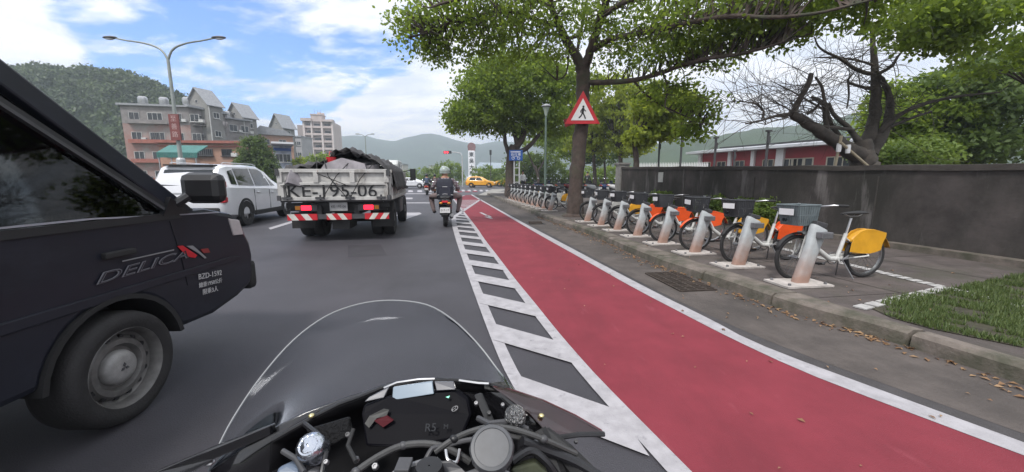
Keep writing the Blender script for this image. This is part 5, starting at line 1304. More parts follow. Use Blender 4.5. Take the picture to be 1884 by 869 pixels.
# ------------------------------------------------------------------ scooters
def make_scooter(label, paint, plate='017-17', red=False):
    t = thing('scooter', label, 'scooter', (0, 0, 0))
    for x in (-.60, .62):
        mb = MB(); r = .245; w = .06
        mb.lathe([(r - .09, -w * .8), (r - .03, -w), (r, -w * .35), (r, w * .35), (r - .03, w), (r - .09, w * .8)], (x, 0, r), 'Y', 28, closed=True); wh = mb.build('wheel', M_rubber, t, smooth=True, angle=70)
        mb = MB(); mb.lathe([(.02, -.04), (r - .085, -.045), (r - .085, .045), (.02, .04)], (x, 0, r), 'Y', 24, closed=True); mb.build('rim', M_dgrey, wh, smooth=True, angle=40)
    def ring(x, zc, hw, hh, n=14, p=.7): return [(x, hw * math.copysign(abs(math.cos(a)) ** p, math.cos(a)), zc + hh * math.copysign(abs(math.sin(a)) ** p, math.sin(a))) for a in [2 * PI * (k + .5) / n for k in range(n)]]
    mb = MB(); mb.loft([ring(-.93, .70, .05, .05), ring(-.86, .67, .12, .10), ring(-.70, .62, .17, .15), ring(-.45, .56, .18, .20), ring(-.15, .52, .17, .20), ring(-.02, .45, .13, .14)]); mb.build('tail_body', paint, t, smooth=True, angle=60)
    mb = MB(); mb.loft([ring(-.80, .79, .10, .025), ring(-.62, .81, .14, .04), ring(-.3, .79, .15, .045), ring(-.08, .77, .12, .045), ring(.0, .75, .07, .03)]); mb.build('seat', M_blackm, t, smooth=True, angle=60)
    mb = MB(); mb.box((.2, 0, .30), (.52, .34, .06)); mb.box((-.35, 0, .33), (.6, .22, .12)); mb.build('floorboard', M_blackm, t, bevel=.02)
    mb = MB(); mb.loft([ring(.40, .34, .17, .06), ring(.48, .55, .19, .10), ring(.50, .75, .17, .10), ring(.44, .92, .13, .06)], caps=True); mb.build('leg_shield', paint, t, smooth=True, angle=60)
    mb = MB(); mb.tube([(.43, 0, .9), (.40, 0, .99)], .03, 8); mb.tube([(.44, -.33, 1.0), (.48, -.18, .99), (.46, 0, .99), (.48, .18, .99), (.44, .33, 1.0)], .013, 8); mb.loft([ring(.38, .98, .10, .05), ring(.46, .99, .13, .06), ring(.54, .96, .08, .04)]); hb = mb.build('handlebar', M_black, t, smooth=True, angle=60)
    for s_ in (-1, 1):
        mb = MB(); mb.tube([(.45, s_ * .22, 1.0), (.43, s_ * .30, 1.16)], .007, 5); mi_ = mb.build('mirror', M_black, hb)
        mb = MB(); mb.sphere((.43, s_ * .33, 1.19), (.02, .065, .042), 12); mb.build('mirror_glass', M_chrome, mi_, smooth=True)
        mb = MB(); mb.sphere((-.90, s_ * .10, .66), (.04, .05, .03), 10); mb.build('indicator', mat('amber', (.6, .22, .02), .3), t)
    mb = MB(); mb.tube([(-.58, .12, .72), (-.85, .11, .80), (-.93, 0, .81), (-.85, -.11, .80), (-.58, -.12, .72)], .013, 8); mb.build('grab_rail', M_dgrey, t)
    mb = MB(); mb.box((-.925, 0, .70), (.03, .16, .05)); mb.build('tail_light', mat('lit_tail', (.4, .01, .02), .35, emit=(1, .02, .05), estr=.15), t, bevel=.01)
    mb = MB(); mb.prism([(-.85, -.09, .60), (-.85, .09, .60), (-.92, .07, .40), (-.92, -.07, .40)], (.02, 0, 0)); mb.prism([(-.6, -.075, .5), (-.6, .075, .5), (-.95, .075, .34), (-.95, -.075, .34)], (0, 0, .02)); mb.build('rear_mudguard', M_blackm, t)
    mb = MB(); mb.box((-.935, 0, .475), (.01, .26, .14)); pl = mb.build('number_plate', mat('plate_white', (.68, .68, .68), .5), t)
    text('plate_text', plate, .085, M_signblack, pl, (-.942, 0, .47), (0, -1, 0), (0, 0, 1), .001, sx=.9)
    mb = MB(); mb.tube([(-.1, -.14, .24), (-.4, -.16, .24), (-.78, -.18, .33)], [.03, .05, .055], 12); mb.build('exhaust', M_steel, t, smooth=True, angle=60)
    mb = MB(); mb.tube([(.44, 0, .9), (.62, 0, .28)], .03, 8)
    for s_ in (-1, 1): mb.tube([(.54, s_ * .08, .55), (.62, s_ * .08, .25)], .016, 6)
    mb.build('fork', M_dgrey, t)
    mb = MB(); mb.loft([[(.62 + .27 * math.cos(a), -.07, .245 + .27 * math.sin(a)), (.62 + .285 * math.cos(a), 0, .245 + .285 * math.sin(a)), (.62 + .27 * math.cos(a), .07, .245 + .27 * math.sin(a))] for a in [R(20 + 120 * k / 9) for k in range(10)]], close=False, caps=False); mb.build('front_mudguard', paint, t, smooth=True, solid=.004)
    mb = MB(); mb.sphere((.56, 0, .80), (.04, .07, .05), 12); mb.build('headlight', M_signwhite, t, smooth=True)
    return t
HD = R(98.6)
M_scb = mat('scooter_black', (.02, .018, .02), .25, var=.2, coat=.3)
p = G(820, 417); p.z = 0
sc0 = make_scooter('black scooter ridden by the person with the dark backpack', M_scb); fwd = Vector((math.cos(HD), math.sin(HD), 0))
sc0.location = p + fwd * .6; sc0.rotation_euler = (0, 0, HD)
shirt1 = plaid('plaid_shirt', (.30, .29, .30), (.12, .07, .09)); tr1 = mat('taupe_trousers', (.21, .16, .16), .85, var=.25, scale=8)
r0 = rider('person', 'rider in plaid shirt and taupe trousers, pale helmet, on the near scooter', shirt1, tr1, mat('helmet_pale', (.36, .42, .39), .25, var=.2, scale=6, coat=.4), knees=.34)
r0.location = sc0.location; r0.rotation_euler = sc0.rotation_euler
for q in (r0,): q.scale = (1, 1.22, .96)
bk = thing('backpack', 'square dark navy backpack worn by the rider in the plaid shirt', 'backpack', tuple(sc0.location), HD)
M_bp = mat('navy_cloth', (.022, .024, .040), .8, var=.3, scale=9)
mb = MB(); Tm = Matrix.Translation((-.27, 0, 1.10)) @ Matrix.Rotation(.10, 4, 'Y')
def bring(z, w_, d_): return [Tm @ Vector((d_ * math.copysign(abs(math.cos(a)) ** .4, math.cos(a)), w_ * math.copysign(abs(math.sin(a)) ** .4, math.sin(a)), z)) for a in [2 * PI * (k + .5) / 20 for k in range(20)]]
mb.loft([bring(-.36, .15, .06), bring(-.33, .175, .085), bring(-.05, .18, .095), bring(.12, .175, .085), bring(.21, .155, .065), bring(.235, .12, .04)]); mb.build('bag', M_bp, bk, smooth=True, angle=60)
mb = MB(); mb.loft([[Tm @ Vector((-.095 - .03 * e, sy * (.13 - .01 * e), z)) for sy, z in ((-1, -.3), (1, -.3), (1, .02), (-1, .02))] for e in (0, 1)]); mb.build('front_pocket', M_bp, bk, bevel=.015)
mb = MB(); mb.tube([Tm @ Vector((-.10, -.17, -.235 + .0)), Tm @ Vector((-.13, 0, -.20)), Tm @ Vector((-.10, .17, -.235))], .006, 5); mb.tube([Tm @ Vector((-.126, -.05, .0)), Tm @ Vector((-.126, .05, .0))], .006, 5); mb.build('trim', M_signwhite, bk)
for s_ in (-1, 1):
    mb = MB(); mb.tube([Tm @ Vector((.05, s_ * .10, .20)), (-.06, s_ * .11, 1.385), (.06, s_ * .12, 1.36), (.12, s_ * .13, 1.2), (0, s_ * .17, 1.0), Tm @ Vector((.06, s_ * .14, -.18))], .018, 6, flat=.5); mb.build('strap', M_blackm, bk)
bk.scale = (1, 1.3, .97)
# second pair of riders, waiting further ahead
for k, (px, py, lab, slab, sh, hm, pn) in enumerate([(785, 359, 'small rider in dark blue with a black helmet on the red scooter ahead', 'red scooter waiting ahead with a white plate', (.05, .07, .12), (.02, .02, .025), 'r'), (800, 357, 'small rider in brown jacket and black helmet ahead of the backpack rider', 'dark scooter waiting just beside the red one', (.09, .06, .055), (.015, .015, .015), 'b')]):
    p = G(px, py); p.z = 0
    if k == 0:
        s2 = make_scooter(slab, mat('scooter_red', (.30, .03, .04), .3, coat=.4), '358-KDL')
    else:
        s2 = dup(sc0, p, HD, slab)
    s2.location = p + fwd * .6; s2.rotation_euler = (0, 0, HD)
    rr_ = rider('person', lab, mat('jacket_%d' % k, sh, .8, var=.2), mat('dark_trousers', (.03, .03, .035), .85, var=.2), mat('helmet_dark_%d' % k, hm, .3), knees=.24)
    rr_.location = s2.location; rr_.rotation_euler = s2.rotation_euler
# row of parked scooters and bikes behind the docks
cols = ['black', 'pale grey', 'dark blue', 'white', 'black with a silver shield', 'maroon']
paints = [M_scb, mat('scooter_grey', (.30, .31, .32), .3), mat('scooter_blue', (.03, .06, .16), .3), mat('scooter_white', (.6, .6, .6), .3), M_dgrey, mat('scooter_maroon', (.14, .02, .03), .3)]
for k in range(13):
    px = 958 + k * 20 + rnd.uniform(-3, 3); p = gp(px, 31 - k * .25 + rnd.uniform(-.6, .6), KZ)
    c_ = k % 6
    lab = f'parked {cols[c_]} scooter behind the far docks, {words[k]} from the left' if k else 'parked black scooter in the row behind the far docks, leftmost'
    s2 = dup(sc0, p, R(rnd.uniform(20, 50)), lab, 'scooters parked behind the docks')
    for ch in s2.children:
        if ch.name.split('.')[0] in ('tail_body', 'leg_shield', 'front_mudguard') and c_:
            ch.data = ch.data.copy(); ch.data.materials[0] = paints[c_]
# people far off in the grove
def stander(label, shirt, trous, loc, rz):
    t = thing('person', label, 'person', loc, rz); Vv = [(0, 0, .95), (0, 0, 1.15), (0, 0, 1.38), (0, 0, 1.50), (.01, 0, 1.60), (.01, 0, 1.68)]; Rr = [(.15, .11), (.14, .10), (.16, .11), .05, .08, .075]; E = [(i, i + 1) for i in range(5)]; K = 'pssskk'; K = list('pssk') + ['k', 'k']
    for s_ in (-1, 1):
        b_ = len(Vv); Vv += [(0, s_ * .18, 1.40), (.0, s_ * .24, 1.12), (.06, s_ * .25, .88), (.08, s_ * .25, .80)]; Rr += [.06, .045, .032, .03]; E += [(2, b_), (b_, b_ + 1), (b_ + 1, b_ + 2), (b_ + 2, b_ + 3)]; K += ['s', 's', 'k', 'k']
        c_ = len(Vv); Vv += [(0, s_ * .09, .88), (.02 + .1 * s_, s_ * .10, .50), (-.04 + .1 * s_, s_ * .10, .09), (.08 + .1 * s_, s_ * .11, .04)]; Rr += [.09, .065, .045, .04]; E += [(0, c_), (c_, c_ + 1), (c_ + 1, c_ + 2), (c_ + 2, c_ + 3)]; K += ['p', 'p', 'p', 'h']
    me = skin_body('body', Vv, E, Rr, None, sub=1); me.materials.clear()
    for m_ in (shirt, trous, M_skin, M_blackm): me.materials.append(m_)
    P = [Vector(v) for v in Vv]; me.polygons.foreach_set('material_index', [{'s': 0, 'p': 1, 'k': 2, 'h': 3}[K[min(range(len(P)), key=lambda q: (P[q] - pl.center).length)]] for pl in me.polygons]); me.polygons.foreach_set('use_smooth', [True] * len(me.polygons))
    o = bpy.data.objects.new('body', me); C.objects.link(o); o.parent = t
    mb = MB(); mb.sphere((-.01, 0, 1.69), (.095, .085, .09), 12, a0=-.3); mb.build('hair', M_blackm, t, smooth=True)
stander('tiny figure in black standing in the grove left of the wall end', M_blackm, M_blackm, tuple(gp(1081, 33, KZ)), 1.2)
stander('tiny figure in a white top standing behind the far docks near the blue sign', M_signwhite, mat('dark_trousers', (0, 0, 0)), tuple(gp(962, 27.5, KZ)), 2.2)

# ------------------------------------------------------------------ cars
def make_car(name, label, paint, st, Lc_, wb_, wr=.34, rear_x=None, taxi=False, cabin=None, hatch=True, rear_light=True):
    """st: stations (x, half width, z sill, z belt, z roof, half width at roof) rear to front, x forward"""
    t = thing(name, label, 'car', (0, 0, 0))
    def ring(s_):
        x, hw, zs, zb, zr, rw = s_
        h_ = [(0, zs), (hw * .88, zs), (hw * .985, zs + .08), (hw, (zs + zb) / 2), (hw * .985, zb - .03), (hw * .96, zb), (rw + (hw * .96 - rw) * .12, zr - (zr - zb) * .08), (rw * .93, zr), (0, zr + .015)]
        return [(x, y, z) for y, z in h_] + [(x, -y, z) for y, z in h_[-2:0:-1]]
    mb = MB(); mb.loft([ring(s_) for s_ in st]); mb.build('body', paint, t, smooth=True, angle=32, subsurf=0)
    xs = [s_[0] for s_ in st]
    def prof(x, k): return float(np.interp(x, xs, [s_[k] for s_ in st]))
    def side(x, z, s_, off=.008):
        hw, zb, zr, rw = prof(x, 1) * .96, prof(x, 3), prof(x, 4), prof(x, 5)
        f = (z - zb) / max(.05, zr - (zr - zb) * .08 - zb); y = hw + (rw + (hw - rw) * .12 - hw) * f
        return (x, s_ * (y + off), z)
    for s_ in (-1, 1):
        for win in cabin:
            mb = MB(); pts = []
            n = len(win)
            for i in range(n):
                a, b = win[i], win[(i + 1) % n]
                for k in range(3): pts.append((a[0] + (b[0] - a[0]) * k / 3, a[1] + (b[1] - a[1]) * k / 3))
            mb.poly([side(x, z, s_) for x, z in pts]); mb.build('side_window', M_glassd, t, solid=.006)
        for xw in (rear_x, rear_x + wb_):
            hw = prof(xw, 1)
            mb = MB()
            mb.lathe([(wr * .5, -.10), (wr * .97, -.11), (wr, -.06), (wr, .06), (wr * .97, .11), (wr * .5, .10)], (xw, s_ * (hw - .10), wr), 'Y', 28, closed=True); wh = mb.build('wheel', M_rubber, t, smooth=True, angle=50)
            mb = MB(); mb.lathe([(.02, .05), (wr * .18, .055), (wr * .2, .03), (wr * .62, .03), (wr * .66, .07), (wr * .66, -.05), (.02, -.05)], (xw, s_ * (hw - .08), wr), 'Y', 24, M=Matrix.Scale(s_, 4, (0, 1, 0)))
            rm = mb.build('rim', M_dgrey, wh, smooth=True, angle=30); mb = MB()
            for k in range(5):
                a = 2 * PI * k / 5; mb.prism([(xw + .04 * math.cos(a + 1.2), s_ * (hw - .015), wr + .04 * math.sin(a + 1.2)), (xw + wr * .64 * math.cos(a + .14), s_ * (hw - .022), wr + wr * .64 * math.sin(a + .14)), (xw + wr * .64 * math.cos(a - .14), s_ * (hw - .022), wr + wr * .64 * math.sin(a - .14)), (xw + .04 * math.cos(a - 1.2), s_ * (hw - .015), wr + .04 * math.sin(a - 1.2))], (0, -s_ * .03, 0))
            mb.build('spokes', M_silver, rm)
            mb = MB(); n = 16; rings = []
            for k in range(n + 1):
                a = -.15 + (PI + .3) * k / n; c_, q = math.cos(a), math.sin(a)
                rings.append([(xw + (wr * 1.02) * c_, s_ * (hw - .02), wr + wr * 1.02 * q), (xw + (wr * 1.02) * c_, s_ * (hw + .012), wr + wr * 1.02 * q), (xw + (wr * 1.22) * c_, s_ * (hw + .010), wr + wr * 1.20 * q), (xw + (wr * 1.22) * c_, s_ * (hw - .02), wr + wr * 1.20 * q)])
            mb.loft(rings); mb.build('arch_trim', M_blackm, t)
        mb = MB(); mb.box(((2 * rear_x + wb_) / 2, s_ * (prof(rear_x + 1, 1) + .0), prof(0, 2) + .07), (wb_ - wr * 2.5, .05, .13)); mb.build('sill_trim', M_blackm, t, bevel=.01)
        for xh in (rear_x + .75, rear_x + 1.65):
            mb = MB(); mb.box((xh, s_ * (prof(xh, 1) + .012), prof(xh, 3) - .14), (.2, .03, .028)); mb.build('door_handle', paint, t, bevel=.006)
        mb = MB()
        for xh in (rear_x + .52, rear_x + 1.45, rear_x + 2.3): mb.box((xh, s_ * (prof(xh, 1) * .992), (prof(xh, 3) + prof(xh, 2)) / 2 + .03), (.008, .02, prof(xh, 3) - prof(xh, 2) - .18))
        mb.build('door_gap', M_signblack, t)
        mb = MB(); xm = rear_x + wb_ - .55; mb.sphere((xm, s_ * (prof(xm, 1) + .1), prof(xm, 3) + .08), (.07, .10, .07), 12); mb.build('door_mirror', paint, t, smooth=True)
        if rear_light:
            x0 = xs[0]; mb = MB(); mb.box((x0 + .12, s_ * (prof(x0 + .12, 1) * .86), prof(x0, 3) - .02), (.22, .26, .14)); mb.build('tail_light', M_signred, t, bevel=.02)
        xf = xs[-1]; mb = MB(); mb.box((xf - .16, s_ * prof(xf - .16, 1) * .80, prof(xf - .2, 3) - .12), (.26, .3, .12)); mb.build('headlight', M_signwhite, t, bevel=.03)
    return t
suv_st = [(-.92, .70, .42, .78, .80, .66), (-.86, .82, .34, 1.02, 1.06, .66), (-.78, .88, .30, 1.10, 1.36, .64), (-.62, .90, .28, 1.10, 1.60, .64), (-.35, .915, .26, 1.09, 1.665, .66), (.5, .92, .25, 1.06, 1.69, .67), (1.3, .92, .25, 1.04, 1.67, .66), (1.75, .915, .25, 1.02, 1.55, .64), (2.15, .91, .25, 1.0, 1.30, .66), (2.55, .90, .26, .99, 1.04, .70), (3.0, .88, .28, .95, .98, .68), (3.4, .82, .32, .86, .88, .60), (3.58, .66, .38, .70, .72, .46)]
cab = [[(-.52, 1.16), (-.28, 1.14), (-.20, 1.54), (-.42, 1.50)], [(-.20, 1.13), (.62, 1.10), (.66, 1.59), (-.12, 1.575)], [(.70, 1.10), (1.62, 1.09), (1.45, 1.50), (1.2, 1.575), (.74, 1.59)], [(1.68, 1.09), (2.0, 1.08), (1.62, 1.40)]]
pr = G(452, 415); pr.z = 0; hs_ = R(99)
fw = Vector((math.cos(hs_), math.sin(hs_), 0)); lf = Vector((-fw.y, fw.x, 0))
M_cw = mat('car_white', (.66, .67, .70), .22, var=.06, scale=2, coat=.5)
suv = make_car('suv', 'white sport utility vehicle between the black van and the loaded truck', M_cw, suv_st, 4.5, 2.66, .35, rear_x=0.0, cabin=cab)
suv.location = pr + lf * .84; suv.rotation_euler = (0, 0, hs_)
mb = MB(); mb.prism([(-.848, -.62, 1.12), (-.848, .62, 1.12), (-.70, .55, 1.52), (-.70, -.55, 1.52)], (.06, 0, .02)); mb.build('rear_window', M_glassd, suv, bevel=.01)
for s_ in (-1, 1):
    mb = MB(); mb.box((-.80, s_ * .76, 1.09), (.14, .20, .30)); mb.build('tail_light', M_signred, suv, bevel=.03)
mb = MB(); mb.box((-.895, 0, .46), (.10, 1.45, .22)); mb.build('rear_bumper', M_blackm, suv, bevel=.04)
mb = MB(); mb.box((-.90, 0, .80), (.03, .36, .16)); pl = mb.build('number_plate', M_signwhite, suv)
mb = MB(); mb.box((-.892, 0, .93), (.03, .9, .03)); mb.build('chrome_strip', M_silver, suv)
mb = MB(); mb.box((-.60, 0, 1.64), (.26, 1.1, .035)); mb.build('spoiler', M_blackm, suv)
mb = MB()
for s_ in (-1, 1): mb.tube([(-.4, s_ * .60, 1.69), (-.3, s_ * .60, 1.72), (1.2, s_ * .60, 1.73), (1.35, s_ * .60, 1.69)], .014, 6)
mb.build('roof_rails', M_silver, suv)
tx_st = [(-.85, .66, .42, .72, .74, .6), (-.8, .80, .34, .98, 1.02, .62), (-.6, .88, .28, 1.04, 1.42, .60), (-.2, .90, .26, 1.02, 1.60, .62), (.8, .91, .25, 1.0, 1.63, .63), (1.4, .91, .25, .98, 1.56, .62), (2.15, .90, .25, .96, 1.12, .64), (2.5, .89, .26, .94, .99, .68), (3.2, .84, .30, .86, .89, .62), (3.5, .66, .38, .66, .68, .46)]
tcab = [[(-.35, 1.08), (.62, 1.04), (.66, 1.50), (-.12, 1.48)], [(.70, 1.04), (1.75, 1.02), (1.3, 1.46), (.74, 1.50)]]
M_taxi = mat('taxi_yellow', (.72, .33, .01), .3, var=.08, scale=2, coat=.3)
tx = make_car('taxi', 'yellow taxi crossing the junction ahead in full side view', M_taxi, tx_st, 4.4, 2.6, .34, rear_x=0.0, cabin=tcab)
tx.location = G(876, 343.5).xy.to_3d() ; tx.location = (gp(869, 57).x, 57, 0); tx.rotation_euler = (0, 0, R(-6))
mb = MB(); mb.box((.6, 0, 1.70), (.2, .5, .12)); mb.build('roof_light', M_signwhite, tx, bevel=.02)
t2 = dup(tx, (gp(948, 64).x, 64, 0), R(174), 'second yellow taxi half hidden behind the far tree trunk')
wc = make_car('car', 'white saloon car crossing between the truck and the scooters', M_cw, [(a, b, c, d, e - (.18 if e > 1.2 else 0), f) for a, b, c, d, e, f in tx_st], 4.4, 2.6, .33, rear_x=0.0, cabin=[[(-.3, 1.08), (.62, 1.04), (.66, 1.36), (-.12, 1.34)], [(.70, 1.04), (1.75, 1.02), (1.3, 1.34), (.74, 1.36)]])
wc.location = (gp(742, 52).x, 52, 0); wc.rotation_euler = (0, 0, R(-8))
for i, (px, Y, c_, lab) in enumerate([(708, 66, 'silver', 'silver car far across the junction glimpsed beside the truck'), ]):
    k = dup(wc, (gp(px, Y).x, Y, 0), R(5), lab)

# ------------------------------------------------------------------ loaded truck
th = R(100.5); fw = Vector((math.cos(th), math.sin(th), 0)); rt = Vector((fw.y, -fw.x, 0))
TRc = Vector((-2.52, 7.9, 0)); origin = TRc - rt * 1.05
tk = thing('dump_truck', 'old white tipper truck with striped bumper and lit tail lights, loaded under dark tarpaulin', 'truck', tuple(origin), th)
M_tkw = add_layer(add_layer(mat('truck_white', (.50, .49, .47), .6, var=.25, scale=5, bump=.2, bscale=30), (.20, .18, .16), 3.0, .55, .68, (1, 1, .5), .8), (.24, .12, .07), 9, .66, .74)
HWt = 1.05
mb = MB()   # tailgate: panel with raised frame ribs
mb.box((.03, 0, 1.17), (.05, 2.02, .60)); mb.box((-.015, 0, 1.455), (.06, 2.02, .07)); mb.box((-.015, 0, .905), (.06, 2.02, .07)); mb.box((-.012, 0, 1.20), (.05, 2.02, .05))
for y in (-1.0, -.34, .34, 1.0): mb.box((-.02, y, 1.33), (.06, .09, .22))
for y in (-.98, .98): mb.box((-.02, y, 1.05), (.06, .08, .26))
tg = mb.build('tailgate', M_tkw, tk, bevel=.006)
text('lettering', 'KE-195-06', .37, M_signblack, tg, (-.001 - .006, .05, 1.045), (0, -1, 0), (0, 0, 1), .003, sx=1.08)
mb = MB()
for y in (-.88, -.28, .28, .88): mb.box((-.06, y, .92), (.05, .17, .045)); mb.tube([(-.05, y, .88), (-.05, y, .98)], .02, 6)
for y in (-1.03, 1.03): mb.box((-.02, y, 1.42), (.12, .06, .12)); mb.box((-.03, y, .92), (.1, .06, .1))
mb.build('hinges', M_dgrey, tk)
for s_ in (-1, 1):
    mb = MB(); mb.box((1.65, s_ * HWt, 1.17), (3.2, .05, .60)); mb.box((1.65, s_ * (HWt + .02), 1.45), (3.2, .06, .06)); mb.box((1.65, s_ * (HWt + .02), .91), (3.2, .06, .07))
    for k in range(7): mb.box((.12 + k * .51, s_ * (HWt + .02), 1.18), (.07, .055, .48))
    mb.build('bed_side', M_tkw, tk)
mb = MB(); mb.box((1.65, 0, .86), (3.25, 2.08, .05)); mb.build('bed_floor', M_dgrey, tk)
mb = MB()
for s_ in (-1, 1): mb.box((2.6, s_ * .36, .66), (5.0, .09, .20))
for x in (.25, 1.2, 2.4): mb.box((x, 0, .66), (.08, .8, .12))
mb.box((.30, 0, .72), (.10, 1.9, .16)); mb.box((.2, 0, .76), (.06, 2.0, .10)); mb.build('chassis', M_blackm, tk)
# bumper bar with striped boards
mb = MB(); mb.box((.12, 0, .53), (.06, 1.75, .10)); bmp = mb.build('bumper', M_dgrey, tk)
def stripes(y0, y1, dirn):
    mb = MB(); mb.cur = 0; mb.box((.078, (y0 + y1) / 2, .53), (.012, abs(y1 - y0), .125)); n = 2; w_ = (y1 - y0) / 4.4
    for k in range(n):
        ys_ = y0 + w_ * (.7 + 2.0 * k); sk = .09 * dirn
        mb.prism([(.069, ys_ + sk, .594), (.069, ys_ + w_ + sk, .594), (.069, ys_ + w_, .466), (.069, ys_, .466)], (.004, 0, 0), 1)
    mb.build('striped_board', [M_signred, mat('reflective_white', (.62, .60, .55), .4, var=.2)], bmp)
stripes(.96, .40, 1); stripes(.22, -.26, 1); stripes(-.52, -1.0, -1)
for s_ in (-1, 1):
    mb = MB(); mb.box((.13, s_ * .60, .71), (.08, .42, .13)); lb = mb.build('light_cluster', M_dgrey, tk, bevel=.01)
    mb = MB(); mb.box((.085, s_ * .60, .715), (.02, .19, .095)); mb.build('tail_light', mat('lit_brake', (.6, .01, .02), .3, emit=(1, .02, .05), estr=2.2), lb, bevel=.008)
    mb = MB(); mb.box((.085, s_ * .76, .715), (.02, .09, .08)); mb.build('indicator', MATS['amber'], lb, bevel=.008)
    mb = MB(); mb.box((.55, s_ * .82, .42), (.02, .46, .34)); mb.build('mud_flap', M_rubber, tk)
    for xw in (1.15, 4.0):
        mb = MB(); r = .40
        for dy in ((0, -.26) if xw < 2 else (0,)):
            mb.lathe([(.2, -.10), (r * .95, -.11), (r, -.07), (r, .07), (r * .95, .11), (.2, .10)], (xw, s_ * (.88 + dy), r), 'Y', 26, closed=True)
        wh = mb.build('wheel', M_rubber, tk, smooth=True, angle=40)
        mb = MB(); mb.lathe([(.02, .06), (.10, .08), (.12, .0), (.19, .02), (.21, .08), (.21, -.05), (.02, -.05)], (xw, s_ * .9, r), 'Y', 20, M=Matrix.Scale(s_, 4, (0, 1, 0))); mb.build('rim', M_steel, wh, smooth=True, angle=40)
    mb = MB(); mb.box((2.7, s_ * .86, .60), (.8, .3, .38)); mb.build('side_tank', M_dgrey, tk, bevel=.03)
    mb = MB(); mb.tube([(3.5, s_ * 1.0, 1.5), (3.7, s_ * 1.22, 1.55), (3.72, s_ * 1.25, 1.5)], .014, 6); mb.box((3.72, s_ * 1.27, 1.42), (.06, .16, .34)); mb.build('wing_mirror', M_black, tk, bevel=.02)
mb = MB(); mb.box((.075, -.02, .735), (.012, .34, .17)); pl = mb.build('number_plate', mat('plate_grey', (.42, .42, .42), .5, var=.3, scale=9), tk); text('plate_text', 'KE-195-06', .068, M_signblack, pl, (.067, -.02, .735), (0, -1, 0), (0, 0, 1), .001)
mb = MB(); mb.box((.6, 0, .40), (.7, .35, .3)); mb.tube([(1.15, -.7, .4), (1.15, .7, .4)], .09, 10); mb.build('axle', M_blackm, tk)
# cab
mb = MB(); cbp = [(3.42, .62), (3.42, 1.72), (3.55, 1.84), (4.55, 1.86), (4.95, 1.35), (5.0, .62)]
mb.prism([(x, -.88, z) for x, z in cbp], (0, 1.76, 0)); mb.build('cab', mat('cab_white', (.55, .57, .56), .4, var=.15, scale=2), tk, bevel=.05)
mb = MB(); mb.box((3.41, 0, 1.5), (.012, 1.1, .34)); mb.build('rear_window', M_glassd, tk)
for s_ in (-1, 1):
    mb = MB(); mb.prism([(3.75, s_ * .882, 1.28), (4.7, s_ * .882, 1.28), (4.5, s_ * .882, 1.74), (3.8, s_ * .882, 1.74)], (0, s_ * .008, 0)); mb.build('side_window', M_glassd, tk)
# load: concrete bags/rubble under the tarp (own thing), tarp, ropes
ld = thing('rubble_load', 'pale broken load of boards and sacks piled in the truck bed', 'load', tuple(origin), th)
mb = MB(); r2 = random.Random(3)
for k in range(34):
    x, y = r2.uniform(.25, 3.0), r2.uniform(-.9, .9); hgt = .42 * (1 - abs(y + .15) / 1.1) + .42
    mb.box((x, y, .90 + hgt * .6), (r2.uniform(.3, .7), r2.uniform(.2, .5), r2.uniform(.1, hgt)), M=Euler((r2.uniform(-.4, .4), r2.uniform(-.3, .3), r2.uniform(0, 3))).to_matrix().to_4x4())
mb.prism([(.10, -.62, 1.42), (.10, .32, 1.42), (.16, .22, 1.60), (.2, -.1, 1.72), (.16, -.55, 1.60)], (.5, 0, .02)); mb.build('rubble', mat('pale_rubble', (.30, .28, .30), .85, var=.4, scale=4), ld)
tp = thing('tarpaulin', 'crumpled dark grey tarpaulin humped over the truck load', 'tarpaulin', tuple(origin), th)
nx_, ny_ = 44, 34; rings = []
def tarpz(u, v):  # u along length 0..1, v across -1..1 (left +)
    hump = .40 * math.exp(-((v + .10) / .34) ** 2) * (1 - .25 * u) + .26 * math.exp(-((v + .55) / .35) ** 2) + .14 * math.exp(-((v - .55) / .3) ** 2)
    wr = .035 * math.sin(u * 19 + v * 7) + .028 * math.sin(v * 23 + u * 9) + .022 * math.sin(u * 41 - v * 31)
    return 1.45 + hump + wr
for i in range(nx_ + 1):
    u = i / nx_; row = []
    for j in range(ny_ + 1):
        v = -1 + 2 * j / ny_; x = .05 + 3.15 * u; y = v * 1.10
        z = tarpz(u, v)
        if abs(v) > .9: z -= (abs(v) - .9) * (3.2 if v < 0 else 1.6)
        if u < .06: # the rear hem is drawn back in the middle where the load shows
            x += .30 * max(0, math.cos((v + .1) * 2.1)) + .02 * math.sin(v * 30)
            z -= .05
        row.append((x, y, z))
    rings.append(row)
mb = MB(); mb.loft(rings, close=False, caps=False); mb.build('sheet', mat('tarp_grey', (.055, .052, .055), .75, var=.45, scale=4, bump=.5, bscale=14), tp, smooth=True, angle=180, solid=.012)
rings = []
for i in range(9):
    u = i / 8; rings.append([(.02 + 2.2 * u, -1.10 - .03 * math.sin(i * 2.1) - .02 * k, 1.52 - .09 * k + .02 * math.sin(i * 3 + k)) for k in range(6)])
mb = MB(); mb.loft(rings, close=False, caps=False); mb.build('side_drape', MATS['tarp_grey'], tp, smooth=True, angle=180, solid=.012)
rp = thing('rope', 'dark lashing ropes criss-crossed over the tailgate', 'rope', tuple(origin), th)
mb = MB()
def rope(pts): mb.tube(pts, .009, 5)
rope([(.25, .25, 1.72), (-.075, .10, 1.35), (-.09, -.22, .93)]); rope([(.25, -.30, 1.70), (-.075, -.05, 1.35), (-.09, .22, .93)]); rope([(.1, -.75, 1.62), (-.075, -.5, 1.3), (-.09, -.30, .93)]); rope([(.1, .85, 1.5), (-.065, .90, 1.2), (-.08, .88, .93)])
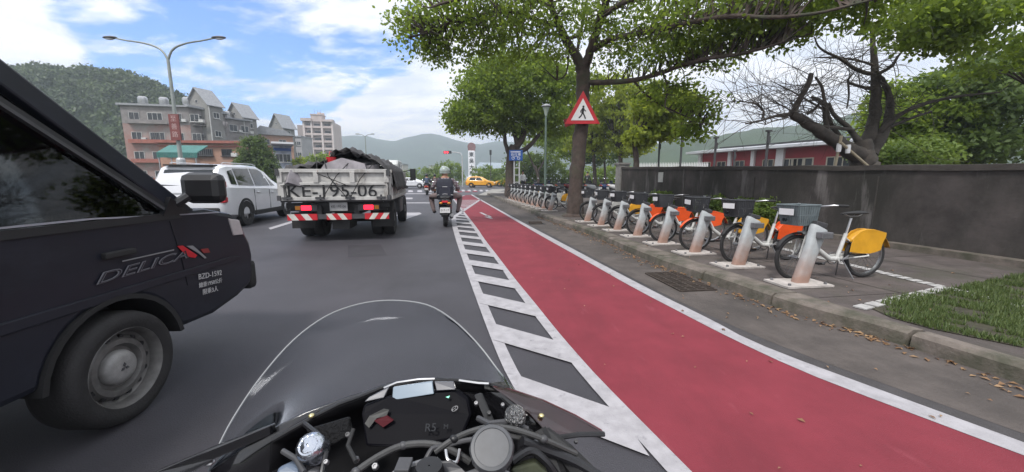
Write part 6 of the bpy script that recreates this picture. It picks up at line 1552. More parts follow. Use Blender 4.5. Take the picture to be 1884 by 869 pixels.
rope([(-.07, .98, 1.165), (-.08, .5, 1.15), (-.08, 0, 1.14), (-.08, -.5, 1.15), (-.07, -.98, 1.17)]); rope([(.3, .4, 1.74), (-.07, .3, 1.4), (-.08, -.3, 1.14)])
mb.build('cord', M_blackm, rp)
rg = thing('red_bucket', 'red plastic tub wedged on top of the tarpaulin', 'tub', tuple(origin + fw * .35 - rt * .13 + Vector((0, 0, 1.66))), th)
mb = MB(); mb.lathe([(.001, -.08), (.08, -.08), (.10, .06), (.09, .06), (.07, -.06), (.001, -.06)], (0, .0, .02), 'Z', 16); mb.build('tub', M_signred, rg, smooth=True, angle=40)
mb = MB(); mb.tube([(-.12, 0, .1), (-.09, 0, .18), (0, 0, .2), (.09, 0, .18), (.12, 0, .1)], .008, 6); mb.build('handle', M_signred, rg)
# ------------------------------------------------------------------ black van at the left
VW0 = Vector((-2.07, 1.80, 0)); vh = PI / 2 + R(3.0)      # its right flank passes here; x forward
vf = Vector((math.cos(vh), math.sin(vh), 0)); vl = Vector((-vf.y, vf.x, 0))
def V2(px, py):
    """photo point -> (along, height) on the van's right flank"""
    r = ray(px, py); o = Vector((0, 0, CH)); t = (VW0 - o).dot(vl) / r.dot(vl); p = o + r * t
    return ((p - VW0).dot(vf), p.z)
van = thing('van', 'navy-black van with outlined lettering on its flank at the left edge', 'van', tuple(VW0), vh)
# local frame: x forward, y left (the right flank is y = 0), z up
M_van = mat('van_paint', (.014, .016, .025), .42, var=.25, scale=3, coat=.08, spec=.35)
add_layer(M_van, (.030, .033, .046), 2.2, .56, .74, (1, 1, 2.5), .5)
WV = 1.62; wc_ = V2(216, 692); WR = .30
wx = wc_[0] + .05
prof_front = [V2(x, y) for x, y in [(345, 612), (395, 578), (440, 545), (464, 521), (467, 498), (466, 468), (461, 446), (452, 428), (441, 402), (425, 392), (402, 388)]]
zb_front = .36
belt = 1.07
def arch(n=14, r=.41): return [(wx + r * math.cos(a), WR + r * math.sin(a)) for a in [R(-12) + (PI + R(24)) * k / n for k in range(n + 1)]]
XR = -3.2
lower = [(XR, .42), (wx - 2.5 - .41, .40)]
lower = [(XR, .40)] + [(x, z) for x, z in reversed([(wx + .375 * math.cos(a), WR + .375 * math.sin(a)) for a in [R(12) + (PI - R(24)) * k / 14 for k in range(15)]])]
lower = [p for p in lower]
print('van nose', prof_front, wc_)
pf = prof_front
poly = lower + [(max(pf[0][0], wx + .44), .36)] + pf[1:] 
top_hood = pf[-1]
poly = poly + [(top_hood[0] - .12, belt + .03), (XR, belt)]
def rounded_slab(pts, y0, y1, name, m, parent, inset=.0, bev=.05):
    mb = MB(); mb.prism([(x, y0, z) for x, z in pts], (0, y1 - y0, 0)); return mb.build(name, m, parent, bevel=bev)
bd = rounded_slab(poly, 0, WV, 'body', M_van, van, bev=.035)
# dark underside and wheel-arch liners
mb = MB(); mb.box(((XR + wx - .5) / 2, WV / 2, .40), (wx - .5 - XR, WV - .5, .25)); mb.box((wx, WV / 2, .55), (1.1, WV - .62, .45)); mb.build('underbody', M_blackm, van)
mb = MB(); rings = []
for k in range(15):
    a = R(8) + (PI - R(16)) * k / 14; c_, q = math.cos(a), math.sin(a)
    rings.append([(wx + .365 * c_, -.012, WR + .365 * q), (wx + .392 * c_, -.014, WR + .392 * q), (wx + .392 * c_, .05, WR + .392 * q), (wx + .365 * c_, .35, WR + .365 * q)])
mb.loft(rings); mb.build('arch_lip', M_blackm, van, smooth=True, angle=50)
# wheels
def van_wheel(x, y, s_):
    mb = MB(); r = WR
    mb.lathe([(.205, -.10), (.24, -.115), (.27, -.112), (.291, -.095), (r, -.06), (r, .06), (.291, .095), (.27, .112), (.24, .115), (.205, .10)], (x, y, r), 'Y', 48, closed=True)
    wh = mb.build('wheel', M_rubber, van, smooth=True, angle=45)
    mb = MB(); o_ = -1 if s_ < 0 else 1
    mb.lathe([(.215, -.095), (.208, -.105), (.195, -.085), (.190, -.045), (.172, -.035), (.150, -.060), (.125, -.062), (.110, -.035), (.03, -.030), (.001, -.030), (.001, .05), (.215, .09)], (x, y, r), 'Y', 40, M=Matrix.Scale(-s_ if s_ < 0 else -1, 4, (0, 1, 0)) if s_ > 0 else Matrix())
    rm = mb.build('rim', mat('van_rim', (.19, .185, .18), .55, .4, var=.45, scale=9), wh, smooth=True, angle=35)
    yo = y + s_ * .060
    mb = MB()
    for k in range(14):
        a = 2 * PI * k / 14; mb.lathe([(.001, -.004), (.0135, -.004), (.0135, .012), (.001, .012)], (x + .160 * math.cos(a), yo + s_ * -.012, r + .160 * math.sin(a)), 'Y', 10)
    mb.build('rim_holes', M_signblack, rm)
    mb = MB(); mb.lathe([(.001, .0), (.055, -.002), (.082, .008), (.092, .028), (.092, .05)], (x, y - .078 if s_ < 0 else y + .078, r), 'Y', 32, M=Matrix.Scale(1 if s_ < 0 else -1, 4, (0, 1, 0)))
    hc = mb.build('hub_cap', mat('hub_grey', (.34, .335, .33), .5, .2, var=.3, scale=14), rm, smooth=True, angle=50)
    yl = (y - .084 if s_ < 0 else y + .084); mb = MB()
    for k in range(3):
        a = PI / 2 + 2 * PI * k / 3; d1 = Vector((math.cos(a), 0, math.sin(a))); n1 = Vector((-math.sin(a), 0, math.cos(a))); c0_ = Vector((x, yl, r))
        mb.prism([c0_ + d1 * .002, c0_ + d1 * .013 + n1 * .0075, c0_ + d1 * .026, c0_ + d1 * .013 - n1 * .0075], (0, .003, 0))
    mb.build('emblem', M_dgrey, hc)
van_wheel(wx, .085, -1); van_wheel(wx, WV - .085, 1)
for y_, s_ in ((.12, -1), (WV - .12, 1)): van_wheel(wx - 2.6, y_, s_)
# cabin: pillars, roof, glass, both sides
A0 = V2(352, 372); A1 = V2(170, 216)
sl_ = (A1[1] - A0[1]) / (A1[0] - A0[0])
ztop = 1.98; xt = A0[0] + (ztop - A0[1]) / sl_
lean = lambda z: .14 * max(0, z - belt)        # tumblehome
def cabpt(x, z, y=0.0, side=0): return (x, lean(z) + y if side == 0 else WV - lean(z) - y, z)
xb = xt - .12 - .95     # B pillar
for side in (0, 1):
    def P_(pts, d0, d1, name, m, bev=.0):
        mb = MB(); a = [cabpt(x, z, d0, side) for x, z in pts]; b = [cabpt(x, z, d1, side) for x, z in pts]; n = len(a)
        mb.add(a + b, [tuple(range(n))[::-1], tuple(range(n, 2 * n))] + [(i, (i + 1) % n, n + (i + 1) % n, n + i) for i in range(n)]); return mb.build(name, m, van, bevel=bev)
    w_ = .085
    P_([(A0[0] + .03, belt + .02), (xt + .03, ztop), (xt - w_ - .05, ztop), (A0[0] - w_ - .05, belt + .02)], 0, .06, 'windscreen_pillar', M_van, .012)
    P_([(A0[0] - .12, belt + .02), (xt - .14, ztop - .10), (xt - .17, ztop - .10), (A0[0] - .17, belt + .02)], -.008, .02, 'door_seal', M_signblack)
    P_([(A0[0] - .175, belt + .03), (xt - .165, ztop - .11), (xt - .19, ztop - .11), (A0[0] - .205, belt + .03)], -.012, .012, 'seal_trim', M_dgrey)
    P_([(xb + .05, belt + .02), (xb + .05, ztop), (xb - .07, ztop), (xb - .07, belt + .02)], 0, .05, 'centre_pillar', M_van)
    P_([(A0[0] - .19, belt + .02), (xt - .18, ztop - .12), (xb + .05, ztop - .12), (xb + .05, belt + .02)], .018, .024, 'door_window', mat('van_glass', (.015, .018, .022), .04, spec=.6))
    P_([(xb - .07, belt + .02), (xb - .07, ztop - .12), (XR, ztop - .12), (XR, belt + .02)], .0, .04, 'rear_panel', M_van)
    P_([(xt - .14, ztop - .12), (xt + .02, ztop), (XR, ztop), (XR, ztop - .12)], .0, .06, 'roof_rail', M_van)
    P_([(A0[0] - .10, belt - .015), (XR, belt - .015), (XR, belt + .022), (A0[0] - .13, belt + .022)], -.010, .01, 'belt_strip', M_signblack)
mg = MATS['van_glass']; tn = mg.node_tree; bb = tn.nodes['Principled BSDF']; om = tn.nodes['Material Output']
trn = tn.nodes.new('ShaderNodeBsdfTransparent'); trn.inputs[0].default_value = (.42, .45, .46, 1); gl = tn.nodes.new('ShaderNodeBsdfGlossy'); gl.inputs['Roughness'].default_value = .03; fr = tn.nodes.new('ShaderNodeFresnel'); fr.inputs[0].default_value = 1.5
ms = tn.nodes.new('ShaderNodeMixShader'); tn.links.new(fr.outputs[0], ms.inputs[0]); tn.links.new(trn.outputs[0], ms.inputs[1]); tn.links.new(gl.outputs[0], ms.inputs[2]); tn.links.new(ms.outputs[0], om.inputs[0])
mb = MB(); mb.prism([(XR, lean(ztop), ztop), (xt + .02, lean(ztop), ztop), (xt + .02, WV - lean(ztop), ztop), (XR, WV - lean(ztop), ztop)], (0, 0, .06)); mb.build('roof', M_van, van, bevel=.03)
mb = MB(); mb.prism([(A0[0] + .01, .08, belt + .03), (A0[0] + .01, WV - .08, belt + .03), (xt, WV - .22, ztop - .02), (xt, .22, ztop - .02)], (.01, 0, .005)); mb.build('windscreen', mg, van)
for y_ in (.42, 1.18):
    mb = MB(); mb.box((xb + .15, y_, .95), (.14, .46, .75), M=Matrix.Rotation(-.15, 4, 'Y')); mb.box((xb + .1, y_, 1.45), (.10, .26, .22)); mb.box((xb + .4, y_, .72), (.5, .48, .16)); mb.build('front_seat', M_blackm, van, bevel=.04)
mb = MB(); mb.box((A0[0] - .25, WV / 2, 1.02), (.5, WV - .2, .2)); mb.build('dashboard', M_blackm, van, bevel=.03)
mb = MB(); mb.lathe([(.17, -.015), (.20, -.015), (.20, .015), (.17, .015)], (A0[0] - .42, 1.2, 1.15), 'X', 24, closed=True, M=Matrix.Rotation(.5, 4, 'Y')); mb.build('steering_wheel', M_black, van)
mb = MB(); mb.box((XR + .6, WV / 2, 1.3), (.05, WV - .1, 1.3)); mb.build('bulkhead', M_blackm, van)
# crease line along the door, shoulder line, door gap, trims
def strip(pts, w_, name, m, parent=van, off=.004):
    mb = MB()
    for (x0, z0), (x1, z1) in zip(pts, pts[1:]):
        mb.prism([(x0, -off, z0 - w_), (x1, -off, z1 - w_), (x1, -off, z1 + w_), (x0, -off, z0 + w_)], (0, off + .004, 0))
    return mb.build(name, m, parent)
a, b, c3 = V2(170, 403), V2(300, 397), V2(402, 391)
strip([(XR, a[1]), a, b, c3], .004, 'shoulder_line', mat('edge_grey', (.30, .30, .34), .4))
dx = V2(292, 480)[0]; strip([(wx + .47, .62), (wx + .45, .80), (wx + .40, belt - .03)], .0025, 'door_gap', M_signblack)
mb = MB(); mb.prism([(XR, 0.004, .74), (wx + .9, .004, .72), (wx + 1.0, .004, .70), (wx + .9, .004, .68), (XR, .004, .66)], (0, -.016, 0)); mb.build('side_moulding', M_van, van, bevel=.006)
# name on the flank, outlined letters
P0, P1 = V2(170, 517), V2(342, 468)
xm_, zm_ = (P0[0] + P1[0]) / 2, (P0[1] + P1[1]) / 2; ln = P1[0] - P0[0]
d_ = Vector((P1[0] - P0[0], 0, P1[1] - P0[1]))
cap = abs(V2(200, 505)[1] - V2(200, 522)[1]) * 1.5
M_line = mat('letter_line', (.19, .19, .21), .5); sz = .060
lt = text('lettering', 'DELICA', sz * 1.25, M_line, van, (0, 0, 0), (1, 0, 0), (0, 0, 1), .0015, outline=.0009, shear=.35)
wd_ = lt.dimensions.x if lt.dimensions.x > .01 else .3
bpy.context.view_layer.update(); wd_ = max(v.co.x for v in lt.data.vertices) - min(v.co.x for v in lt.data.vertices)
kx = ln / wd_
ca, sa = d_.normalized().x, d_.normalized().z
for v in lt.data.vertices: v.co = Vector(((v.co.x * kx) * ca + xm_, -.0085 + v.co.y * .5, v.co.z + (v.co.x * kx) * sa + zm_))
l2 = text('lettering_fill', 'DELICA', sz * 1.25, mat('letter_dark', (.02, .02, .028), .5), van, (0, 0, 0), (1, 0, 0), (0, 0, 1), .0015, outline=-.0018, shear=.35)
for v in l2.data.vertices: v.co = Vector(((v.co.x * kx) * ca + xm_, -.0115 + v.co.y * .5, v.co.z + (v.co.x * kx) * sa + zm_))
def decal(pts, m, off=.011, name='stripe_decal'):
    mb = MB(); mb.prism([(V2(*p)[0], -off, V2(*p)[1]) for p in pts], (0, .004, 0)); return mb.build(name, m, van)
decal([(323, 453), (333, 452), (360, 470), (356, 475), (345, 473), (333, 463)], M_signred)
decal([(340, 453), (352, 452), (377, 474), (374, 476), (362, 466)], M_grey)
decal([(366, 459), (380, 457), (384, 465), (372, 466)], mat('dull_red', (0, 0, 0)))
decal([(222, 480), (317, 459), (317, 461), (222, 482)], M_grey)
# number and load lines
def flank_text(s_, pxc, pyc, px2, py2, h):
    c0_, c1_ = V2(pxc, pyc), V2(px2, py2); d = Vector((c1_[0] - c0_[0], 0, c1_[1] - c0_[1]))
    return text('lettering', s_, h, mat('letter_white', (.50, .50, .50), .6), van, (c0_[0], -.009, c0_[1]), tuple(d), (0, 0, 1), .001)
o = flank_text('BZD-1592', 385, 506, 410, 501, .052)
flank_text('總重1950公斤', 386, 521, 411, 515, .037)
flank_text('限乘3人', 385, 535, 408, 529, .042)
# headlight wrap, indicator, bumper corner, mirror, wiper cowl
mb = MB(); q = [V2(421, 402), V2(440, 405), V2(448, 431), V2(430, 433)]
mb.prism([(x - .012, -.010, z) for x, z in q], (0, .08, 0)); mb.build('indicator', mat('clear_lens', (.50, .46, .46), .25, var=.2), van, bevel=.005)
xf = max(p[0] for p in pf)
for y_ in (.22, WV - .22):
    mb = MB(); mb.box((xf - .06, y_, .80), (.10, .34, .20)); mb.build('headlight', M_signwhite, van, bevel=.03)
mb = MB(); mb.box((xf - .02, WV / 2, .52), (.10, WV + .01, .24)); mb.build('front_bumper', M_blackm, van, bevel=.04)
mb = MB(); mb.box((xf + .005, WV / 2, .80), (.03, .8, .16)); mb.build('grille', M_dgrey, van, bevel=.01)
m0, m1 = V2(350, 322), V2(408, 372)
mc = V2(376, 348); mx_ = mc[0] - .16
mb = MB(); mb.box((mx_ + .02, -.10, mc[1] + .01), (.10, .26, .20)); mb.build('wing_mirror', M_black, van, bevel=.05)
mb = MB(); mb.tube([(mx_ - .10, .02, belt + .06), (mx_ - .04, -.04, mc[1] - .04)], .028, 8); mb.prism([(A0[0] - .04, -.012, belt + .01), (A0[0] - .24, -.012, belt + .01), (A0[0] - .17, -.012, belt + .12)], (0, .03, 0)); mb.build('mirror_arm', M_black, van)
mb = MB(); mb.box((wx + .05, -.012, belt - .16), (.17, .03, .035)); mb.build('door_handle', M_blackm, van, bevel=.008)

# ------------------------------------------------------------------ the viewer's motorcycle
mc_ = thing('motorcycle', "viewer's own black sports motorcycle seen from the saddle, with clear windscreen and dark dash", 'motorcycle', tuple(Vector((-.14, .55, 0))))
ml = mc_.location
def Q(px, py, Y): return W(px, py, Y) - ml
M_fair = mat('fairing_black', (.010, .010, .012), .16, coat=.6, var=.2, scale=5)
M_inner = mat('inner_black', (.004, .004, .005), .7, spec=.1)
# windscreen: arch outline, base line, bulged sheet between them
arch_px = [(383, 868, .50), (398, 830, .52), (430, 768, .56), (480, 694, .61), (540, 626, .66), (600, 582, .70), (660, 560, .725), (720, 553, .73), (785, 561, .72), (835, 590, .69), (880, 634, .65), (920, 686, .61), (958, 733, .56), (1008, 790, .51)]
base_px = [(388, 866, .49), (440, 830, .50), (500, 790, .515), (560, 760, .53), (620, 738, .55), (670, 722, .565), (715, 706, .58), (760, 699, .585), (805, 697, .585), (850, 701, .58), (890, 706, .57), (925, 722, .55), (960, 752, .53), (1004, 786, .505)]
nA = len(arch_px); rings = []
for k in range(13):
    f = k / 12; row = []
    for i in range(nA):
        a, b = Q(*arch_px[i]), Q(*base_px[i]); p = b.lerp(a, f)
        p.y += .05 * math.sin(f * PI) * math.sin(PI * i / (nA - 1)); row.append(p)
    rings.append(row)
gm = bpy.data.materials.new('windscreen_smoke'); gm.use_nodes = True; t_ = gm.node_tree; om = t_.nodes['Material Output']
tr_ = t_.nodes.new('ShaderNodeBsdfTransparent'); tr_.inputs[0].default_value = (.86, .89, .91, 1); g_ = t_.nodes.new('ShaderNodeBsdfGlossy'); g_.inputs['Roughness'].default_value = .08; g_.inputs['Color'].default_value = (.6, .63, .68, 1)
f_ = t_.nodes.new('ShaderNodeFresnel'); f_.inputs[0].default_value = 1.13; m_ = t_.nodes.new('ShaderNodeMixShader')
t_.links.new(f_.outputs[0], m_.inputs[0]); t_.links.new(tr_.outputs[0], m_.inputs[1]); t_.links.new(g_.outputs[0], m_.inputs[2]); t_.links.new(m_.outputs[0], om.inputs[0])
mb = MB(); mb.loft(rings, close=False, caps=False); ws = mb.build('windscreen', gm, mc_, smooth=True, angle=180)
mb = MB(); pts = [Q(*p) for p in arch_px]
sm = []
for i in range(len(pts) - 1):
    p0, p1, p2, p3 = pts[max(i - 1, 0)], pts[i], pts[i + 1], pts[min(i + 2, len(pts) - 1)]
    for k in range(4):
        t = k / 4; sm.append(.5 * ((2 * p1) + (p2 - p0) * t + (2 * p0 - 5 * p1 + 4 * p2 - p3) * t * t + (3 * p1 - p0 - 3 * p2 + p3) * t ** 3))
sm.append(pts[-1])
mb.tube(sm, .0016, 6); mb.build('screen_edge', mat('edge_clear', (.20, .21, .22), .4), ws, smooth=True)
# outer fairing nose ahead of and below the screen base
rings = []
base2 = base_px
for k in range(9):
    f = k / 8; row = []
    for i, p in enumerate(base2):
        q = Q(*p); s_ = i / (len(base2) - 1); bell = math.sin(PI * s_)
        row.append(q + Vector(((s_ - .5) * -.10 * f, .05 * math.sin(f * 2.2) * bell + .005 * f, -.30 * f - .01 * f)))
    rings.append(row)
mb = MB(); mb.loft(rings, close=False, caps=False); mb.build('nose_fairing', M_fair, mc_, smooth=True, angle=180, solid=.004)
# inner cowl: from the upper rim down towards the rider
rim = [(497, 869, .46), (499, 815, .485), (530, 797, .495), (575, 772, .51), (620, 749, .53), (664, 733, .55), (700, 718, .565), (760, 706, .575), (830, 704, .575), (885, 708, .56), (925, 718, .545), (955, 742, .53), (985, 770, .51), (1004, 800, .495), (1030, 869, .47)]
rings = []
for k in range(7):
    f = k / 6; row = []
    for i, p in enumerate(rim):
        a = Q(*p); b = Q(560 + (p[0] - 500) * .72 + 20, 905, .50); row.append(a.lerp(b, f) + Vector((0, .06 * math.sin(PI * f), -.03 * f)))
    rings.append(row)
mb = MB(); mb.loft(rings, close=False, caps=False); mb.build('inner_cowl', M_inner, mc_, smooth=True, angle=180, solid=.003)
mb = MB(); mb.tube([Q(*p) + Vector((0, .004, .002)) for p in rim[1:-1]], .0028, 6); mb.build('cowl_rim', M_black, mc_, smooth=True)
# left and right flank plates
def plate(name, pts, m, th=(0, .012, -.004), bev=.002, parent=mc_):
    mb = MB(); mb.prism([Q(*p) for p in pts], th); return mb.build(name, m, parent, bevel=bev)
plate('flank_panel', [(250, 900, .46), (285, 868, .47), (392, 822, .49), (498, 782, .505), (500, 800, .505), (392, 846, .485), (330, 885, .46)], M_fair)
plate('flank_panel', [(905, 712, .535), (940, 718, .54), (1000, 738, .53), (1060, 766, .52), (1112, 796, .51), (1108, 803, .505), (1062, 801, .50), (1028, 803, .49), (1000, 790, .49), (975, 764, .50)], mat('fairing_maroon', (.028, .012, .014), .2, coat=.5, var=.5, scale=14))
mb = MB(); mb.tube([Q(1000, 792, .488), Q(1030, 805, .488), Q(1065, 800, .495), Q(1112, 799, .50)], .0035, 6); mb.build('flank_edge', M_black, mc_, smooth=True)
mb = MB(); rr_pts = [Q(1000, 800, .48), Q(1040, 835, .46), Q(1080, 880, .44)]; mb.tube(rr_pts, [.012, .014, .016], 8); mb.tube([Q(985, 795, .47), Q(1010, 850, .45), Q(1030, 900, .43)], .016, 8); mb.build('fairing_stay', M_blackm, mc_, smooth=True)
# instrument housing and its faces
plate('instrument_housing', [(664, 762, .505), (668, 745, .515), (722, 726, .53), (800, 716, .53), (838, 716, .53), (862, 733, .52), (868, 764, .505), (850, 806, .48), (740, 824, .47), (672, 822, .475)], mat('dash_gloss', (.004, .004, .006), .5, spec=.05), (0, .035, -.02), .004)
M_refl = mat('dash_visor_panel', (.20, .25, .30), .18, spec=.8)  # blue-grey of the reflected sky painted into the strip's base colour
plate('visor_panel', [(721, 737, .522), (723, 713, .534), (795, 702, .534), (798, 725, .522)], M_refl, (0, .006, -.002), .001)
plate('visor_panel', [(803, 719, .524), (799, 703, .534), (834, 703, .532), (838, 717, .522)], mat('dash_visor_dim', (.10, .10, .11), .25), (0, .006, -.002), .001)
plate('visor_panel', [(670, 740, .515), (679, 731, .52), (716, 712, .534), (706, 732, .522)], MATS['dash_visor_dim'], (0, .006, -.002), .001)
mb = MB(); mb.tube([Q(706, 714, .55), Q(730, 704, .56), Q(770, 698, .565), Q(800, 697, .565)], .0018, 5); mb.tube([Q(845, 700, .565), Q(880, 705, .555), Q(900, 706, .55)], .0022, 5); mb.build('chrome_edge', M_silver, mc_, smooth=True)
nd = (Q(800, 716, .53) - Q(740, 824, .47)).normalized()
def dash_text(s_, px, py, Y, h, m): return text('dash_symbol', s_, h, m, mc_, Q(px, py, Y) + Vector((0, -.006, .003)), tuple(Q(868, 764, .505) - Q(664, 772, .505)), tuple(nd), .0004)
M_dim = mat('lcd_dim', (.028, .030, .034), .6, spec=.1)
dash_text('R5', 794, 786, .485, .015, M_dim); dash_text('M', 822, 784, .486, .009, M_dim)
cc = Q(838, 751, .512) + Vector((0, -.006, .003)); rx = (Q(868, 764, .505) - Q(664, 772, .505)).normalized()
mb = MB(); Mr = Matrix((rx, nd, rx.cross(nd))).transposed().to_4x4()
mb.lathe([(.0036, -.0003), (.0042, -.0003), (.0042, .0003), (.0036, .0003)], cc, 'Z', 24, closed=True, M=Mr)
for k in range(3):
    a = PI / 2 + 2 * PI * k / 3; mb.tube([cc, cc + (rx * math.cos(a) + nd * math.sin(a)) * .0036], .0003, 4)
    mb.tube([cc + (rx * math.cos(a) + nd * math.sin(a)) * .0028 + (rx * -math.sin(a) + nd * math.cos(a)) * .0008 * s_ for s_ in (-1, 1)], .0003, 4)
mb.build('badge', mat('badge_grey', (.22, .22, .23), .5), mc_)
mb = MB(); c_ = Q(825, 730, .519) + Vector((0, -.004, .002)); mb.prism([c_ - rx * .003, c_ + rx * .002 + nd * .002, c_ + rx * .002 - nd * .002], (0, -.001, .0005)); mb.build('indicator_lamp', mat('lamp_green', (.1, .5, .3), .4, emit=(.3, .9, .6), estr=.6), mc_)
plate('reflector_patch', [(672, 778, .492), (680, 765, .498), (706, 752, .503), (716, 754, .503), (712, 764, .499), (694, 768, .496), (680, 786, .489)], mat('patch_grey', (.035, .035, .033), .6), (0, -.002, 0), .0)
plate('reflector_patch', [(690, 772, .494), (712, 764, .498), (724, 772, .494), (706, 784, .489)], mat('dash_red', (.06, .008, .012), .6, spec=.1), (0, -.003, 0), .0)
# fork tops: domed bright caps
def dome(px, py, Y, r, m, name, seg=24):
    mb = MB(); c_ = Q(px, py, Y); T = (Vector((0, -.62, .78))).to_track_quat('Z', 'Y').to_matrix().to_4x4()
    mb.lathe([(r * 1.05, -.02), (r * 1.05, 0), (r * .95, r * .25), (r * .72, r * .45), (r * .6, r * .42), (r * .45, r * .55), (.001, r * .62)], c_, 'Z', seg, M=T); return mb.build(name, m, mc_, smooth=True, angle=40)
M_cap = mat('polished_cap', (.55, .58, .64), .10, .95, bump=.25, bscale=90)
dome(571, 822, .43, .0165, M_cap, 'fork_cap'); dome(948, 764, .46, .0135, mat('dark_cap', (.22, .22, .22), .22, .9, bump=.9, bscale=260), 'fork_cap')
for (px, py, m) in ((573, 765, mat('brass_screw', (.62, .55, .30), .25, .8)), (996, 765, MATS['brass_screw'])):
    mb = MB(); mb.sphere(Q(px, py, .51), (.0045, .0045, .0032), 12); mb.build('screw', m, mc_, smooth=True)
mb = MB(); mb.sphere(Q(386, 852, .49), (.006, .006, .004), 12); mb.build('screw', M_silver, mc_, smooth=True)
# textured air-duct patch at the right of the dash
mb = MB(); mb.loft([[Q(890, 706, .56), Q(925, 704, .56), Q(948, 722, .55)], [Q(892, 716, .55), Q(920, 722, .55), Q(942, 740, .54)]], close=False, caps=False); mb.build('duct_mesh', mat('mesh_grey', (.09, .09, .085), .5, var=.7, scale=120, bump=1.0, bscale=300), mc_, solid=.004)
# brake-fluid reservoir with a knurled lid
c_ = Q(905, 826, .385); T = (Vector((.02, -.62, .78))).to_track_quat('Z', 'Y').to_matrix().to_4x4(); r = .0245
mb = MB(); prof = []
n = 60; rings = []
for (rr, h) in ((.92, -.055), (.92, -.012), (1.0, -.010), (1.0, .004), (.94, .0075), (.80, .0082), (.78, .0070), (.001, .0072)):
    ring_ = []
    for k in range(n):
        a = 2 * PI * k / n; kn = 1 + (.022 if (rr >= 1.0 and k % 5 < 2) else 0); ring_.append(Matrix.Translation(c_) @ T @ Vector((r * rr * kn * math.cos(a), r * rr * kn * math.sin(a), h)))
    rings.append(ring_)
mb.loft(rings); mb.build('reservoir', mat('lid_grey', (.075, .078, .085), .45, var=.25, scale=40), mc_, smooth=True, angle=35)
# cables and hoses
for k, (pts, r, m) in enumerate([
    ([(610, 905, .40), (655, 868, .41), (700, 838, .42), (742, 820, .43), (790, 817, .43), (830, 828, .425), (865, 850, .42)], .0042, mat('cable_grey', (.06, .06, .06), .4, var=.3, scale=30)),
    ([(800, 832, .42), (835, 808, .43), (870, 793, .44), (905, 786, .44), (945, 790, .44), (1000, 808, .44), (1060, 835, .45)], .0036, MATS['cable_grey']),
    ([(805, 826, .425), (850, 812, .43), (890, 808, .43), (940, 814, .42)], .0032, M_dgrey),
    ([(783, 846, .41), (795, 826, .42), (812, 822, .425)], .0028, M_dgrey),
    ([(820, 828, .42), (824, 846, .41), (840, 850, .41), (846, 826, .42)], .0020, M_silver),
    ([(960, 812, .43), (1010, 830, .44), (1060, 850, .44), (1110, 880, .43)], .006, M_black),
    ([(940, 850, .40), (975, 830, .42), (1005, 850, .42), (1030, 885, .42)], .005, M_black)]):
    o_ = []
    P = [Q(*p) for p in pts]
    for i in range(len(P) - 1):
        p0, p1, p2, p3 = P[max(i - 1, 0)], P[i], P[i + 1], P[min(i + 2, len(P) - 1)]
        for j in range(5):
            t = j / 5; o_.append(.5 * ((2 * p1) + (p2 - p0) * t + (2 * p0 - 5 * p1 + 4 * p2 - p3) * t * t + (3 * p1 - p0 - 3 * p2 + p3) * t ** 3))
    o_.append(P[-1]); mb = MB(); mb.tube(o_, r, 8); mb.build('cable', m, mc_, smooth=True)
# top yoke, ignition, switch gear
M_yoke = mat('yoke_grey', (.03, .03, .034), .4, .3, var=.3, scale=20)
plate('top_yoke', [(700, 905, .37), (726, 868, .385), (770, 850, .395), (830, 846, .395), (850, 862, .39), (900, 905, .37)], M_yoke, (0, .02, -.02), .003)
mb = MB(); mb.tube([Q(715, 880, .38), Q(735, 863, .387), (Q(775, 850, .395)), Q(806, 846, .398)], .0028, 6); mb.build('yoke_edge', M_steel, mc_, smooth=True)
mb = MB(); mb.lathe([(.001, .01), (.014, .01), (.017, 0), (.017, -.03)], Q(790, 872, .37), 'Z', 24); mb.build('ignition', M_black, mc_, smooth=True, angle=40)
plate('switch_gear', [(505, 900, .40), (508, 862, .415), (530, 852, .42), (548, 862, .415), (552, 900, .40)], mat('switch_blue_grey', (.10, .13, .18), .3), (0, .02, -.01), .004)
plate('switch_gear', [(560, 900, .40), (562, 866, .41), (585, 866, .41), (590, 900, .40)], M_dgrey, (0, .02, -.01), .004)
plate('clip_on_bracket', [(940, 862, .39), (985, 850, .40), (1010, 872, .395), (1000, 905, .385), (940, 905, .38)], mat('olive_metal', (.05, .055, .03), .35, .5, var=.4, scale=30), (0, .02, -.01), .003)
# handlebar clip-ons, tank, front wheel and fork below, for views from the side
mb = MB()
for s_ in (-1, 1): mb.tube([(s_ * .13, -.20, .93), (s_ * .34, -.32, .90)], .013, 8)
mb.build('clip_on_bars', M_black, mc_, smooth=True)
mb = MB(); mb.lathe([(.21, -.05), (.27, -.06), (.30, -.03), (.30, .03), (.27, .06), (.21, .05)], (0, .42, .30), 'X', 36, closed=True); fwv = mb.build('front_wheel', M_rubber, mc_, smooth=True, angle=50)
mb = MB(); mb.lathe([(.02, -.03), (.21, -.045), (.21, .045), (.02, .03)], (0, .42, .30), 'X', 28); mb.build('rim', M_dgrey, fwv)
mb = MB()
for s_ in (-1, 1): mb.tube([(s_ * .09, -.02, .80), (s_ * .09, .42, .30)], .022, 8)
mb.build('fork', M_black, mc_, smooth=True)
mb = MB(); mb.sphere((0, -.75, .78), (.17, .28, .13), 20); mb.build('fuel_tank', M_fair, mc_, smooth=True)

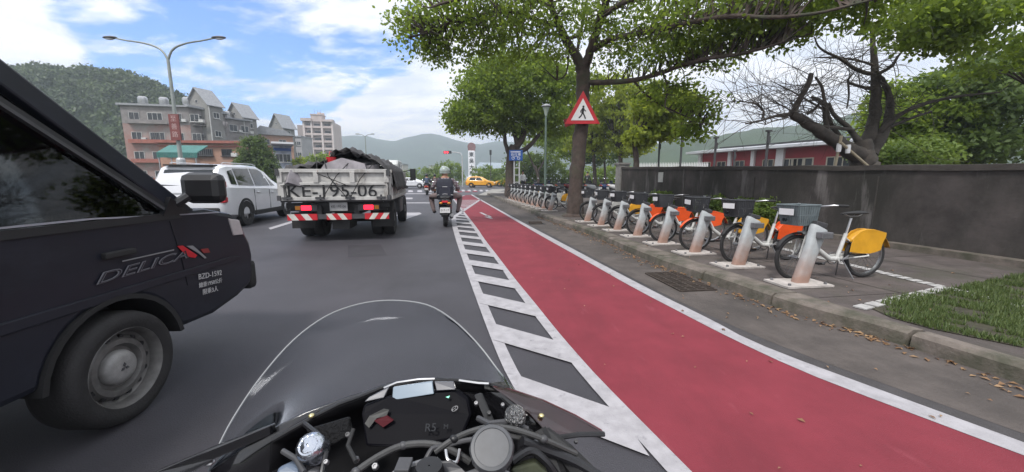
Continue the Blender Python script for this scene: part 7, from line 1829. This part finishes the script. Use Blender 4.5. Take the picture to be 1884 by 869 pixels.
# more clutter of a real cockpit: bolts, clamps, hose joints, key, wiring sleeve
for k, (px, py, Y, rr) in enumerate([(640, 800, .47, .0035), (655, 845, .44, .004), (876, 742, .50, .003), (900, 760, .48, .003), (612, 780, .49, .003), (690, 858, .40, .004), (862, 880, .38, .005), (925, 745, .50, .003), (985, 815, .45, .004), (1060, 812, .47, .003), (600, 850, .42, .003)]):
    mb = MB(); T = (Vector((0, -.6, .8))).to_track_quat('Z', 'Y').to_matrix().to_4x4(); mb.lathe([(rr, -.004), (rr, .001), (rr * .8, .002), (rr * .5, .002), (rr * .45, .0008), (.0001, .0008)], Q(px, py, Y), 'Z', 6 if k % 2 else 14, M=T); mb.build('bolt', M_steel if k % 3 else M_dgrey, mc_)
for k, pts in enumerate([[(560, 780, .49), (585, 800, .46), (600, 835, .43), (590, 880, .41)], [(650, 790, .47), (640, 820, .45), (655, 850, .42)], [(880, 770, .47), (900, 780, .45), (940, 775, .46), (970, 790, .46)], [(850, 880, .37), (880, 868, .38), (930, 872, .38), (960, 890, .38)], [(930, 800, .44), (955, 806, .44), (985, 802, .45)], [(520, 830, .44), (545, 845, .43), (560, 870, .41)]]):
    mb = MB(); mb.tube([Q(*p) for p in pts], [.0035, .0028, .004, .0042, .003, .0034][k], 8); mb.build('wiring', [M_black, M_blackm, M_dgrey, M_steel, MATS['cable_grey'], M_dgrey][k], mc_, smooth=True)
for k, (px, py, Y) in enumerate([(655, 868, .408), (835, 808, .43), (742, 820, .43), (900, 786, .44), (1000, 808, .44)]):
    mb = MB(); mb.sphere(Q(px, py, Y), (.006, .0050, .0050), 12); mb.build('hose_clamp', M_black if k % 2 else M_dgrey, mc_, smooth=True)
plate('air_scoop', [(560, 792, .47), (640, 768, .49), (646, 800, .475), (600, 826, .455)], mat('ribbed_black', (.008, .008, .009), .6, spec=.2, bump=1.0, bscale=200), (0, .01, -.004), .003)
plate('cowl_brace', [(872, 728, .515), (886, 724, .52), (915, 790, .46), (900, 792, .455)], M_blackm, (0, .01, -.004), .002)
mb = MB(); mb.box(Q(745, 858, .385) + Vector((0, -.004, .004)), (.016, .02, .006)); mb.build('lever_clamp', M_dgrey, mc_, bevel=.001)
# ------------------------------------------------------------------ haze
mb = MB(); mb.box((0, 560, 55.5), (3400, 1300, 114)); o = mb.build('haze', [])
o['kind'] = 'stuff'; o['label'] = 'thin blue haze lying over the far hills'; o['category'] = 'haze'
m = bpy.data.materials.new('haze'); m.use_nodes = True; t = m.node_tree
for n in list(t.nodes): t.nodes.remove(n)
mo = t.nodes.new('ShaderNodeOutputMaterial'); pv = t.nodes.new('ShaderNodeVolumePrincipled')
pv.inputs['Color'].default_value = (.80, .90, 1, 1); pv.inputs['Density'].default_value = .0012; pv.inputs['Anisotropy'].default_value = .2
t.links.new(pv.outputs[0], mo.inputs['Volume']); o.data.materials.clear(); o.data.materials.append(m)
